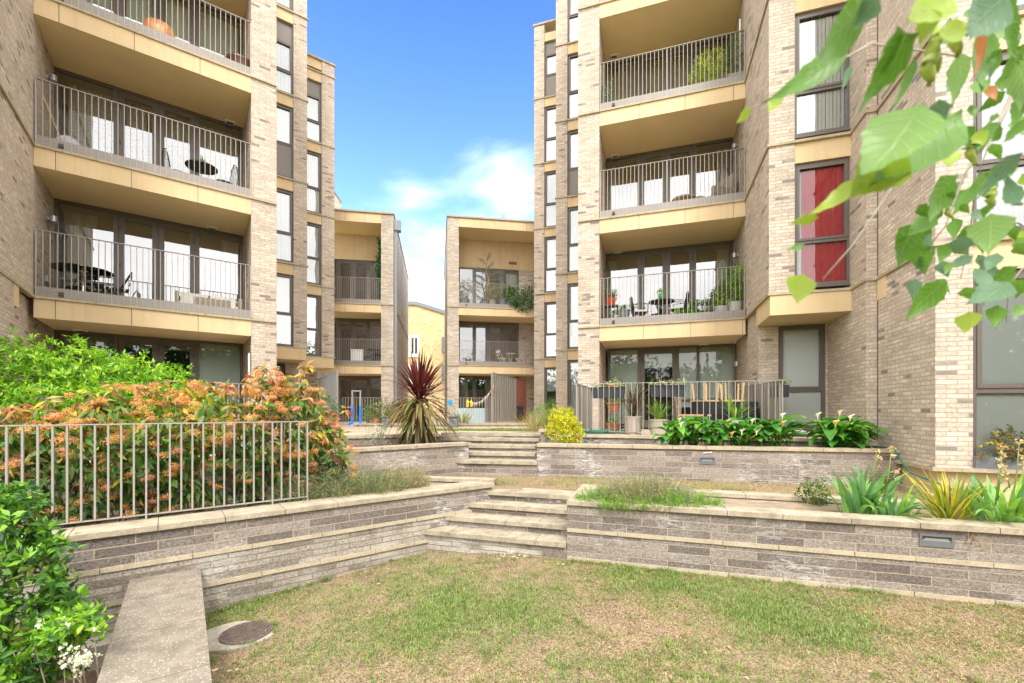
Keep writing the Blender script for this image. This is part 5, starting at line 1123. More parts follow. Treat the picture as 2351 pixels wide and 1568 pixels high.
def calla(label, pts, nl, flowers):
    nl = int(nl*1.25)
    c0 = pts[0]; root = thing('calla_lily', label, 'plant', (c0[0], c0[1], 1.17), 'calla lilies'); mb = MB()
    for i in range(nl):
        c = pts[rng.integers(len(pts))]; az_ = rng.uniform(0, 6.283) if rng.random() < .5 else rng.uniform(3.4, 6.0)
        broad_leaf(mb, (c[0]+rng.normal(0, .07), c[1]+rng.normal(0, .05), 1.17), az_, rng.uniform(.22, .56), rng.uniform(.26, .42), rng.uniform(.14, .22), rng.uniform(.1, .75), int(rng.choice(3, p=[.5, .3, .2])))
    obj('foliage', mb, ['calla_green', 'calla_light', 'leaf_mid'], root, smooth=True)
    for (u, v, Y, dry) in flowers:
        x, y, z = D(u, v+8, Y); m = MB(); c = min(pts, key=lambda q: abs(q[0]-x)); m.tube([(c[0], c[1], 1.17), ((c[0]+x)/2, (c[1]+y)/2, (1.17+z)/2+.05), (x, y, z-.03)], [.009, .008, .007], 6); st_ = obj('flower_stem', m, 'leaf_lime', root, smooth=True)
        m = MB(); n_ = 14; tl = rng.uniform(-.5, .5)
        rings = []
        for r_, zz in ((.005, -.05), (.009, -.02), (.016, .005), (.032, .025), (.044, .035)):
            kk_ = len(m.v)
            for j in range(n_):
                a = 2*math.pi*j/n_; lip = max(0, math.cos(a-tl)); rr = r_*(1+.7*lip*(r_ > .03)); m.v.append((x+rr*math.cos(a), y+rr*math.sin(a)*.8, z+zz+.03*lip*(r_ > .03)+.012*math.sin(3*a)*(r_ > .05)))
            rings.append(kk_)
        for a, b_ in zip(rings, rings[1:]):
            for j in range(n_): m.f.append((a+j, a+(j+1) % n_, b_+(j+1) % n_, b_+j)); m.uv.append([(0, 0)]*4); m.m.append(0)
        obj('flower', m, 'flower_dry' if dry else 'flower_white', root, smooth=True)
        m = MB(); m.tube([(x, y, z-.02), (x, y, z+.05)], [.006, .004], 6); obj('spadix', m, 'leaf_gold', st_)
def bedpt(u): s = W2R.su(u, -.42); return W2R.xy(s, -.42)
calla('wide clump of dark green calla lilies with white flowers in front of the terrace fence', [bedpt(u) for u in (1548, 1590, 1640, 1700, 1755, 1790)], 120, [(1560, 957, 8.2, 0), (1563, 968, 7.9, 0), (1596, 975, 8.0, 1), (1671, 962, 8.0, 1), (1676, 970, 7.9, 0), (1727, 960, 7.9, 0), (1737, 985, 7.6, 0), (1703, 983, 7.7, 0), (1796, 948, 7.7, 0), (1797, 966, 7.6, 1), (1680, 990, 7.6, 1)])
calla('separate clump of calla lilies at the right end of the upper bed', [bedpt(u) for u in (1908, 1928, 1950)], 66, [(1877, 947, 7.5, 0), (1928, 940, 7.4, 0), (1952, 952, 7.3, 0), (1918, 965, 7.2, 1)])
# --- iris, phormium and companions in the right bed
def strap_clump(name, label, cat, c, n, L_, W_, mats, weights, group=None, lean=.75, droop=(.3, 1.3), rad=.12, z=None):
    root = thing(name, label, cat, c, group); az_ = rng.uniform(0, 6.283, n); P = np.array(c)+np.stack([np.cos(az_)*rad*rng.random(n), np.sin(az_)*rad*.6*rng.random(n), np.zeros(n)], 1)
    add_blades('leaf_blade', P, az_, np.abs(rng.normal(0, lean*.6, n)), rng.uniform(.65, 1.1, n)*L_, rng.uniform(.75, 1.15, n)*W_, mats, weights, root, seg=6, droop=rng.uniform(*droop, n)); return root
def stalks(root, lst):
    for (ub, vb, u, v, Y) in lst:
        a = D(ub, vb, Y); b_ = D(u, v, Y); m = MB(); m.tube([a, ((a[0]+b_[0])/2+.01, a[1], (a[2]+b_[2])/2), b_], [.007, .006, .004], 6); obj('flower_stem', m, 'grass_lime', root, smooth=True)
        m = MB(); P = np.array([b_])+rng.normal(0, .012, (16, 3)); P = np.concatenate([P, np.array([b_])+np.array([[0.015, 0, -.08]])+rng.normal(0, .01, (8, 3))])
        add_leaves('dried_flower', P, rdir(len(P), .4), rdir(len(P)), .035, .022, ['flower_dry', 'straw_pale', 'flower_white'], [.6, .3, .1], root)
z_ = .68
def rb(u, Y): return ((u-CX)/FO*Y, Y, z_)
ir = strap_clump('iris', 'blue green sword leaved iris clump with dried flower stalks, left in the right bed', 'plant', rb(1985, 5.15), 46, .64, .055, ['iris_blue', 'iris_green', 'leaf_mid'], [.45, .42, .13], 'irises', rad=.28, droop=(.5, 1.7))
stalks(ir, [(1995, 1110, 2014, 1034, 5.1), (2030, 1140, 2047, 1030, 5.0), (2000, 1105, 2018, 1056, 5.2), (2035, 1120, 2058, 1083, 5.15)])
strap_clump('iris', 'low broad leaved iris clump between the stalks and the striped flax', 'plant', rb(2050, 4.95), 34, .44, .055, ['iris_green', 'iris_blue', 'leaf_lime'], [.5, .35, .15], 'irises', rad=.2, droop=(.6, 1.9))
strap_clump('iris', 'broad leaved iris clump behind and right of the striped flax', 'plant', rb(2235, 5.2), 40, .56, .05, ['iris_green', 'iris_blue', 'leaf_mid'], [.5, .35, .15], 'irises', rad=.25, droop=(.5, 1.7))
strap_clump('striped_flax', 'striped yellow green flax with arching narrow leaves in the right bed', 'plant', rb(2182, 4.75), 130, .64, .021, ['phorm', 'leaf_yellow', 'leaf_gold', 'grass_lime', 'cord_brown'], [.40, .28, .12, .12, .08], lean=1.2, rad=.12, droop=(.1, 1.0))
ir = strap_clump('iris', 'tall green iris clump at the right edge with dried flowers', 'plant', rb(2305, 4.65), 50, .62, .055, ['iris_green', 'iris_blue', 'leaf_bright'], [.5, .3, .2], 'irises', rad=.28, droop=(.5, 1.7))
stalks(ir, [(2290, 1150, 2300, 1028, 4.6), (2325, 1150, 2340, 1015, 4.6), (2285, 1160, 2294, 1055, 4.7), (2318, 1120, 2305, 1072, 4.5), (2345, 1160, 2349, 1050, 4.5)])
x, y, _ = rb(1868, 5.75); shrub('small_bush', 'small dull green leafy bush at the left of the iris clump', 'shrub', (x, y, .68), [(x, y, .84, .20, .16, .16)], 70, 7, .05, .02, ['leaf_dark', 'leaf_olive', 'leaf_mid', 'rosemary'], [.35, .25, .25, .15], spread=.02, stems=10, sr=.004)
s = W1R.su(2240, -2.0)
# brown rose bush in a dark trough against the big right window
s = RT.su(2250, T2+.14)
tr = thing('planter_trough', 'dark trough standing on the plinth before the large right window', 'planter', RT.p(s+.3, T2+.0, BASE))
mb = MB(); mb.fbox(RT, s, s+.75, T2+.03, T2+.055, BASE, BASE+.16); mb.fbox(RT, s, s+.75, T2-.05, T2-.03, BASE+.001, BASE+.16); mb.fbox(RT, s, s+.02, T2+.0295, T2-.0295, BASE+.001, BASE+.16); mb.fbox(RT, s+.73, s+.75, T2+.0295, T2-.0295, BASE+.001, BASE+.16); mb.fbox(RT, s+.02, s+.73, T2+.0295, T2-.0295, BASE+.02, BASE+.13); obj('trough', mb, 'pot_grey', tr)
x, y = RT.xy(s+.42, T2+.05)
shrub('rose_bush', 'brownish rose bush growing in the dark trough at the right edge', 'shrub', (x, y, BASE+.13), [(x-.1, y, 1.36, .34, .16, .14), (x+.25, y-.05, 1.42, .3, .18, .22), (x-.15, y, 1.55, .12, .08, .14)], 120, 7, .05, .028, ['rose_leaf', 'leaf_olive', 'leaf_bronze', 'leaf_yellow'], [.5, .3, .1, .1], spread=.02, stems=26, sr=.005)
# --- small plants left of the steps and on the terrace
x, y = G(870, 1012, 1.2); x, y = (865-CX)/FO*8.6, 8.6
shrub('white_flower_shrub', 'small pale shrub dotted with white flowers left of the spiky cordyline', 'shrub', (x, y, 1.16), [(x, y, 1.38, .30, .2, .20), (x+.05, y, 1.5, .14, .12, .12)], 120, 7, .035, .013, ['rosemary', 'leaf_blue', 'flower_white', 'flower_dry'], [.42, .25, .22, .11], spread=.02, stems=14, sr=.004)
x = (780-CX)/FO*8.2; shrub('dry_twig_shrub', 'low bare brownish twiggy shrub beside the orange hedge on the middle wall bed', 'shrub', (x, 8.2, 1.16), [(x, 8.2, 1.26, .42, .2, .14)], 110, 4, .03, .008, ['rosemary_dry', 'flower_dry', 'rosemary'], [.6, .25, .15], spread=.03, stems=40, sr=.004, stem_mat='twig')
def tuft(name, label, c, n, L_, W_, mats, weights, group=None, rad=.2, droop=(.5, 1.6), lean=.7): return strap_clump(name, label, 'grass', c, n, L_, W_, mats, weights, group, lean, droop, rad)
tuft('ornamental_grass', 'straw coloured arching grass clump beside the upper steps on the terrace', ((1228-CX)/FO*11.6, 11.6, TER-.02), 190, .62, .010, ['straw', 'leaf_yellow', 'grass_dull', 'cord_green'], [.45, .2, .2, .15], 'terrace grasses', rad=.42)
tuft('ornamental_grass', 'green arching grass clump behind the yellow shrub', ((1275-CX)/FO*11.2, 11.2, TER-.02), 260, .80, .011, ['grass_lime', 'grass_green', 'straw', 'leaf_mid'], [.38, .3, .15, .17], 'terrace grasses', rad=.34)
x = (1255-CX)/FO*12.4; shrub('green_shrub', 'small fresh green shrub at the foot of the narrow right tower bay', 'shrub', (x, 12.4, TER-.02), [(x, 12.4, 1.75, .42, .3, .38)], 170, 8, .06, .016, ['leaf_bright', 'leaf_mid', 'grass_lime'], [.45, .3, .25], spread=.03, stems=10)
for (u, Y, w_, h_, lb, mt) in ((868, 15.5, .5, .9, 'bushy evergreen with cream edged leaves before the far fence, left of the cordyline', ['leaf_olive', 'leaf_mid', 'straw_pale', 'leaf_dark']), (915, 15.6, .45, .8, 'bushy evergreen before the far fence just behind the cordyline', ['leaf_olive', 'leaf_mid', 'leaf_dark', 'straw_pale']),
                        (742, 14.2, .45, 1.0, 'soft grey green bush beside the left privacy screen', ['leaf_blue', 'rosemary', 'leaf_mid', 'leaf_dark']), (715, 13.0, .4, .8, 'dark green bush under the left tower bay beside the orange hedge', ['leaf_mid', 'leaf_dark', 'rosemary', 'leaf_blue'])):
    x = (u-CX)/FO*Y; shrub('terrace_bush', lb, 'shrub', (x, Y, TER-.02), [(x, Y, TER+h_*.5, w_, w_*.7, h_*.5)], 170, 8, .085, .028, mt, [.35, .3, .2, .15], group='terrace bushes', spread=.03, stems=8)
for u, lb in ((1062, 'arching straw and green grass clump beside the right bollard'), (940, 'arching grass clump between the cordyline and the left bollard')):
    tuft('ornamental_grass', lb, ((u-CX)/FO*15.4, 15.4, TER-.02), 130, .75, .014, ['grass_dull', 'straw', 'leaf_olive', 'grass_lime'], [.35, .25, .2, .2], 'far grasses', rad=.22)
# weed sprigs by the wall base, fallen leaves
sl = thing('leaf_litter', 'brown fallen leaves and twigs in the sunken corner at the bottom left', 'leaf litter', (-2.6, 2.6, -.4)); sl['kind'] = 'stuff'
P = np.stack([rng.uniform(-3.1, -2.35, 260), rng.uniform(2.2, 3.2, 260), rng.uniform(-.41, -.36, 260)], 1); add_leaves('dead_leaves', P, rdir(260)*np.array([1, 1, .2]), np.tile([[0, 0, 1.]], (260, 1))+rng.normal(0, .3, (260, 3)), .06, .03, ['dead_leaf', 'cord_brown', 'twig', 'leaf_bronze'], [.3, .3, .2, .2], sl)

# ================= grass =================
def turf(name, label, pts_fn, n, mats, hgt, wid, density, green):
    P = pts_fn(n); q = np.array([noise.noise(Vector((p[0]*.75, p[1]*.9, 1.7)))+.5*noise.noise(Vector((p[0]*2.6, p[1]*2.6, 4.2))) for p in P])
    q2 = np.array([noise.noise(Vector((p[0]*1.1+5, p[1]*1.1, 7.7)))+.6*noise.noise(Vector((p[0]*4, p[1]*4, 2.2))) for p in P])
    keep = rng.random(len(P)) < np.clip(density+q*.75+rng.normal(0, .1, len(P)), .12, 1); P = P[keep]; q = q[keep]; q2 = q2[keep]; m = len(P)
    gr = np.clip(green-.05*P[:, 0]+q*.42+q2*.62+rng.normal(0, .17, m), 0, 1)
    mi = np.where(gr < .33, rng.choice([0, 1, 2], m, p=[.58, .25, .17]), np.where(gr < .6, rng.choice([1, 3, 4], m, p=[.25, .45, .3]), rng.choice([3, 4, 5], m, p=[.40, .42, .18])))
    az_ = rng.uniform(0, 6.283, m); lean = np.where(mi < 3, rng.uniform(.9, 1.5, m), rng.uniform(.3, 1.35, m)); Ln = rng.uniform(.5, 1.3, m)*hgt*(1+.6*np.clip(q, 0, 1))
    V, F = blade_arrays(P, az_, lean, Ln, wid*rng.uniform(.7, 1.3, m), 2, rng.uniform(.1, .7, m), rng.normal(0, .3, m))
    o = np_mesh(name, V, F, np.repeat(mi, 2), mats, None, kind='stuff', label=label, cat='grass'); return o
GM = ['straw', 'grass_dull', 'cord_brown', 'grass_green', 'grass_lime', 'leaf_mid']
def lawn_pts(n):
    x = rng.uniform(-3.6, 6.2, n*3); y = rng.uniform(2.3, 6.4, n*3)**1.0
    w1 = (x-W1L.o[0])*W1L.n[0]+(y-W1L.o[1])*W1L.n[1] > .02; w2 = (x-W1R.o[0])*W1R.n[0]+(y-W1R.o[1])*W1R.n[1] > .02
    f0 = Fr(p0, (-dirs[0], -dirs[1])); st_ = (x-p0[0])*W1R.n[0]+(y-p0[1])*W1R.n[1] > -.03
    pth = (x-pa.o[0])*pa.n[0]+(y-pa.o[1])*pa.n[1] < -.02; vis = (np.abs(x) < 1.25*y+.3)
    mh = ((x-mx+.08)/.31)**2+((y-my)/.25)**2 > 1
    ok = w1 & (w2 | (x < .7)) & st_ & pth & vis & mh; x = x[ok][:n]; y = y[ok][:n]
    return np.stack([x, y, [lawn_z(a, b_) for a, b_ in zip(x, y)]], 1)
turf('lawn_grass', 'patchy short grass with straw and bare soil in the foreground', lawn_pts, 230000, GM, .034, .0062, .46, .60)
def edge_pts(n):
    o_ = []
    while len(o_) < n:
        r_ = rng.random()
        if r_ < .45: q_ = W1R.xy(rng.uniform(0, 5.6), abs(rng.normal(.03, .03)))
        elif r_ < .8: q_ = W1L.xy(rng.uniform(-1.7, e1-.75), abs(rng.normal(.03, .03)))
        elif r_ < .92: q_ = pa.xy(rng.uniform(.1, 2.2), -abs(rng.normal(.0, .03))-.005)
        else: a_ = rng.uniform(0, 6.283); q_ = (mx-.08+.32*math.cos(a_), my+.26*math.sin(a_))
        if noise.noise(Vector((q_[0]*1.3, q_[1]*1.3, 6))) > -.15: o_.append((q_[0], q_[1], lawn_z(*q_)))
    return np.array(o_)
tp_ = np.concatenate([lawn_pts(330), edge_pts(230)]); tk = 22; Pt = np.repeat(tp_, tk, 0)+rng.normal(0, .022, (len(tp_)*tk, 3))*np.array([1, 1, 0]); m_ = len(Pt)
V, F = blade_arrays(Pt, rng.uniform(0, 6.283, m_), rng.uniform(.2, 1.1, m_), rng.uniform(.025, .07, m_), .0045*rng.uniform(.7, 1.4, m_), 3, rng.uniform(.2, 1.1, m_), rng.normal(0, .3, m_))
np_mesh('grass_tufts', V, F, np.repeat(np.repeat(rng.choice(3, len(tp_), p=[.45, .35, .2]), tk), 3), ['grass_lime', 'grass_green', 'grass_dull'], None, kind='stuff', label='coarser green tufts standing up in the patchy lawn', cat='grass')
ll_ = lawn_pts(90); Pl = ll_+np.array([0, 0, .02]); add_leaves('fallen_leaves', Pl, rdir(len(Pl))*np.array([1, 1, .2]), np.tile([[0, 0, 1.]], (len(Pl), 1))+rng.normal(0, .25, (len(Pl), 3)), .04, .024, ['dead_leaf', 'cord_brown', 'flower_dry'], [.35, .35, .3], None, kind='stuff', label='small brown fallen leaves scattered over the lawn', cat='leaves')
def mid_pts(n):
    a = rng.random(n); x = -1.2+a*7.6; y = rng.uniform(6.3, 8.6, n)
    ok = ((x-W2R.o[0])*W2R.n[0]+(y-W2R.o[1])*W2R.n[1] > .02) | (x < .45); ok &= ((x-W1R.o[0])*W1R.n[0]+(y-W1R.o[1])*W1R.n[1] < -1.30) ; ok &= ~((x < .75) & (y > 8.25)); ok &= ((x-W1L.o[0])*W1L.n[0]+(y-W1L.o[1])*W1L.n[1] < -.0) | (x > -.35)
    ok &= (y > 7.35-.235*x*0) | (x > .75); ok &= ((x+.877)*W2L.n[0]+(y-8.765)*W2L.n[1] > 0)
    x = x[ok]; y = y[ok]; return np.stack([x, y, np.full(len(x), MID)], 1)
turf('middle_grass', 'strip of dry short grass between the two levels of walls', mid_pts, 60000, ['straw', 'straw_pale', 'rosemary_dry', 'grass_dull', 'grass_lime', 'grass_green'], .05, .005, .75, .30)
def ter_pts(n):
    x = rng.uniform(-3.1, 2.7, n); y = rng.uniform(12.3, 13.7, n); return np.stack([x, y, np.full(n, TER-.04)], 1)
turf('terrace_grass', 'thin strip of green grass on the far terrace', ter_pts, 16000, GM, .05, .008, .7, .62)
# daisies and wide leaf tufts in the lawn
ds = thing('daisy_patch', 'tiny white daisies in the grass beside the manhole cover', 'flowers', (-2.2, 3.3, 0)); 
def daisies(root, pts):
    P = np.array(pts); k = 12; a = np.tile(np.linspace(0, 6.283, k, endpoint=False), len(P)); Pr = np.repeat(P, k, 0); Dv = np.stack([np.cos(a), np.sin(a), np.full(len(a), .15)], 1)
    add_leaves('petals', Pr, Dv, np.tile([[0, 0, 1.]], (len(a), 1)), .015, .005, ['flower_white'], [1], root); m = MB()
    for p in P: m.lathe(tuple(p), [(.0045, 0), (.004, .004), (0, .005)], 8)
    obj('centre', m, 'leaf_gold', root)
daisies(ds, [(-2.28+rng.normal(0, .1), 3.42+rng.normal(0, .06), lawn_z(-2.25, 3.4)+.05) for _ in range(9)])
ds2 = thing('daisy_patch', 'tiny white daisies in the grass at the foot of the lower steps', 'flowers', (.2, 5.6, 0)); daisies(ds2, [(.0+rng.normal(0, .1), 5.62+rng.normal(0, .05), .05) for _ in range(12)]+[(.6+rng.normal(0, .03), 5.35, .05) for _ in range(3)])

# ================= birch branch hanging in the upper right =================
br = thing('birch_branch', 'birch twigs with toothed green leaves and catkins hanging at the upper right', 'branch', D(2250, -60, 1.0))
tw = MB()
def twig(pts, r0, r1): P = [Vector(D(*p)) for p in pts]; n_ = len(P); tw.tube(P, [r0+(r1-r0)*i/(n_-1) for i in range(n_)], 6)
twig([(2290, -200, .95), (2275, -20, .9), (2225, 100, .85), (2180, 260, .83), (2120, 330, .82), (2050, 430, .82), (1960, 560, .85), (1890, 640, .86)], .0045, .0012)
twig([(2210, 130, .86), (2000, 100, .8), (1890, 160, .76), (1800, 215, .75), (1700, 260, .75)], .002, .0008)
twig([(2420, -50, 1.0), (2351, 150, 1.0), (2290, 290, 1.0), (2215, 400, 1.0), (2170, 520, 1.02), (2105, 600, 1.05)], .0045, .0012)
twig([(2420, 60, 1.1), (2340, 200, 1.1), (2270, 330, 1.1), (2240, 420, 1.1), (2225, 560, 1.12), (2205, 640, 1.15)], .0035, .001)
twig([(2300, 240, 1.1), (2180, 460, 1.1), (2110, 510, 1.1)], .0015, .0006)
twig([(2440, 500, 1.1), (2360, 600, 1.1), (2315, 660, 1.1), (2310, 740, 1.15)], .003, .001); twig([(2351, 470, 1.0), (2280, 560, 1.0), (2240, 650, 1.0), (2260, 700, 1.0)], .0015, .0008)
obj('twig', tw, 'twig_grey', br, smooth=True)
def birch_leaf(mb, base, tip, Y, Wr, mi, roll=0.0, bow=.12):
    a = Vector(D(*base, Y)); b_ = Vector(D(*tip, Y+rng.uniform(-.03, .03))); ax = b_-a; L_ = ax.length; ax.normalize()
    view = Vector((a.x, a.y, a.z-CAMZ)).normalized(); nrm = -view; nrm = (nrm-ax*nrm.dot(ax)).normalized(); nrm = Matrix.Rotation(roll, 3, ax) @ nrm; sd_ = ax.cross(nrm)
    prof_ = [0, .10, .34, .50, .52, .47, .40, .32, .235, .155, .075, 0]; N_ = len(prof_)-1; k0 = len(mb.v)
    for i, pw in enumerate(prof_):
        f = i/N_; c = a+ax*(L_*f)-nrm*(L_*bow*math.sin(math.pi*f)*0.9)
        for q in (-1, -.5, 0, .5, 1):
            ww = pw*Wr*L_*q*(1+(.07 if i % 2 else -.05)*(abs(q) == 1)); mb.v.append(tuple(c+sd_*ww+nrm*(abs(q)*pw*Wr*L_*.22)+nrm*(.012*L_*math.sin(i*2.2+q*3))-ax*(abs(q)*.05*L_*(i > 0))))
    for i in range(N_):
        for j in range(4): p_ = k0+i*5+j; mb.f.append((p_, p_+1, p_+6, p_+5)); q0, q1 = -1+j*.5, -.5+j*.5; mb.uv.append([(q0, i/N_), (q1, i/N_), (q1, (i+1)/N_), (q0, (i+1)/N_)]); mb.m.append(mi)
BL = [ # base, tip, distance, width ratio, material, roll
 ((2010, 0), (1870, 170), .62, .55, 0, .9), ((1960, 95), (1745, 240), .66, .33, 0, .5), ((2020, -10), (1955, 75), .6, .9, 3, .3), ((2060, 60), (2010, 210), .62, .6, 0, 1.0), ((2110, 75), (1970, 262), .62, .62, 0, .85),
 ((2120, 235), (1965, 415), .60, .85, 1, .45), ((2190, 240), (2075, 330), .6, .6, 3, .6), ((2210, 250), (1990, 430), .66, .5, 0, .4), ((2080, 330), (1945, 460), .64, 1.0, 2, .2), ((1985, 400), (1845, 500), .66, .35, 2, .6), ((1880, 500), (1810, 515), .7, .4, 2, .4),
 ((1850, 560), (1800, 575), .72, .35, 1, .4), ((1845, 628), (1830, 700), .78, .9, 2, .3), ((1790, 215), (1762, 262), .74, .7, 2, .3), ((1725, 250), (1690, 285), .74, .6, 2, .6), ((1950, 150), (1930, 212), .7, .5, 3, .8),
 ((2300, -40), (2225, 95), .7, .75, 1, .6), ((2225, 60), (2150, 75), .66, .5, 2, .5), ((2290, -10), (2350, 60), .7, .6, 0, .4), ((2190, -20), (2080, 50), .62, .6, 2, .5), ((2320, -20), (2215, 90), .68, .7, 3, .2), ((2140, 20), (2110, 110), .62, .7, 2, .4),
 ((2285, 60), (2255, 210), .85, .5, 0, .9), ((2200, 120), (2185, 250), .8, .55, 1, .7), ((2310, 210), (2240, 262), 1.0, .7, 0, .5), ((2270, 280), (2245, 350), 1.0, .7, 0, .6), ((2351, 120), (2290, 200), .9, .6, 0, .7), ((2360, 270), (2300, 330), .95, .6, 0, .5),
 ((2300, 390), (2262, 400), 1.0, .7, 0, .4), ((2340, 470), (2310, 395), .95, .7, 3, .7), ((2351, 350), (2240, 460), .9, .5, 3, .8), ((2250, 395), (2280, 470), 1.0, .8, 1, .5), ((2200, 400), (2130, 520), .95, .55, 0, .8), ((2240, 420), (2180, 500), 1.0, .6, 0, .8),
 ((2165, 470), (2105, 525), 1.0, .85, 0, .5), ((2150, 490), (2075, 545), 1.0, .7, 0, .4), ((2110, 510), (2060, 620), 1.05, .7, 0, .5), ((2105, 560), (2125, 635), 1.0, .85, 0, .3), ((2140, 520), (2085, 575), 1.05, .75, 0, .6),
 ((2275, 490), (2268, 590), .85, 1.0, 1, .15), ((2240, 560), (2150, 570), .95, .55, 3, .5), ((2235, 585), (2160, 620), 1.0, .6, 3, .6), ((2175, 645), (2075, 740), .9, .55, 0, .4), ((2140, 660), (2120, 700), .95, .6, 1, .3), ((2250, 595), (2310, 640), 1.0, .6, 3, .6), ((2320, 645), (2215, 700), .95, .75, 3, .6), ((2340, 610), (2255, 690), 1.0, .4, 0, .7), ((2225, 715), (2215, 768), 1.0, .9, 2, .3), ((2351, 700), (2325, 730), 1.1, .8, 1, .3), ((2245, 70), (2228, 190), .75, .22, 4, .9), ((2270, 195), (2290, 232), 1.0, .7, 4, .6),
 ((2100, 130), (2040, 262), .64, .5, 0, 1.1), ((2330, 20), (2340, 150), .8, .5, 0, 1.0), ((2330, 140), (2340, 262), .9, .6, 1, .8), ((2300, 110), (2270, 190), .85, .6, 0, .9), ((2351, 210), (2320, 300), .9, .6, 0, .6)]
for (u, v) in [(float(rng.normal(2250, 60)), float(rng.uniform(20, 640))) for _ in range(18)]+list(((2110, 470), (2140, 440), (2175, 560), (2160, 600), (2130, 590), (2205, 470), (2215, 520), (2100, 640), (2245, 300), (2275, 330), (2290, 260), (2320, 380), (2330, 300), (2215, 660), (2290, 700), (2335, 560), (2330, 520), (2345, 650), (2180, 340), (2160, 300), (2230, 240), (2260, 130), (2300, 40), (2240, 10), (2190, 60), (2330, 90), (2150, 10), (2300, 170), (2090, 520), (2120, 545), (2150, 640), (2185, 600), (2200, 560), (2190, 500), (2235, 480), (2250, 540), (2265, 620), (2290, 580), (2300, 500), (2310, 440), (2265, 400), (2225, 330), (2210, 290), (2345, 400), (2348, 100), (2280, 100), (2250, 180))):
    a_ = rng.uniform(-1.0, .9); ln_ = rng.uniform(34, 58); BL.append(((u, v), (u+ln_*math.sin(a_)*-.8, v+ln_*abs(math.cos(a_))), rng.uniform(.9, 1.15), rng.uniform(.6, .95), int(rng.choice([0, 0, 0, 2, 3, 1])), rng.uniform(.2, .9)))
for i, (a, b_, Y, wr, mi_, rl) in enumerate(BL):
    lm = MB(); birch_leaf(lm, a, b_, Y, wr*.74, 0, rl*(1 if i % 2 else -1)); obj('leaf', lm, ['birch', 'birch_pale', 'birch_yellow', 'birch_grey', 'dead_leaf'][mi_], br, smooth=True)
for (a, b_, Y, r_) in (((2145, 60), (2148, 165), .68, .011), ((2140, 110), (2130, 195), .68, .012), ((2200, 50), (2195, 130), .72, .011), ((2278, 430), (2275, 478), .95, .010), ((2170, 470), (2185, 505), 1.0, .006), ((2225, 320), (2235, 380), .98, .010)):
    A = Vector(D(*a, Y)); Bv = Vector(D(*b_, Y)); n_ = 9; cm_ = MB(); cm_.tube([A.lerp(Bv, i/n_)+Vector((.004*math.sin(i), 0, 0)) for i in range(n_+1)], [r_*.8*(.35+.65*math.sin(math.pi*min(1, (i+.8)/n_*.95)))*(1+.12*(i % 2)) for i in range(n_+1)], 10); obj('catkin', cm_, 'birch_yellow', br, smooth=True)
# ================= trees behind the camera, seen mirrored in the ground floor glass =================
for i, (x, y, h_, r_) in enumerate(((-17, -14, 6.5, 3.6), (-9, -17, 6.5, 3.8), (-2, -15, 5.6, 3.6), (5.5, -8.5, 8.0, 3.2), (12.5, -9.5, 9.0, 3.8), (19.5, -7, 9, 4), (26, -3, 9, 4), (-25, -9, 8, 4.2), (4, -24, 8, 5), (-14, -28, 9, 5))):
    shrub('garden_tree', 'broad green tree across the garden, mirrored in the ground floor glass', 'tree', (x, y, -.9), [(x, y, h_*.6, r_, r_*.8, h_*.40), (x+r_*.4, y, h_*.36, r_*.9, r_*.7, h_*.34), (x-r_*.5, y, h_*.33, r_*.9, r_*.7, h_*.32)], 640, 9, .5, .30, ['far_green', 'far_green2', 'leaf_mid'], [.5, .4, .1], group='trees across the garden', spread=.32, stems=8, sr=.12, lump=.35)
# ================= furniture and pots on the balconies =================
def put(root, fr, s, t, z, rz=0.0):
    root.location = (*fr.xy(s, t), z); root.rotation_euler = (0, 0, fr.ang()+rz); return root
def lpot(root, r0, r1, h, mat, rim=.02, name='pot', soil=True):
    m = MB(); m.lathe((0, 0, 0), [(0, 0), (r0, 0), (r1, h-rim*1.5), (r1+rim*.5, h-rim*1.5), (r1+rim*.5, h), (r1-rim*.6, h), (r1-rim*.7, h-.03), (0, h-.03)], 24); return obj(name, m, mat, root)
def pot(label, fr, s, t, z, r0, r1, h, mat, plant=None, group=None, rz=0, name='plant_pot'):
    root = thing(name, label, 'plant pot', (0, 0, 0), group); lpot(root, r0, r1, h, mat)
    if plant: plant(root, h, r1)
    return put(root, fr, s, t, z, rz)
def leafy(hh, rad, mats, wts, L_=.06, W_=.028, n=90, k=7, up=.6, cz=.5):
    def f(root, h, r1):
        shrub('', '', '', (0, 0, h-.05), [(0, 0, h+hh*cz, rad, rad*.85, hh*.5)], n, k, L_, W_, mats, wts, up=up, parent=root, spread=.02, stems=6, sr=.005)
    return f
def grassy(L_, W_, mats, wts, n=60, lean=.6, droop=(.4, 1.5)):
    def f(root, h, r1):
        az_ = rng.uniform(0, 6.283, n); P = np.stack([np.cos(az_)*r1*.4*rng.random(n), np.sin(az_)*r1*.4*rng.random(n), np.full(n, h-.03)], 1)
        add_blades('leaf_blade', P, az_, np.abs(rng.normal(0, lean*.6, n)), rng.uniform(.6, 1.1, n)*L_, W_, mats, wts, root, seg=5, droop=rng.uniform(*droop, n))
    return f
GRN = (['leaf_bright', 'leaf_mid', 'leaf_dark', 'leaf_lime'], [.35, .35, .15, .15])
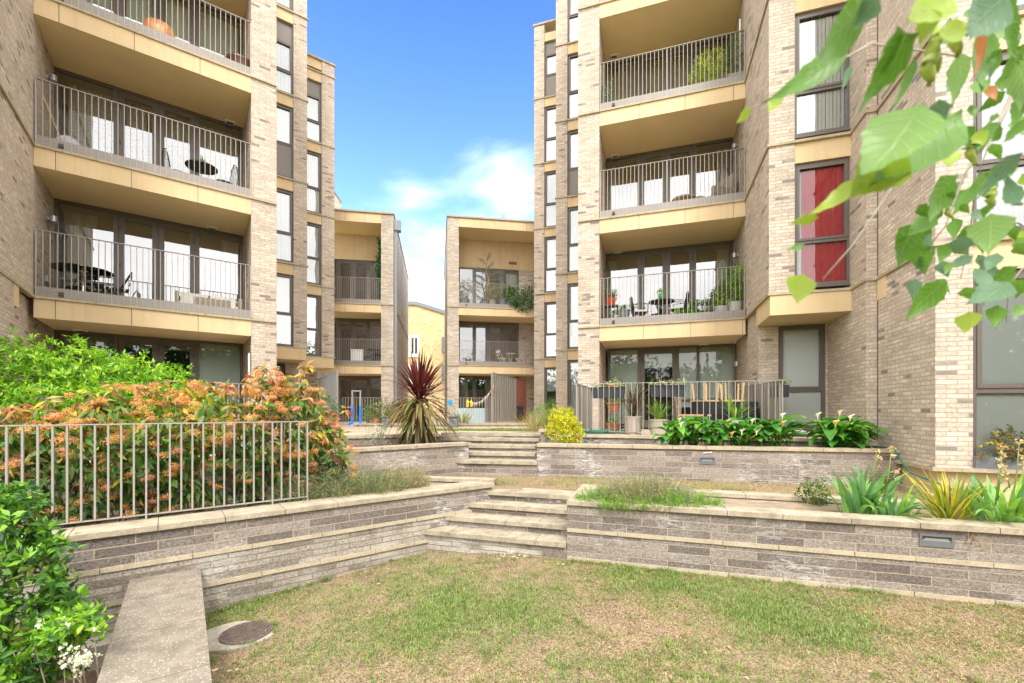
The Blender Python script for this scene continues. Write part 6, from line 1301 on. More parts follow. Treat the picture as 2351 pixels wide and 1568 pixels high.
def tbl(label, r, h, top, leg, style='pedestal', name='round_table', thick=.02):
    root = thing(name, label, 'table'); m = MB(); m.lathe((0, 0, h-thick), [(0, 0), (r, 0), (r, thick), (0, thick)], 32); obj('tabletop', m, top, root)
    if style == 'pedestal':
        m = MB(); m.lathe((0, 0, 0), [(r*.45, 0), (r*.45, .02), (.035, .04), (.03, h-thick-.03), (.1, h-thick-.002)], 20); obj('pedestal', m, leg, root, smooth=True)
    else:
        for i in range(3 if style == 'tripod' else 4):
            a = i*2*math.pi/(3 if style == 'tripod' else 4)+.4; m = MB(); m.tube([(r*.75*math.cos(a), r*.75*math.sin(a), 0), (.06*math.cos(a), .06*math.sin(a), h*.45), (r*.6*math.cos(a), r*.6*math.sin(a), h-thick-.002)], .011, 6); obj('leg', m, leg, root)
    return root
def fchair(label, mat, group=None, style='slat', cush=None, name='folding_chair'):
    """chair in local space, facing +y; seat 0.45 high"""
    root = thing(name, label, 'chair', (0, 0, 0), group); m = MB()
    if style == 'slat':
        for i in range(5): m.box(-.2, .2, -.2+i*.085, -.2+i*.085+.06, .44, .455)
    else: m.lathe((0, 0, .435), [(0, 0), (.21, 0), (.21, .02), (0, .02)], 24)
    obj('seat', m, mat, root)
    if style == 'slat':
        for sx in (-.2, .2): m = MB(); m.tube([(sx, .22, 0), (sx, -.05, .45), (sx, -.24, .86)], .011, 6); obj('leg', m, mat, root); m = MB(); m.tube([(sx*.9, -.24, 0), (sx*.9, .15, .45)], .011, 6); obj('leg', m, mat, root)
        m = MB(); m.box(-.2, .2, -.25, -.235, .72, .86); m.box(-.2, .2, -.225, -.212, .60, .64); obj('backrest', m, mat, root)
    else:
        for sx in (-.17, .17):
            for sy in (-.16, .16): m = MB(); m.tube([(sx*1.25, sy*1.3, 0), (sx, sy, .25), (sx*.9, sy*.9, .44)], .011, 6); obj('leg', m, mat, root)
        m = MB(); top = [(-.21, -.20, .45), (-.235, -.25, .70), (-.15, -.27, .88), (0, -.275, .93), (.15, -.27, .88), (.235, -.25, .70), (.21, -.20, .45)]; m.tube(top, .012, 6)
        if style == 'ornate':
            for i in range(-3, 4): m.tube([(i*.055, -.20, .46), (i*.06, -.25, .68), (i*.045, -.27, .88)], .007, 5)
            for zc in (.58, .70, .81):
                for i in range(-2, 3): a = i*.075; m.tube([(a+.04*math.cos(q), -.245-.02*(zc-.6), zc+.04*math.sin(q)) for q in np.linspace(0, 6.283, 9)], .006, 5)
            m.tube([(-.2, -.2, .66), (-.25, .0, .68), (-.23, .17, .66), (-.2, .17, .44)], .011, 6); m.tube([(.2, -.2, .66), (.25, .0, .68), (.23, .17, .66), (.2, .17, .44)], .011, 6)
        else:
            for i in range(-3, 4): m.tube([(i*.05, -.19, .45), (i*.062, -.25, .68), (i*.05, -.27, .90-abs(i)*.02)], .005, 5)
        obj('backrest', m, mat, root)
        if cush: m = MB(); m.box(-.2, .2, -.19, .2, .456, .50); obj('seat_pad', m, cush, root, bevel=.015)
    return root
# ---- left tower, first floor (z = LZ[1])
z = LZ[1]+.01
o = tbl('round clear glass table with a chrome pedestal on the left first floor balcony', .52, .78, 'glass_clear', 'chrome', name='glass_table', thick=.012); put(o, LT, .62, -.72, z)
o = fchair('black folding chair left of the glass table pedestal, first floor left balcony', 'black_metal', 'black folding chairs'); put(o, LT, .50, -1.15, z, 2.6)
o2 = copy_tree(o, label='black folding chair right of the glass table, first floor left balcony'); put(o2, LT, 1.18, -.72, z, 1.7)
sofa = thing('wicker_sofa', 'low grey wicker sofa with pale cushions on the left first floor balcony', 'sofa'); m = MB(); m.box(-.70, .70, -.35, .35, .05, .26); obj('base', m, 'wicker', sofa)
for sx in (-.70, .62): m = MB(); m.box(sx, sx+.08, -.35, .35, .261, .62); obj('arm', m, 'wicker', sofa)
m = MB(); m.box(-.62, .62, .27, .35, .261, .62); obj('back', m, 'wicker', sofa)
for sx in (-.61, .005): m = MB(); m.box(sx, sx+.6, -.34, .26, .262, .40); obj('seat_cushion', m, 'cushion', sofa, bevel=.03); m = MB(); m.box(sx+.01, sx+.59, .10, .26, .402, .70); obj('back_cushion', m, 'cushion', sofa, bevel=.05)
put(sofa, LT, 2.92, -1.15, z)
o = thing('wicker_table', 'small grey wicker coffee table in front of the sofa on the left first floor balcony', 'table'); m = MB(); m.box(-.37, .37, -.22, .22, .06, .40); obj('table_box', m, 'wicker', o, bevel=.008); m = MB()
for sx in (-.33, .33):
    for sy in (-.18, .18): m.box(sx-.02, sx+.02, sy-.02, sy+.02, 0, .059)
obj('feet', m, 'white_paint', o).name = 'foot'; put(o, LT, 2.95, -.38, z)
# ---- left tower, second floor
z = LZ[2]+.01
o = tbl('round black metal table with a small potted plant on the left second floor balcony', .34, .74, 'black_metal', 'black_metal', 'tripod'); s = LT.su(463, -.75); put(o, LT, s, -.75, z)
q_ = pot('small green plant on the black round table, left second floor', LT, s-.03, -.75, z+.741, .05, .06, .09, 'pot_white', leafy(.16, .09, *GRN, L_=.04, W_=.02, n=24, k=5))
c1 = fchair('black wire back chair left of the black round table', 'black_metal', 'wire chairs', 'wire', name='wire_chair'); put(c1, LT, LT.su(408, -.8), -.8, z, -1.3)
c2 = copy_tree(c1, label='black wire back chair right of the black round table'); put(c2, LT, LT.su(514, -.7), -.7, z, 1.2)
bg_ = thing('plastic_bag', 'white plastic sack leaning on the left end of the second floor balcony', 'bag'); m = MB(); pts = []
for j in range(9):
    f = j/8; r_ = .24*math.sin(math.pi*(.15+.8*f))**.6; pts.append((r_, .55*f))
m.lathe((0, 0, 0), [(0, 0)]+pts+[(0, .56)], 18, sx=1.1, sy=.7)
for i, v_ in enumerate(m.v): d_ = noise.noise(Vector(v_)*7)*.06; m.v[i] = (v_[0]*(1+d_*2), v_[1]*(1+d_*2), v_[2]+d_)
obj('sack', m, 'plastic_bag', bg_, smooth=True); put(bg_, LT, .42, -.55, z)
st_ = thing('broom_handle', 'pale wooden broom leaning in the corner of the left second floor balcony', 'broom'); a = LT.p(.08, -.30, z+1.15); b_ = LT.p(.42, -.22, z+.1); m = MB(); m.tube([a, b_], .012, 8); obj('stick', m, 'wood_pale', st_); m = MB(); m.fbox(LT, .34, .52, -.28, -.17, z, z+.1); obj('broom_head', m, 'twig', st_)
# ---- left tower, third floor
z = LZ[3]+.01
o = thing('ceramic_planter', 'round orange glazed planter on the left third floor balcony', 'planter'); m = MB(); m.lathe((0, 0, 0), [(0, 0), (.20, .0), (.31, .15), (.33, .30), (.27, .50), (.24, .50), (.24, .46), (0, .46)], 28); obj('bowl', m, 'copper_glaze', o, smooth=True); put(o, LT, LT.su(366, -.35), -.35, z)
o = thing('ceramic_planter', 'brown glazed bowl planter at the right end of the left third floor balcony', 'planter'); m = MB(); m.lathe((0, 0, 0), [(0, 0), (.18, .0), (.30, .20), (.31, .38), (.34, .41), (.29, .41), (0, .37)], 28); obj('bowl', m, 'brown_glaze', o, smooth=True)
m = MB()
for i in range(12): a = rng.uniform(0, 6.28); m.tube([(0, 0, .27), (.1*math.cos(a), .1*math.sin(a), .4), (.2*math.cos(a), .2*math.sin(a), rng.uniform(.42, .6))], .004, 4)
obj('dry_stem', m, 'twig', o); put(o, LT, LT.su(552, -.35), -.35, z)
# ---- left ground terrace: black trough on the pale railing
wtr = thing('window_box', 'black trough with yellowed plants hanging on the pale railing behind the orange hedge', 'planter'); zz = CAMZ+(CY-881)/FO*LT.xy(LT.su(440, .9), .9)[1]; sa, sb = LT.su(404, .95), LT.su(492, .95)
m = MB(); m.fbox(LT, sa, sb, 1.08, .92, zz-.19, zz+.02); obj('trough', m, 'black_metal', wtr, bevel=.008)
P = np.array([LT.p(rng.uniform(sa, sb), rng.uniform(.93, 1.07), zz+.02+rng.uniform(0, .04)) for _ in range(150)]); add_leaves('foliage', P, rdir(150, .6), rdir(150, 1), .05, .02, ['leaf_yellow', 'straw', 'flower_dry', 'leaf_olive'], [.4, .3, .2, .1], wtr)
# ---- right tower first floor
z = RZ[1]+.01
o = tbl('round black ornate iron table on the right first floor balcony', .36, .73, 'black_metal', 'black_metal', 'tripod', name='iron_table'); s = RT.su(1519, -.8); put(o, RT, s, -.8, z)
m = MB(); v_ = thing('green_vase', 'green glazed pot of succulents on the black iron table', 'vase'); m.lathe((0, 0, 0), [(0, 0), (.05, 0), (.085, .08), (.08, .18), (.06, .22), (0, .21)], 20); obj('vase', m, 'green_glaze', v_, smooth=True)
shrub('', '', '', (0, 0, .2), [(0, 0, .28, .10, .10, .08)], 30, 6, .05, .02, ['leaf_mid', 'leaf_bright'], [.5, .5], parent=v_, stems=0, spread=.015); put(v_, RT, s-.02, -.8, z+.731)
c1 = fchair('ornate black iron chair with pale seat pad left of the iron table', 'black_metal', 'ornate iron chairs', 'ornate', 'cushion', 'iron_chair'); put(c1, RT, RT.su(1470, -.85), -.85, z, -1.35)
c2 = copy_tree(c1, label='ornate black iron chair with pale seat pad right of the iron table'); put(c2, RT, RT.su(1556, -.75), -.75, z, 1.35)
def stand(label, fr, s, t, z, w, d, h):
    r = thing('plant_stand', label, 'stand'); m = MB(); m.box(-w/2, w/2, -d/2, d/2, h-.025, h); obj('shelf', m, 'black_metal', r)
    for sx in (-1, 1):
        for sy in (-1, 1): m = MB(); m.box(sx*(w/2-.02)-.012, sx*(w/2-.02)+.012, sy*(d/2-.02)-.012, sy*(d/2-.02)+.012, 0, h-.026); obj('leg', m, 'black_metal', r)
    return put(r, fr, s, t, z)
s = RT.su(1403, -.45); stand('small black plant stand at the left end of the right first floor balcony', RT, s, -.45, z, .4, .3, .62)
pot('orange plastic pot of pink flowering heuchera on the black stand', RT, s, -.45, z+.621, .10, .15, .2, 'orange_pot', leafy(.26, .2, ['leaf_dark', 'leaf_mid', 'flower_pink', 'leaf_red'], [.3, .35, .25, .1], n=80, k=5))
pot('ribbed dark grey tall pot beside the black stand, right first floor', RT, RT.su(1431, -.4), -.4, z, .13, .18, .46, 'pot_grey', leafy(.12, .12, *GRN, n=30, k=5))
pot('slim silver grey vase pot between stand and ribbed pot', RT, RT.su(1414, -.25), -.25, z, .07, .09, .3, 'lamp_steel', leafy(.1, .07, *GRN, n=20, k=5, L_=.04))
s = RT.su(1617, -1.05); stand('low black bench of seedling trays on the right first floor balcony', RT, s, -1.05, z, .9, .35, .42)
for i, (ds_, lb) in enumerate(((-.28, 'left'), (.02, 'middle'), (.3, 'right'))):
    pot(f'small {("green", "pale", "grey")[i]} pot of herbs on the {lb} of the low black bench', RT, s+ds_, -1.05, z+.421, .07, .09, .13, ('green_glaze', 'pot_white', 'pot_grey')[i], leafy(.2, .14, *GRN, n=45, k=6, L_=.05), group='herb pots on the bench')
pot('round white pot with a pale variegated shrub at the right of the first floor balcony', RT, RT.su(1655, -.42), -.42, z, .12, .19, .38, 'pot_white', leafy(.5, .18, ['leaf_lime', 'straw_pale', 'leaf_mid', 'leaf_bright'], [.3, .25, .2, .25], n=120, k=6))
pot('tall white pot with big bamboo like plant at the right end, right first floor', RT, RT.su(1687, -.42), -.42, z, .14, .17, .48, 'pot_white', leafy(1.05, .36, ['leaf_bright', 'leaf_lime', 'leaf_mid'], [.4, .35, .25], n=260, k=7, L_=.09, W_=.022, cz=.42))
pot('terracotta pot holding a reddish leaved shrub behind the white pots', RT, RT.su(1652, -1.15), -1.15, z+.42, .12, .16, .22, 'terracotta', leafy(.5, .22, ['leaf_red', 'leaf_mid', 'leaf_dark', 'flower_pink'], [.3, .3, .25, .15], n=100, k=6))
for i, u in enumerate((1562, 1578, 1592, 1625)):
    pot(('low broad leaved green plant in a pot by the iron chair', 'low leafy plant in a grey pot beside the iron chair', 'leafy green plant in a low pot under the bench', 'spiky green grass plant in a low dark pot by the rail')[i], RT, RT.su(u, -.38), -.38, z, .09, .12, .16, ('pot_white', 'pot_grey', 'pot_grey', 'pot_grey')[i], grassy(.3, .02, *GRN, n=50) if i == 3 else leafy(.22, .17, *GRN, n=55, k=6, L_=.07, W_=.04), group='low pots on the right first floor')
# ---- right tower second floor
z = RZ[2]+.01
o = tbl('round brown wicker table on the right second floor balcony', .33, .55, 'wicker', 'wicker', 'pedestal', name='wicker_table', thick=.04); put(o, RT, RT.su(1571, -.8), -.8, z)
ac = thing('wicker_armchair', 'brown wicker armchair with a high back on the right second floor balcony', 'chair'); m = MB(); m.box(-.33, .33, -.3, .3, .05, .40); obj('base', m, 'wicker', ac, bevel=.03)
for sx in (-.34, .25): m = MB(); m.box(sx, sx+.09, -.3, .28, .401, .62); obj('arm', m, 'wicker', ac, bevel=.02)
m = MB(); m.box8([(x, y, zq) for zq, dy in ((.40, 0), (1.05, .12)) for y in (.22+dy, .31+dy) for x in (-.33, .33)], (0, 1, 0, 1, 0, 1)); obj('backrest', m, 'wicker', ac); put(ac, RT, RT.su(1640, -.8), -.8, z, -1.0)
# ---- right tower third floor
z = RZ[3]+.01
def shr(hh, rad, mats, wts, **k): return leafy(hh, rad, mats, wts, **k)
def box_planter(label, fr, s, t, z, w, d, h, mat, plant):
    r = thing('box_planter', label, 'planter'); m = MB()
    n = 5
    for i in range(n): m.box(-w/2, w/2, -d/2, d/2, h*i/n+.002, h*(i+1)/n-.004)
    obj('box', m, mat, r); plant(r, h, w/2); return put(r, fr, s, t, z)
box_planter('whitewashed slatted planter with a tall green conifer on the right third floor', RT, RT.su(1688, -.4), -.4, z, .42, .35, .42, 'wood_grey', shr(1.1, .28, ['leaf_mid', 'rosemary', 'leaf_dark'], [.45, .3, .25], n=260, k=7, L_=.06, W_=.012))
pot('golden leaved shrub in a low pot on the right third floor balcony', RT, RT.su(1625, -.75), -.75, z, .14, .18, .3, 'pot_grey', leafy(1.2, .48, ['leaf_gold', 'leaf_lime', 'leaf_bright'], [.42, .38, .2], n=330, k=8, L_=.06, W_=.028))
pl = thing('white_post', 'slim white post rising above the right end of the third floor rail', 'post'); m = MB(); m.tube([RT.p(W-.10, -.2, z), RT.p(W-.10, -.2, z+1.75)], .018, 8); obj('pole', m, 'white_paint', pl)
tl = thing('dark_trellis', 'dark crossed trellis with a climber at the left end of the right third floor balcony', 'trellis'); m = MB()
for i in range(4):
    m.tube([RT.p(.08+i*.1, -.3, z), RT.p(.02+i*.06, -.3, z+.9)], .012, 5); m.tube([RT.p(.02, -.3, z+.2+i*.18), RT.p(.40-i*.05, -.3, z+.05+i*.2)], .012, 5)
obj('lattice', m, 'pot_grey', tl); P = np.array([RT.p(rng.uniform(.02, .35), -.3+rng.normal(0, .06), z+rng.uniform(.1, 1.0)) for _ in range(260)]); add_leaves('foliage', P, rdir(260), rdir(260, .5), .05, .025, ['leaf_mid', 'leaf_dark', 'flower_white', 'rosemary'], [.4, .3, .1, .2], tl)
# ---- right ground terrace
z = TER
fz = Fr(tA, DR)
def wbox(label, fr, sa, sb, t0, t1, ztop, mats, wts):
    r = thing('flower_box', label, 'flower box', fr.p((sa+sb)/2, (t0+t1)/2, ztop-.2), 'wicker flower boxes'); m = MB()
    m.box8([fr.p((sa+.03*(1-q), sb-.03*(1-q))[i], (t1, t0)[j], ztop-.23*(1-q)) for q in (0, 1) for j in (0, 1) for i in (0, 1)], (0, 1, 0, 1, 0, 1)); obj('box', m, 'wicker_dark', r)
    m = MB(); m.fbox(fr, sa-.005, sb+.005, t0-.005, t1+.005, ztop, ztop+.018); obj('rim', m, 'wicker_dark', r)
    n = 230; P = np.array([fr.p(rng.uniform(sa, sb), rng.uniform(min(t0, t1), max(t0, t1)), ztop+.02+abs(rng.normal(0, .05))) for _ in range(n)]); add_leaves('foliage', P, rdir(n, .7), rdir(n, 1), rng.uniform(.03, .07, n), .018, mats, wts, r); return r
wbox('dark wicker flower box hung on the left part of the terrace fence', fz, fz.su(1356), fz.su(1434), -.06, -.22, z+TH-.10, ['leaf_mid', 'flower_white', 'flower_pink', 'straw', 'leaf_bright'], [.4, .15, .1, .15, .2])
wbox('dark wicker flower box hung in the middle of the terrace fence', fz, fz.su(1492), fz.su(1576), -.06, -.22, z+TH-.08, ['leaf_mid', 'flower_dry', 'flower_pink', 'flower_white', 'leaf_bright'], [.3, .3, .1, .15, .15])
fs = Fr(tB, (RT.xy(W-.05, T0-.75)[0]-tB[0], RT.xy(W-.05, T0-.75)[1]-tB[1]))
wbox('dark wicker flower box on the right side fence of the terrace', fs, .25, .85, .06, .22, z+TH-.10, ['leaf_mid', 'leaf_yellow', 'flower_dry', 'leaf_olive'], [.4, .2, .2, .2])
def tpt(u, Y): return ((u-CX)/FO*Y, Y)
W_ = Fr((0, 0), (1, 0))
def tp(u, Y): x, y = tpt(u, Y); return x, -y     # world frame: n = (0,-1) so t = -y
def wpot(label, u, Y, *a, **k): x, t = tp(u, Y); return pot(label, W_, x, t, k.pop('z', TER), *a, **k)
wpot('tall tapered taupe pot with dark arching grass on the right terrace', 1453, 9.75, .17, .20, .40, 'pot_taupe', grassy(1.0, .014, ['maroon_dark', 'cord_brown', 'leaf_deep', 'cord_green'], [.3, .3, .2, .2], n=80, lean=.75))
wpot('tapered taupe pot with green strap leaved agapanthus on the right terrace', 1512, 9.45, .16, .19, .34, 'pot_taupe', grassy(.55, .024, ['grass_lime', 'leaf_bright', 'leaf_mid'], [.4, .35, .25], n=70, lean=.8))
wpot('green glazed pot of strap leaves at the right end of the terrace', 1690, 9.2, .16, .19, .33, 'pot_white', grassy(.65, .024, ['leaf_lime', 'leaf_bright', 'leaf_mid'], [.35, .4, .25], n=70, lean=.7))
tw_ = thing('tiered_planter', 'three tier terracotta and wire planter of flowers behind the terrace fence', 'planter', (*tpt(1408, 10.5), TER)); x, y = tpt(1408, 10.5)
for k, (zz, r_) in enumerate(((.0, .17), (.48, .16), (.92, .15))):
    m = MB(); m.lathe((x, y, TER+zz), [(0, 0), (r_*.7, 0), (r_, .2), (r_+.012, .2), (r_+.012, .23), (r_-.02, .23), (0, .2)], 20); tier = obj('tier_pot', m, 'terracotta', tw_)
    n = 110; P = np.array([(x+rng.normal(0, .09), y+rng.normal(0, .09), TER+zz+.23+abs(rng.normal(0, .06))) for _ in range(n)]); add_leaves('foliage', P, rdir(n, .3), rdir(n, 1), .055, .022, ['leaf_mid', 'leaf_dark', 'flower_white', 'flower_pink', 'leaf_bright'], [.35, .2, .12, .08, .25], tw_)
m = MB(); m.tube([(x+.19, y, TER), (x+.19, y, TER+1.25), (x, y, TER+1.33)], .01, 6); m.tube([(x-.19, y, TER), (x-.19, y, TER+1.25), (x, y, TER+1.33)], .01, 6); obj('wire_frame', m, 'black_metal', tw_)
dt = thing('dry_climber', 'bare brown twisted climber in a pot by the terrace door', 'plant', (*tpt(1558, 10.6), TER)); x, y = tpt(1558, 10.6); m = MB()
for i in range(9): a = rng.uniform(0, 6.28); m.tube([(x+.03*math.cos(a), y+.03*math.sin(a), TER+.2), (x+.06*math.cos(a+1), y, TER+.6), (x+.11*math.cos(a+2), y+.04, TER+.95), (x+.13*math.cos(a+3), y, TER+1.2)], [.018, .014, .009, .004], 5)
obj('stem', m, 'twig', dt); m = MB(); m.lathe((x, y, TER), [(0, 0), (.12, 0), (.15, .22), (0, .21)], 18); obj('pot', m, 'terracotta', dt); n = 60; P = np.array([(x+rng.normal(0, .12), y+rng.normal(0, .06), TER+rng.uniform(.8, 1.2)) for _ in range(n)]); add_leaves('foliage', P, rdir(n), rdir(n, .5), .05, .025, ['flower_dry', 'leaf_olive', 'twig'], [.5, .3, .2], dt)
bt = thing('covered_table', 'table draped in a black cloth on the right terrace', 'table', (*tpt(1668, 10.0), TER)); bx, by = tpt(1662, 10.0); m = MB(); N_ = 48
ring = [(bx+.68*math.copysign(abs(math.cos(a))**.5, math.cos(a)), by+.34*math.copysign(abs(math.sin(a))**.5, math.sin(a))) for a in np.linspace(0, 6.283, N_, endpoint=False)]
def drp(q, f): return (bx+(q[0]-bx)*f, by+(q[1]-by)*f)
for i in range(N_):
    a, b_ = ring[i], ring[(i+1) % N_]; fa = 1+.06*math.sin(i*1.7); fb = 1+.06*math.sin((i+1)*1.7)
    m.face([(*drp(a, fa+.04), TER+.12), (*drp(b_, fb+.04), TER+.12), (*b_, TER+.72), (*a, TER+.72)])
m.face([(*q, TER+.72) for q in ring]); obj('cloth', m, 'black_cloth', bt, smooth=False); m = MB()
for sx in (-.5, .5):
    for sy in (-.2, .2): m.box(bx+sx-.03, bx+sx+.03, by+sy-.03, by+sy+.03, TER, TER+.70)
obj('legs', m, 'wood_pale', bt).name = 'leg_frame'
def upchair(label, x, y, rot):
    r = thing('wooden_chair', label, 'chair', (0, 0, 0), 'wooden chairs upside down'); m = MB(); m.box(-.2, .2, -.2, .2, 0, .035); obj('seat', m, 'wood_pale', r, bevel=.006)
    for sx in (-1, 1):
        for sy in (-1, 1): m = MB(); m.box8([(sx*(.17+.02*q)+dx, sy*(.17+.03*q)+dy, .036+.38*q) for q in (0, 1) for dy in (.015, -.015) for dx in (-.015, .015)], (0, 1, 0, 1, 0, 1)); obj('leg', m, 'wood_pale', r)
    r.location = (x, y, TER+.725); r.rotation_euler = (0, 0, rot); return r
u1 = upchair('upturned pale wooden chair on the left of the black covered table', bx-.42, by, .3); u2 = copy_tree(u1, label='upturned pale wooden chair on the right of the black covered table'); u2.location = (bx+.18, by, TER+.725); u2.rotation_euler = (0, 0, -.2)
sl_ = thing('wooden_stool', 'low pale wooden stool left of the black covered table', 'stool', (*tpt(1592, 9.9), TER)); x, y = tpt(1592, 9.9); m = MB(); m.box(x-.34, x+.34, y-.16, y+.16, TER+.40, TER+.44, rot=-.25, ctr=(x, y)); obj('seat', m, 'wood_pale', sl_, bevel=.005)
for sx in (-1, 1):
    for sy in (-1, 1): m = MB(); m.tube([(x+sx*.30, y+sy*.12, TER), (x+sx*.24, y+sy*.1, TER+.40)], .018, 6); obj('leg', m, 'wood_pale', sl_)
hs = thing('garden_hose', 'coiled dark green garden hose lying at the left end of the right terrace', 'hose', (*tpt(1400, 10), TER)); m = MB(); P = []
for i in range(60): a = i*.42; x, y = tpt(1385, 9.9); P.append((x+.5*math.cos(a)+.1*math.sin(i*.3)+i*.003, y+.16*math.sin(a), TER+.015+.0012*i))
x, y = tpt(1345, 9.6); P += [(x, y, TER+.03), (tpt(1344, 9.3)[0], 9.3, TER-.1), (tpt(1352, 9.2)[0], 9.2, TER-.18)]; m.tube(P, .013, 6); obj('tube', m, 'hose_green', hs, smooth=True)
hs = thing('garden_hose', 'dark green hose hanging from the end of the calla bed wall down across the plinth', 'hose', D(2050, 1030, 7.0)); m = MB()
m.tube([D(1985, 1026, 7.6), D(2035, 1027, 7.3), D(2052, 1030, 7.05), D(2068, 1055, 6.7), D(2090, 1085, 6.4), D(2120, 1097, 6.1), D(2150, 1108, 5.9), D(2180, 1122, 5.7), D(2230, 1128, 5.5)], .012, 8); obj('tube', m, 'hose_green', hs, smooth=True)
# ---- far right block balconies
z = QZ[1]+.01
bt_ = tbl('small cream bistro table on the far right block first floor balcony', .27, .72, 'cream_metal', 'cream_metal', 'cross', name='bistro_table', thick=.015); put(bt_, RF, RF.su(1172, -.7), -.7, z)
c1 = fchair('cream folding bistro chair left of the small bistro table', 'cream_metal', 'bistro chairs', name='bistro_chair'); put(c1, RF, RF.su(1152, -.7), -.7, z, -1.2); c2 = copy_tree(c1, label='cream folding bistro chair right of the small bistro table'); put(c2, RF, RF.su(1192, -.7), -.7, z, 1.2)
bk_ = thing('bicycle', 'bicycle leaning at the right end of the far right first floor balcony, half hidden', 'bicycle'); 
for sx in (0, 1.0):
    m = MB(); m.tube([(sx+.33*math.cos(a), 0, .34+.33*math.sin(a)) for a in np.linspace(0, 6.283, 33)], .016, 6, cap=False); wh = obj('wheel', m, 'tyre', bk_); m = MB()
    m.tube([(sx+.315*math.cos(a), 0, .34+.315*math.sin(a)) for a in np.linspace(0, 6.283, 33)], .01, 5, cap=False)
    for a in np.linspace(0, 6.283, 14, endpoint=False): m.tube([(sx, 0, .34), (sx+.31*math.cos(a), 0, .34+.31*math.sin(a))], .0025, 3)
    obj('rim', m, 'cream_metal', wh)
m = MB()
for a, b_ in (((0, 0, .34), (.3, 0, .85)), ((.3, 0, .85), (.82, 0, .82)), ((.3, 0, .80), (.45, 0, .32)), ((.45, 0, .32), (.80, 0, .75)), ((0, 0, .34), (.45, 0, .32)), ((.80, 0, .92), (1.0, 0, .34))): m.tube([a, b_], .014, 6)
obj('frame', m, 'black_metal', bk_); m = MB(); m.box(.2, .42, -.05, .05, .90, .94); obj('saddle', m, 'black_metal', bk_); m = MB(); m.tube([(.80, -.25, .98), (.80, 0, .93), (.80, .25, .98)], .012, 6); obj('handlebar', m, 'black_metal', bk_); put(bk_, RF, RF.su(1221, -.5), -.5, z)
z = QZ[2]+.01
for (u, t, r1, h, mt, fn, lb) in ((1066, -.5, .22, .5, 'pot_grey', leafy(1.0, .35, ['rosemary', 'leaf_bronze', 'leaf_olive', 'twig'], [.3, .3, .25, .15], n=110, k=6, L_=.1, W_=.03), 'dark pot with a sparse bronze fern at the left end, far second floor'),
        (1130, -.35, .2, .45, 'wicker', leafy(.9, .32, ['leaf_olive', 'straw', 'leaf_yellow', 'rosemary'], [.35, .3, .15, .2], n=190, k=7, L_=.08, W_=.02), 'pot of yellowish bamboo like foliage spilling over the far second floor rail'),
        (1155, -.5, .26, .5, 'pot_grey', leafy(.85, .4, ['leaf_olive', 'grass_lime', 'leaf_mid'], [.35, .35, .3], n=200, k=7, L_=.09, W_=.02), 'square blue grey pot of bushy bamboo on the far second floor balcony'),
        (1212, -.6, .22, .4, 'pot_grey', leafy(1.0, .38, ['leaf_mid', 'leaf_olive', 'leaf_dark'], [.4, .3, .3], n=200, k=7, L_=.09, W_=.03), 'dark pot with a tall green plant at the right end, far second floor')):
    pot(lb, RF, RF.su(u, t), t, z, r1*.85, r1, h, mt, fn, group='far balcony pots')
iv = thing('trailing_ivy', 'dark green ivy spilling over the far second floor balcony rail', 'plant', RF.p(RF.su(1190), .05, z)); C_, d_ = blob_points([(*RF.xy(RF.su(1185), .02), z+.62, .5, .2, .55), (*RF.xy(RF.su(1200), .05), z+.25, .55, .15, .4), (*RF.xy(RF.su(1170), -.1), z+.85, .3, .2, .3)], 1500, .8); add_leaves('foliage', C_, unit(d_+rdir(1500)*.6+np.array([0, 0, -.4])), unit(d_+rdir(1500)*.4), .09, .06, ['leaf_mid', 'leaf_dark', 'grass_green'], [.45, .35, .2], iv)
tr_ = thing('cedar_tree', 'small blue grey cedar in a pot rising above the far right second floor balcony', 'tree', RF.p(RF.su(1112, -.6), -.6, z)); bx, by = RF.xy(RF.su(1112, -.6), -.6); m = MB(); TP = [(bx, by, z+.3), (bx+.05, by, z+.9), (bx+.25, by, z+1.5), (bx+.08, by, z+2.2), (bx+.22, by, z+2.75)]; m.tube(TP, [.04, .035, .028, .02, .01], 7); ends = []
for (h0, dx, hz_) in ((1.2, -.95, .35), (1.45, .8, .15), (1.5, -.7, .3), (1.9, -.45, .25), (2.1, .35, .35), (2.4, -.35, .15), (1.7, .95, .35), (2.6, .2, .3), (1.0, .6, .25), (1.1, -.6, .1)):
    b0 = Vector((bx+.12, by, z+h0)); e_ = b0+Vector((dx, rng.normal(0, .2), hz_)); m.tube([b0, b0.lerp(e_, .5)+Vector((0, 0, .06)), e_], [.018, .012, .005], 5)
    for f in np.linspace(.25, 1, 7): ends.append(tuple(b0.lerp(e_, f)+Vector((0, 0, .04))))
obj('trunk', m, 'twig', tr_, smooth=True); ends = np.array(ends); P = np.repeat(ends, 22, 0)+rng.normal(0, .045, (len(ends)*22, 3)); add_leaves('foliage', P, rdir(len(P), .3), rdir(len(P), 1), .07, .016, ['leaf_blue', 'rosemary', 'leaf_dark'], [.6, .25, .15], tr_)
m = MB(); m.lathe((bx, by, z), [(0, 0), (.22, 0), (.26, .4), (0, .38)], 18); obj('pot', m, 'pot_grey', tr_)
wd = thing('roof_weed', 'tiny weed growing on the roof edge of the far right block', 'plant', RF.p(RF.su(1157), -.2, QZ[3])); P = np.array([RF.p(RF.su(1157)+rng.normal(0, .1), -.2, QZ[3]+rng.uniform(.05, .42)) for _ in range(90)]); add_leaves('foliage', P, rdir(90, .5), rdir(90), .06, .02, ['leaf_dark', 'twig', 'rosemary'], [.4, .3, .3], wd)
m = MB(); x, y, _ = RF.p(RF.su(1157), -.2, 0); m.tube([(x, y, QZ[3]), (x+.03, y, QZ[3]+.4)], .008, 5); obj('stem', m, 'twig', wd)
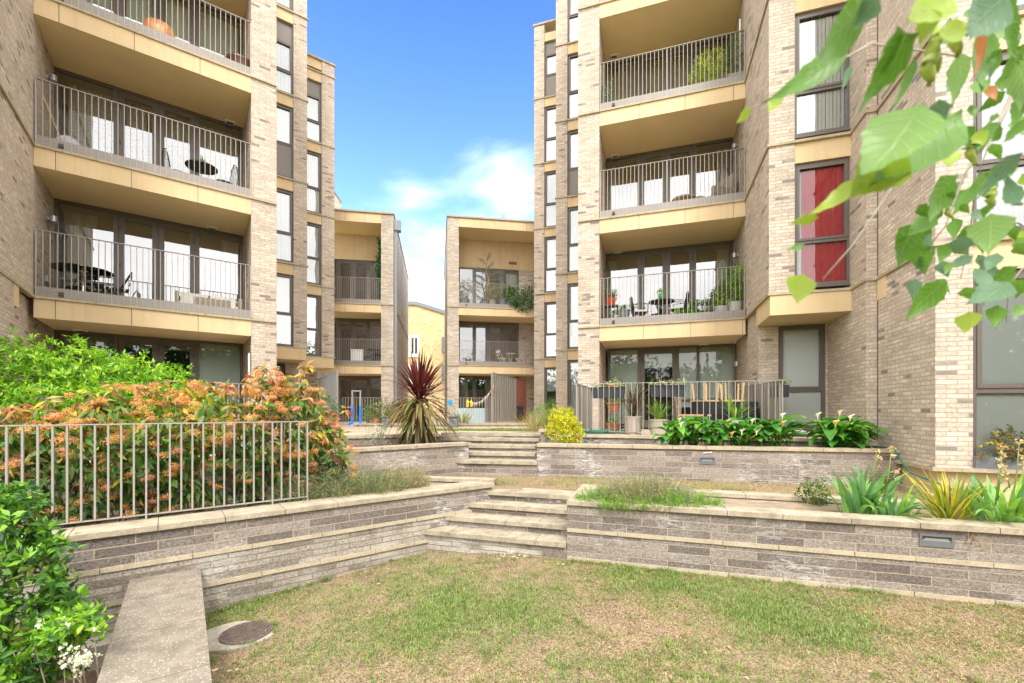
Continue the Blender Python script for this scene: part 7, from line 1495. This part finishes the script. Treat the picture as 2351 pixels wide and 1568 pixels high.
# ivy on the far left block pier, white table etc.
iv = thing('wall_ivy', 'dark climbing ivy hanging down the far left block recess beside the pale pier', 'plant', LF.p(LF.su(872, -.15), -.15, FZ[2])); n = 1100; zz = rng.uniform(FZ[2]+.2, FZ[3]-1.1, n); P = np.array([LF.p(LF.su(874, -.2)-abs(rng.normal(0, .10))*(1+.5*math.sin(h_*3)), -.2+rng.normal(0, .1), h_) for h_ in zz]); add_leaves('foliage', P, rdir(n)+np.array([0, 0, -.5]), rdir(n)+np.array([0, -.6, .2]), .10, .06, ['leaf_dark', 'leaf_mid', 'leaf_deep'], [.5, .3, .2], iv)
z = FZ[1]+.01
o = thing('white_cabinet', 'white storage box behind the far left first floor railing', 'box'); m = MB(); m.box(-.28, .28, -.22, .22, 0, .72); obj('body', m, 'white_paint', o, bevel=.01); m = MB(); m.box(-.31, .31, -.25, .25, .722, .77); obj('lid', m, 'white_paint', o); put(o, LF, LF.su(821, -.5), -.5, z)
o = fchair('black folding chair behind the far left first floor railing', 'black_metal', name='folding_chair'); put(o, LF, LF.su(846, -.6), -.6, z, 2.4)
o = tbl('dark table at the right end of the far left first floor balcony', .36, .85, 'black_metal', 'black_metal', 'cross'); put(o, LF, LF.su(858, -.9), -.9, z)
# ---- far terrace items
Yh = 15.4
hd = thing('sports_hurdle', 'upright training frame with blue legs and a grey top bar on the far left terrace', 'frame', (*tpt(818, Yh), TER)); xa, xb = tpt(809, Yh)[0], tpt(827.5, Yh)[0]; zt_ = CAMZ+(CY-899)/FO*Yh; zm_ = CAMZ+(CY-932)/FO*Yh
for x in (xa, xb):
    m = MB(); m.box(x-.035, x+.035, Yh-.03, Yh+.03, TER+.05, zm_); lg = obj('leg', m, 'blue_plastic', hd); m = MB(); m.box(x-.022, x+.022, Yh-.02, Yh+.02, zm_+.001, zt_); obj('upright', m, 'lamp_steel', hd)
    m = MB(); m.tube([(x-.17, Yh-.05, TER+.02), (x, Yh, TER+.14), (x+.17, Yh-.05, TER+.02)], .022, 6); m.tube([(x, Yh-.3, TER+.02), (x, Yh, TER+.12), (x, Yh+.3, TER+.02)], .022, 6); obj('foot', m, 'blue_plastic', lg)
m = MB(); m.box(xa-.03, xb+.03, Yh-.025, Yh+.025, zt_+.001, zt_+.045); obj('top_bar', m, 'lamp_steel', hd)
for u, lb in ((889, 'square grey bollard light left of the spiky cordyline'), (1041, 'square grey bollard light right of the spiky cordyline')):
    x, y = tpt(u, 15.2); r = thing('bollard_light', lb, 'bollard light', (x, y, TER), 'bollard lights'); m = MB(); m.box(x-.15, x+.15, y-.1, y+.1, TER-.03, TER+.34); obj('body', m, 'lamp_grey', r, bevel=.004); m = MB(); m.box(x-.13, x+.13, y-.105, y-.1005, TER+.2, TER+.3); obj('lens', m, 'frame_dark', r); m = MB(); m.box(x-.12, x+.12, y-.11, y-.1055, TER+.205, TER+.235); obj('louvre', m, 'lamp_steel', r)
x0, x1 = tpt(1046, 18.6)[0], tpt(1114, 18.6)[0]; r = thing('covered_box', 'pale blue fabric covered garden box behind the far fence', 'box', ((x0+x1)/2, 18.6, TER)); m = MB(); m.box(x0, x1, 18.6, 19.4, TER, TER+.62); obj('cover', m, 'cover_blue', r, bevel=.03)
for i in range(2):
    x, y = tpt((1073.5, 1082)[i], 17.45); r = thing('yellow_jug', ('left yellow plastic jug hanging on the far fence', 'right yellow plastic jug hanging on the far fence')[i], 'jug', (x, y, TER+.6), 'yellow jugs'); m = MB(); m.lathe((x, y, TER+.66), [(0, 0), (.055, 0), (.055, .2), (.02, .26), (.02, .29), (0, .29)], 12); obj('body', m, 'yellow_plastic', r); m = MB(); m.tube([(x, y, TER+.95), (x+.03, y, TER+1.0), (x-.02, y, TER+1.03), (x, y, TER+.96)], .008, 5); obj('hook', m, 'yellow_plastic', r)
    x, y = tpt((1030.5, 1036.5)[i], 17.3); r = thing('blue_pot', ('left bright blue hanging pot on the far fence', 'right bright blue hanging pot on the far fence')[i], 'pot', (x, y, TER+.6), 'blue pots'); m = MB(); m.lathe((x, y, TER+.72), [(0, 0), (.042, 0), (.052, .2), (.045, .2), (0, .18)], 12); obj('body', m, 'sky_plastic', r)
bn = thing('bunting', 'string of small pastel pennant flags strung up to the tall grey screen', 'bunting', (*tpt(1120, 17.2), TER+1)); a = Vector(D(1075, 922, 17.3)); b_ = Vector(D(1104, 921, 17.2)); c_ = Vector(D(1135, 882, 17.0)); m = MB(); pts = [a.lerp(b_, f)-Vector((0, 0, .06*math.sin(math.pi*f))) for f in np.linspace(0, 1, 8)]+[b_.lerp(c_, f)-Vector((0, 0, .08*math.sin(math.pi*f))) for f in np.linspace(.1, 1, 9)]; m.tube(pts, .006, 4); obj('string', m, 'white_paint', bn)
for i, p_ in enumerate(pts[1:-1]):
    m = MB(); q = pts[i+2]; e_ = (q-p_)*.45; m.face([p_, p_+e_*1.6, p_+e_*.8+Vector((0, -.002, -.14))]); obj('pennant', m, ('pink_cloth', 'teal_cloth', 'yellow_plastic', 'cushion')[i % 4], bn)
um = thing('folded_parasol', 'small black folded cover leaning on the timber screen', 'cover', (*tpt(1194, 19.0), TER)); x, y = tpt(1194, 19.0); m = MB(); m.lathe((x, y, TER+.05), [(0, 0), (.08, .05), (.14, .35), (.10, .5), (.13, .62), (.03, .75), (0, .76)], 9, sx=1.2); 
for i, v_ in enumerate(m.v): m.v[i] = (v_[0]+.06*noise.noise(Vector(v_)*4), v_[1], v_[2])
obj('folded_cloth', m, 'black_cloth', um)
wpot('small terracotta pot at the foot of the far fence bush', 864, 15.35, .10, .13, .24, 'terracotta', None)
ty = thing('soft_toy', 'small bundle of pink and white cloth at the foot of the left privacy screen', 'cloth', (*tpt(768, 15.2), TER)); x, y = tpt(768, 15.2); m = MB(); m.lathe((x, y, TER), [(0, 0), (.13, .02), (.12, .08), (.05, .12), (0, .12)], 10, sx=1.3)
for i, v_ in enumerate(m.v): m.v[i] = (v_[0]+.05*noise.noise(Vector(v_)*6), v_[1], max(TER, v_[2]+.04*noise.noise(Vector(v_)*8)))
obj('cloth', m, 'pink_cloth', ty, smooth=True)
pp = thing('white_pipe', 'slim white pipe beside the brick pier of the left ground floor terrace', 'pipe', LT.p(LT.su(572, .05), .05, TER)); m = MB(); s = LT.su(571.5, .06); m.tube([LT.p(s, .06, TER), LT.p(s, .06, 3.3)], .02, 8); obj('pipe', m, 'white_paint', pp)
print('objects', len(bpy.data.objects))
